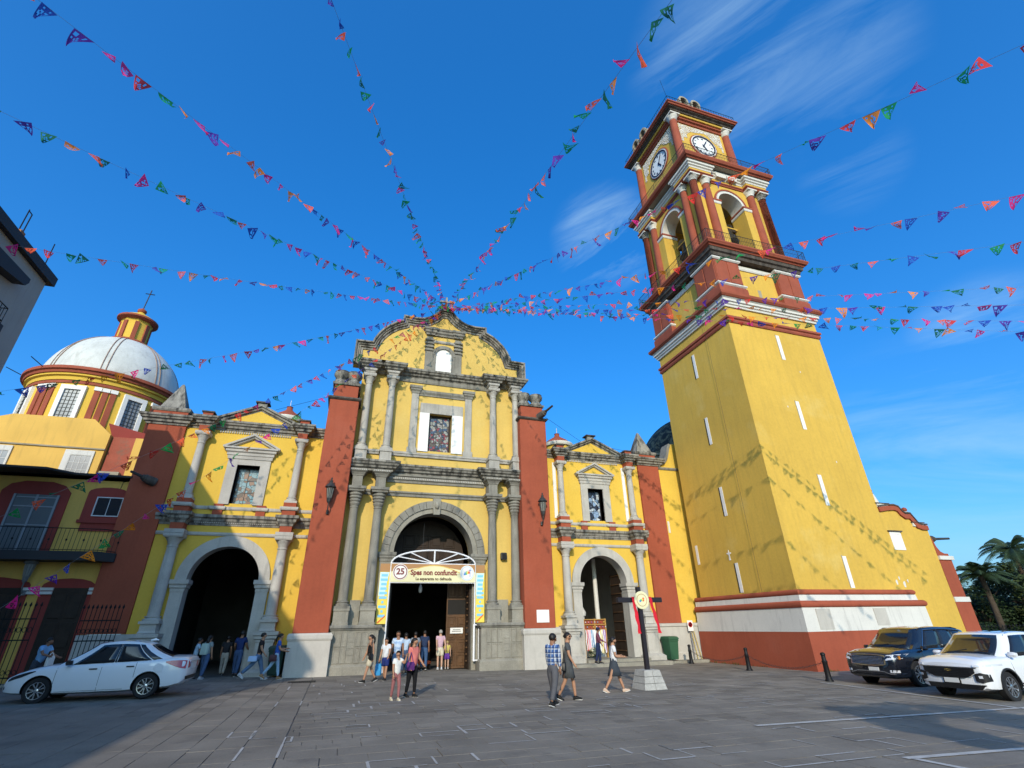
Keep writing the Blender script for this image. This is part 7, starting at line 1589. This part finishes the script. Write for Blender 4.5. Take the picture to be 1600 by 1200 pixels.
def bunting(label, B, sag, A=APEX, ext=1.12, sp=.46, sc=1.0, start=.35):
    A = Vector(A)+Vector((rf.uniform(-.12, .12), rf.uniform(-.12, .0), rf.uniform(-.12, .12))); B = Vector(B); E = A+(B-A)*ext; L = (E-A).length
    t = site('bunting_string', label, 'bunting', tuple(A), 'strings of coloured paper flags fanning out from the portal cross')
    cv = lambda u: A.lerp(E, u)-Vector((0, 0, sag*4*u*(1-u)))
    MB().tube([cv(k/24) for k in range(25)], .0035, 4).obj('cord', plain('cord_grey', (.25, .25, .25), .8) if 'cord_grey' not in MATS else MATS['cord_grey'], t)
    d = (E-A).normalized(); yaw = math.atan2(d.y, d.x); n = int((L-start)/sp)
    for k in range(n):
        u = (start+sp*(k+rf.uniform(-.28, .28)))/L; p = cv(u)
        o = bpy.data.objects.new('flag', rf.choice(FM)[rf.randrange(len(FC))]); COL.objects.link(o); setpar(o, t)
        pitch = math.asin(max(-1, min(1, -(cv(min(1, u+.01))-p).normalized().z)))
        s_ = sc*rf.uniform(.66, 1.0)
        o.matrix_basis = Matrix.Translation(p) @ Matrix.Rotation(yaw+rf.gauss(0, .45), 4, 'Z') @ Matrix.Rotation(pitch*.8, 4, 'Y') @ Matrix.Rotation(rf.uniform(-1.5, .5), 4, 'X') @ Matrix.Rotation(rf.gauss(0, .3), 4, 'Y') @ Matrix.Diagonal((s_*rf.choice((-1, 1)), s_, s_, 1))
    return t
BS = [('string of flags that leaves the picture at its far upper left corner', (-6.1, 7.2, 12.0), .15), ('string of flags that leaves at the left below the corner one', (-8.1, 9.65, 12.0), .35), ('string of flags that reaches the left edge above the grey building', (-10.8, 15.2, 12.4), .2), ('string of flags passing in front of the white dome', (-10.7, 18.0, 9.0), .5),
      ('string of flags sloping down across the left pediment to the house eave', (-8.9, 17.0, 4.85), .45), ('lowest string of flags, down across the left wing window to the house fence', (-8.3, 17.7, 2.75), .35), ('string of flags that leaves the top edge left of the middle', (-1.68, 6.6, 14.0), .15), ('string of flags that leaves the top edge right of the middle', (3.95, 3.45, 11.0), .0),
      ('string of flags passing the clock to the upper right corner', (9.3, 2.2, 10.3), .0), ('uppermost of the strings that leave at the right edge below the clock', (14.29, 4.18, 11.0), .3), ('string of flags second from the top at the right edge beside the belfry', (16.35, 5.31, 11.0), .2), ('string of flags third from the top at the right edge', (21.0, 7.3, 12.0), .15),
      ('string of flags fourth from the top at the right edge', (20.0, 7.2, 11.0), .2), ('string of flags second from the bottom at the right edge', (22.2, 8.2, 11.4), .15), ('lowest of the strings at the right edge across the red cornice', (22.1, 8.35, 11.0), .1)]
for lb, B, sg in BS: bunting(lb, B, sg, ext=1.02 if 'house' in lb else 1.14)
MB_ = MB()
tuft = thing('flag_tuft', 'tuft of bunched coloured flags tied round the foot of the portal cross', 'flags', (4.43, YW-.1, 20.62))
for k in range(16):
    o = link('flag', rf.choice(FM)[rf.randrange(len(FC))], tuft, (rf.uniform(-.45, .45), rf.uniform(-.25, .1), rf.uniform(-.1, .15)), (rf.uniform(-1, 1), rf.uniform(-1, 1), rf.uniform(0, 6)), (.8, .8, .8))
tag(MB().tube([(10.6, 26, 13.6), (14, 27.5, 12.6), (18.2, 27.6, 12.25)], .012, 4).obj('overhead_wire', IRON), 'thin black wire from the right buttress to the pyramid finial', 'wire')
tag(MB().tube([(-1.7, 26.6, 13.6), (-4.6, 27.8, 12.9)], .012, 4).obj('overhead_wire', IRON), 'thin black wire from the left buttress to the left pediment', 'wire')

# ------------------------------------------------------------------ trees, palms, fence and walls on the far right
LEAF = [mat('leaf_dark', (.022, .042, .012), .7, var=.35, vscale=1.2, island=.35, grain=0), mat('leaf_olive', (.055, .075, .018), .7, var=.3, vscale=1, island=.35, grain=0), mat('leaf_bright', (.13, .17, .02), .7, var=.25, vscale=1, island=.3, grain=0)]
PALM = mat('palm_frond_green', (.035, .06, .022), .6, var=.25, island=.3, grain=0); BARK = mat('grey_brown_bark', (.075, .055, .038), .9, var=.3, vscale=5, grain=.3)
rt_ = random.Random(21)
def tree(name, label, x, y, h, cr, n, m, trunk=.2, cz=.62, squash=.75, z=None, group='trees beyond the square'):
    z0 = gz(x)-.1 if z is None else z
    t = site(name, label, 'tree', (x, y, z0), group)
    pts = [(x, y, z0), (x+rt_.uniform(-.2, .2), y, z0+h*.25), (x+rt_.uniform(-.3, .3), y+.1, z0+h*.5), (x, y, z0+h*.72)]
    MB().tube(pts, [trunk, trunk*.8, trunk*.6, trunk*.25], 9).obj('trunk', BARK, t, 'auto')
    for k in range(6):
        a = k*1.05+rt_.random(); p0 = Vector(pts[2])*.6+Vector(pts[1])*.4; e = Vector((x+cr*.7*math.cos(a), y+cr*.7*math.sin(a), z0+h*(.6+.25*rt_.random()))); MB().tube([p0, p0.lerp(e, .5)+Vector((0, 0, .3)), e], [trunk*.45, trunk*.28, trunk*.08], 6).obj('limb', BARK, t, 'auto')
    cl_ = [(Vector((x+cr*.8*rt_.uniform(-1, 1), y+cr*.8*rt_.uniform(-1, 1), z0+h*cz+h*.36*rt_.uniform(-.8, 1))), cr*rt_.uniform(.25, .48)) for _ in range(17)]
    b = MB()
    for _ in range(n):
        c, r = rt_.choice(cl_); v = Vector((rt_.gauss(0, 1), rt_.gauss(0, 1), rt_.gauss(0, 1))).normalized()*r*rt_.uniform(.55, 1.05); v.z *= squash; p = c+v
        s_ = rt_.uniform(.07, .15); u = Vector((rt_.gauss(0, 1), rt_.gauss(0, 1), rt_.gauss(0, .6))).normalized(); w = u.orthogonal().normalized()
        b.add([p-u*s_, p+w*s_*.5, p+u*s_, p-w*s_*.5], [(0, 1, 2, 3)])
    stuff(b.obj('crown', m, t, fix=False)); return t
def palm(label, x, y, h, r, n=30):
    z0 = gz(x)-.1; t = site('palm_tree', label, 'palm', (x, y, z0), 'palms beyond the square')
    MB().tube([(x, y, z0), (x+.1, y, z0+h*.5), (x, y, z0+h-1)], [.24, .19, .16], 10).obj('trunk', BARK, t, 'auto')
    for k in range(n):
        a = 2*PI*k/n*1.618*3; el = rt_.uniform(-.15, 1.15); b = MB(); P0 = Vector((x, y, z0+h-1)); prev = None; m_ = 12
        d = Vector((math.cos(a), math.sin(a), 0))
        ptsf = [P0+d*r*math.cos(el)*(q/m_)*(1-.12*(q/m_)**2)+Vector((0, 0, r*math.sin(el)*(q/m_)-.55*r*(q/m_)**2.2)) for q in range(m_+1)]
        sd = Vector((-d.y, d.x, 0))
        for q in range(1, m_):
            p = ptsf[q]; tg = (ptsf[q+1]-ptsf[q-1]).normalized(); ln = .55*math.sin(PI*min(1, .15+q/m_*.9))+.08
            for s in (-1, 1):
                for e in (0, .5):
                    pp = p.lerp(ptsf[q+1], e); tip = pp+sd*s*ln*.8+tg*ln*.5-Vector((0, 0, ln*.45)); b.add([pp, pp+tg*.10, tip], [(0, 1, 2)])
        b.tube(ptsf, [.03*(1-q/(m_+2)) for q in range(m_+1)], 3)
        stuff(b.obj('frond', PALM, t, fix=False))
    return t
palm('tall palm standing highest behind the far fence', 48.7, 25.5, 8.0, 2.7)
palm('palm with drooping fronds left of the tallest one', 45.2, 26.2, 6.1, 2.5)
palm('palm half hidden behind the evergreen at the right edge', 52.6, 27.0, 7.4, 2.6)
tree('evergreen_tree', 'dark broad evergreen at the right edge behind the fence', 50.5, 26.6, 5.8, 3.0, 8000, LEAF[0])
tree('leafy_tree', 'olive green tree in front of the dark evergreen', 47.4, 24.6, 5.4, 2.0, 5000, LEAF[1], cz=.7)
tree('leafy_tree', 'dark tree beside the red pilaster of the low church wall', 46.2, 27.6, 4.2, 1.8, 4500, LEAF[0])
tree('evergreen_tree', 'dark evergreen close behind the leaning palm trunks', 48.2, 28.6, 5.9, 2.8, 8000, LEAF[0], cz=.55)
tree('young_tree', 'small bright green sapling at the right edge', 43.6, 21.6, 3.3, .8, 900, LEAF[2], .05, .8)
tree('shrub_tree', 'low dark shrub behind the fence on the far right', 50, 31, 4.6, 3.6, 7000, LEAF[0], cz=.5)
tree('shrub_tree', 'dark shrub mass further back on the far right', 58, 33, 5.5, 4.2, 7000, LEAF[0], cz=.5)
# unseen tree, added behind the photographer to shade a patch at the right
tree('added_shade_tree', 'broad unseen tree added behind the camera to shade the square', 8.6, -1.8, 5.4, 1.6, 5000, LEAF[0], .16, .72, .6)
fence('park_fence', 'black iron railing in front of the trees on the far right', [(36.5, 23.2), (49, 22.0)], gz(42)-.05, 1.75, .28, scroll=False)
pw = site('park_wall', 'low weathered wall behind the park fence', 'wall', (46, 34, -.4)); MB().box(38, 62, 36, 36.4, -.6, 3.4).obj('wall', mat('mossy_wall', (.20, .18, .13), .9, var=.3, vscale=.8, blotch=.6, bcol=(.05, .06, .04), bl_scale=.5), pw)
fb = site('far_building', 'grey flat roofed building behind the trees on the far right', 'building', (52, 48, -.4)); MB().box(44, 68, 46, 56, -.6, 7.2).obj('wall', mat('far_grey_wall', (.16, .15, .13), .9, var=.15), fb); MB().box(43.8, 68.2, 45.8, 56, 7.2, 7.5).obj('roof', CHAR, fb)
for k in range(6): MB().box(46+k*3.5, 47.6+k*3.5, 45.95, 46.1, 4.2, 6.0).obj('window', GLASS, fb)
rt2 = random.Random(3); wd = MB()
for _ in range(90):
    x, y = rt2.choice(((rt2.uniform(20.3, 21.2), 19.15), (20.15, rt2.uniform(22, 27)), (20.12, rt2.uniform(24, 27)))); y -= rt2.uniform(0, .1)
    a = rt2.uniform(0, 6.28); s_ = rt2.uniform(.05, .16); wd.add([(x, y, gz(x)), (x+.03, y, gz(x)), (x+s_*.5*math.cos(a), y+s_*.5*math.sin(a), gz(x)+s_)], [(0, 1, 2)])
stuff(wd.obj('weeds', LEAF[1], None, fix=False))
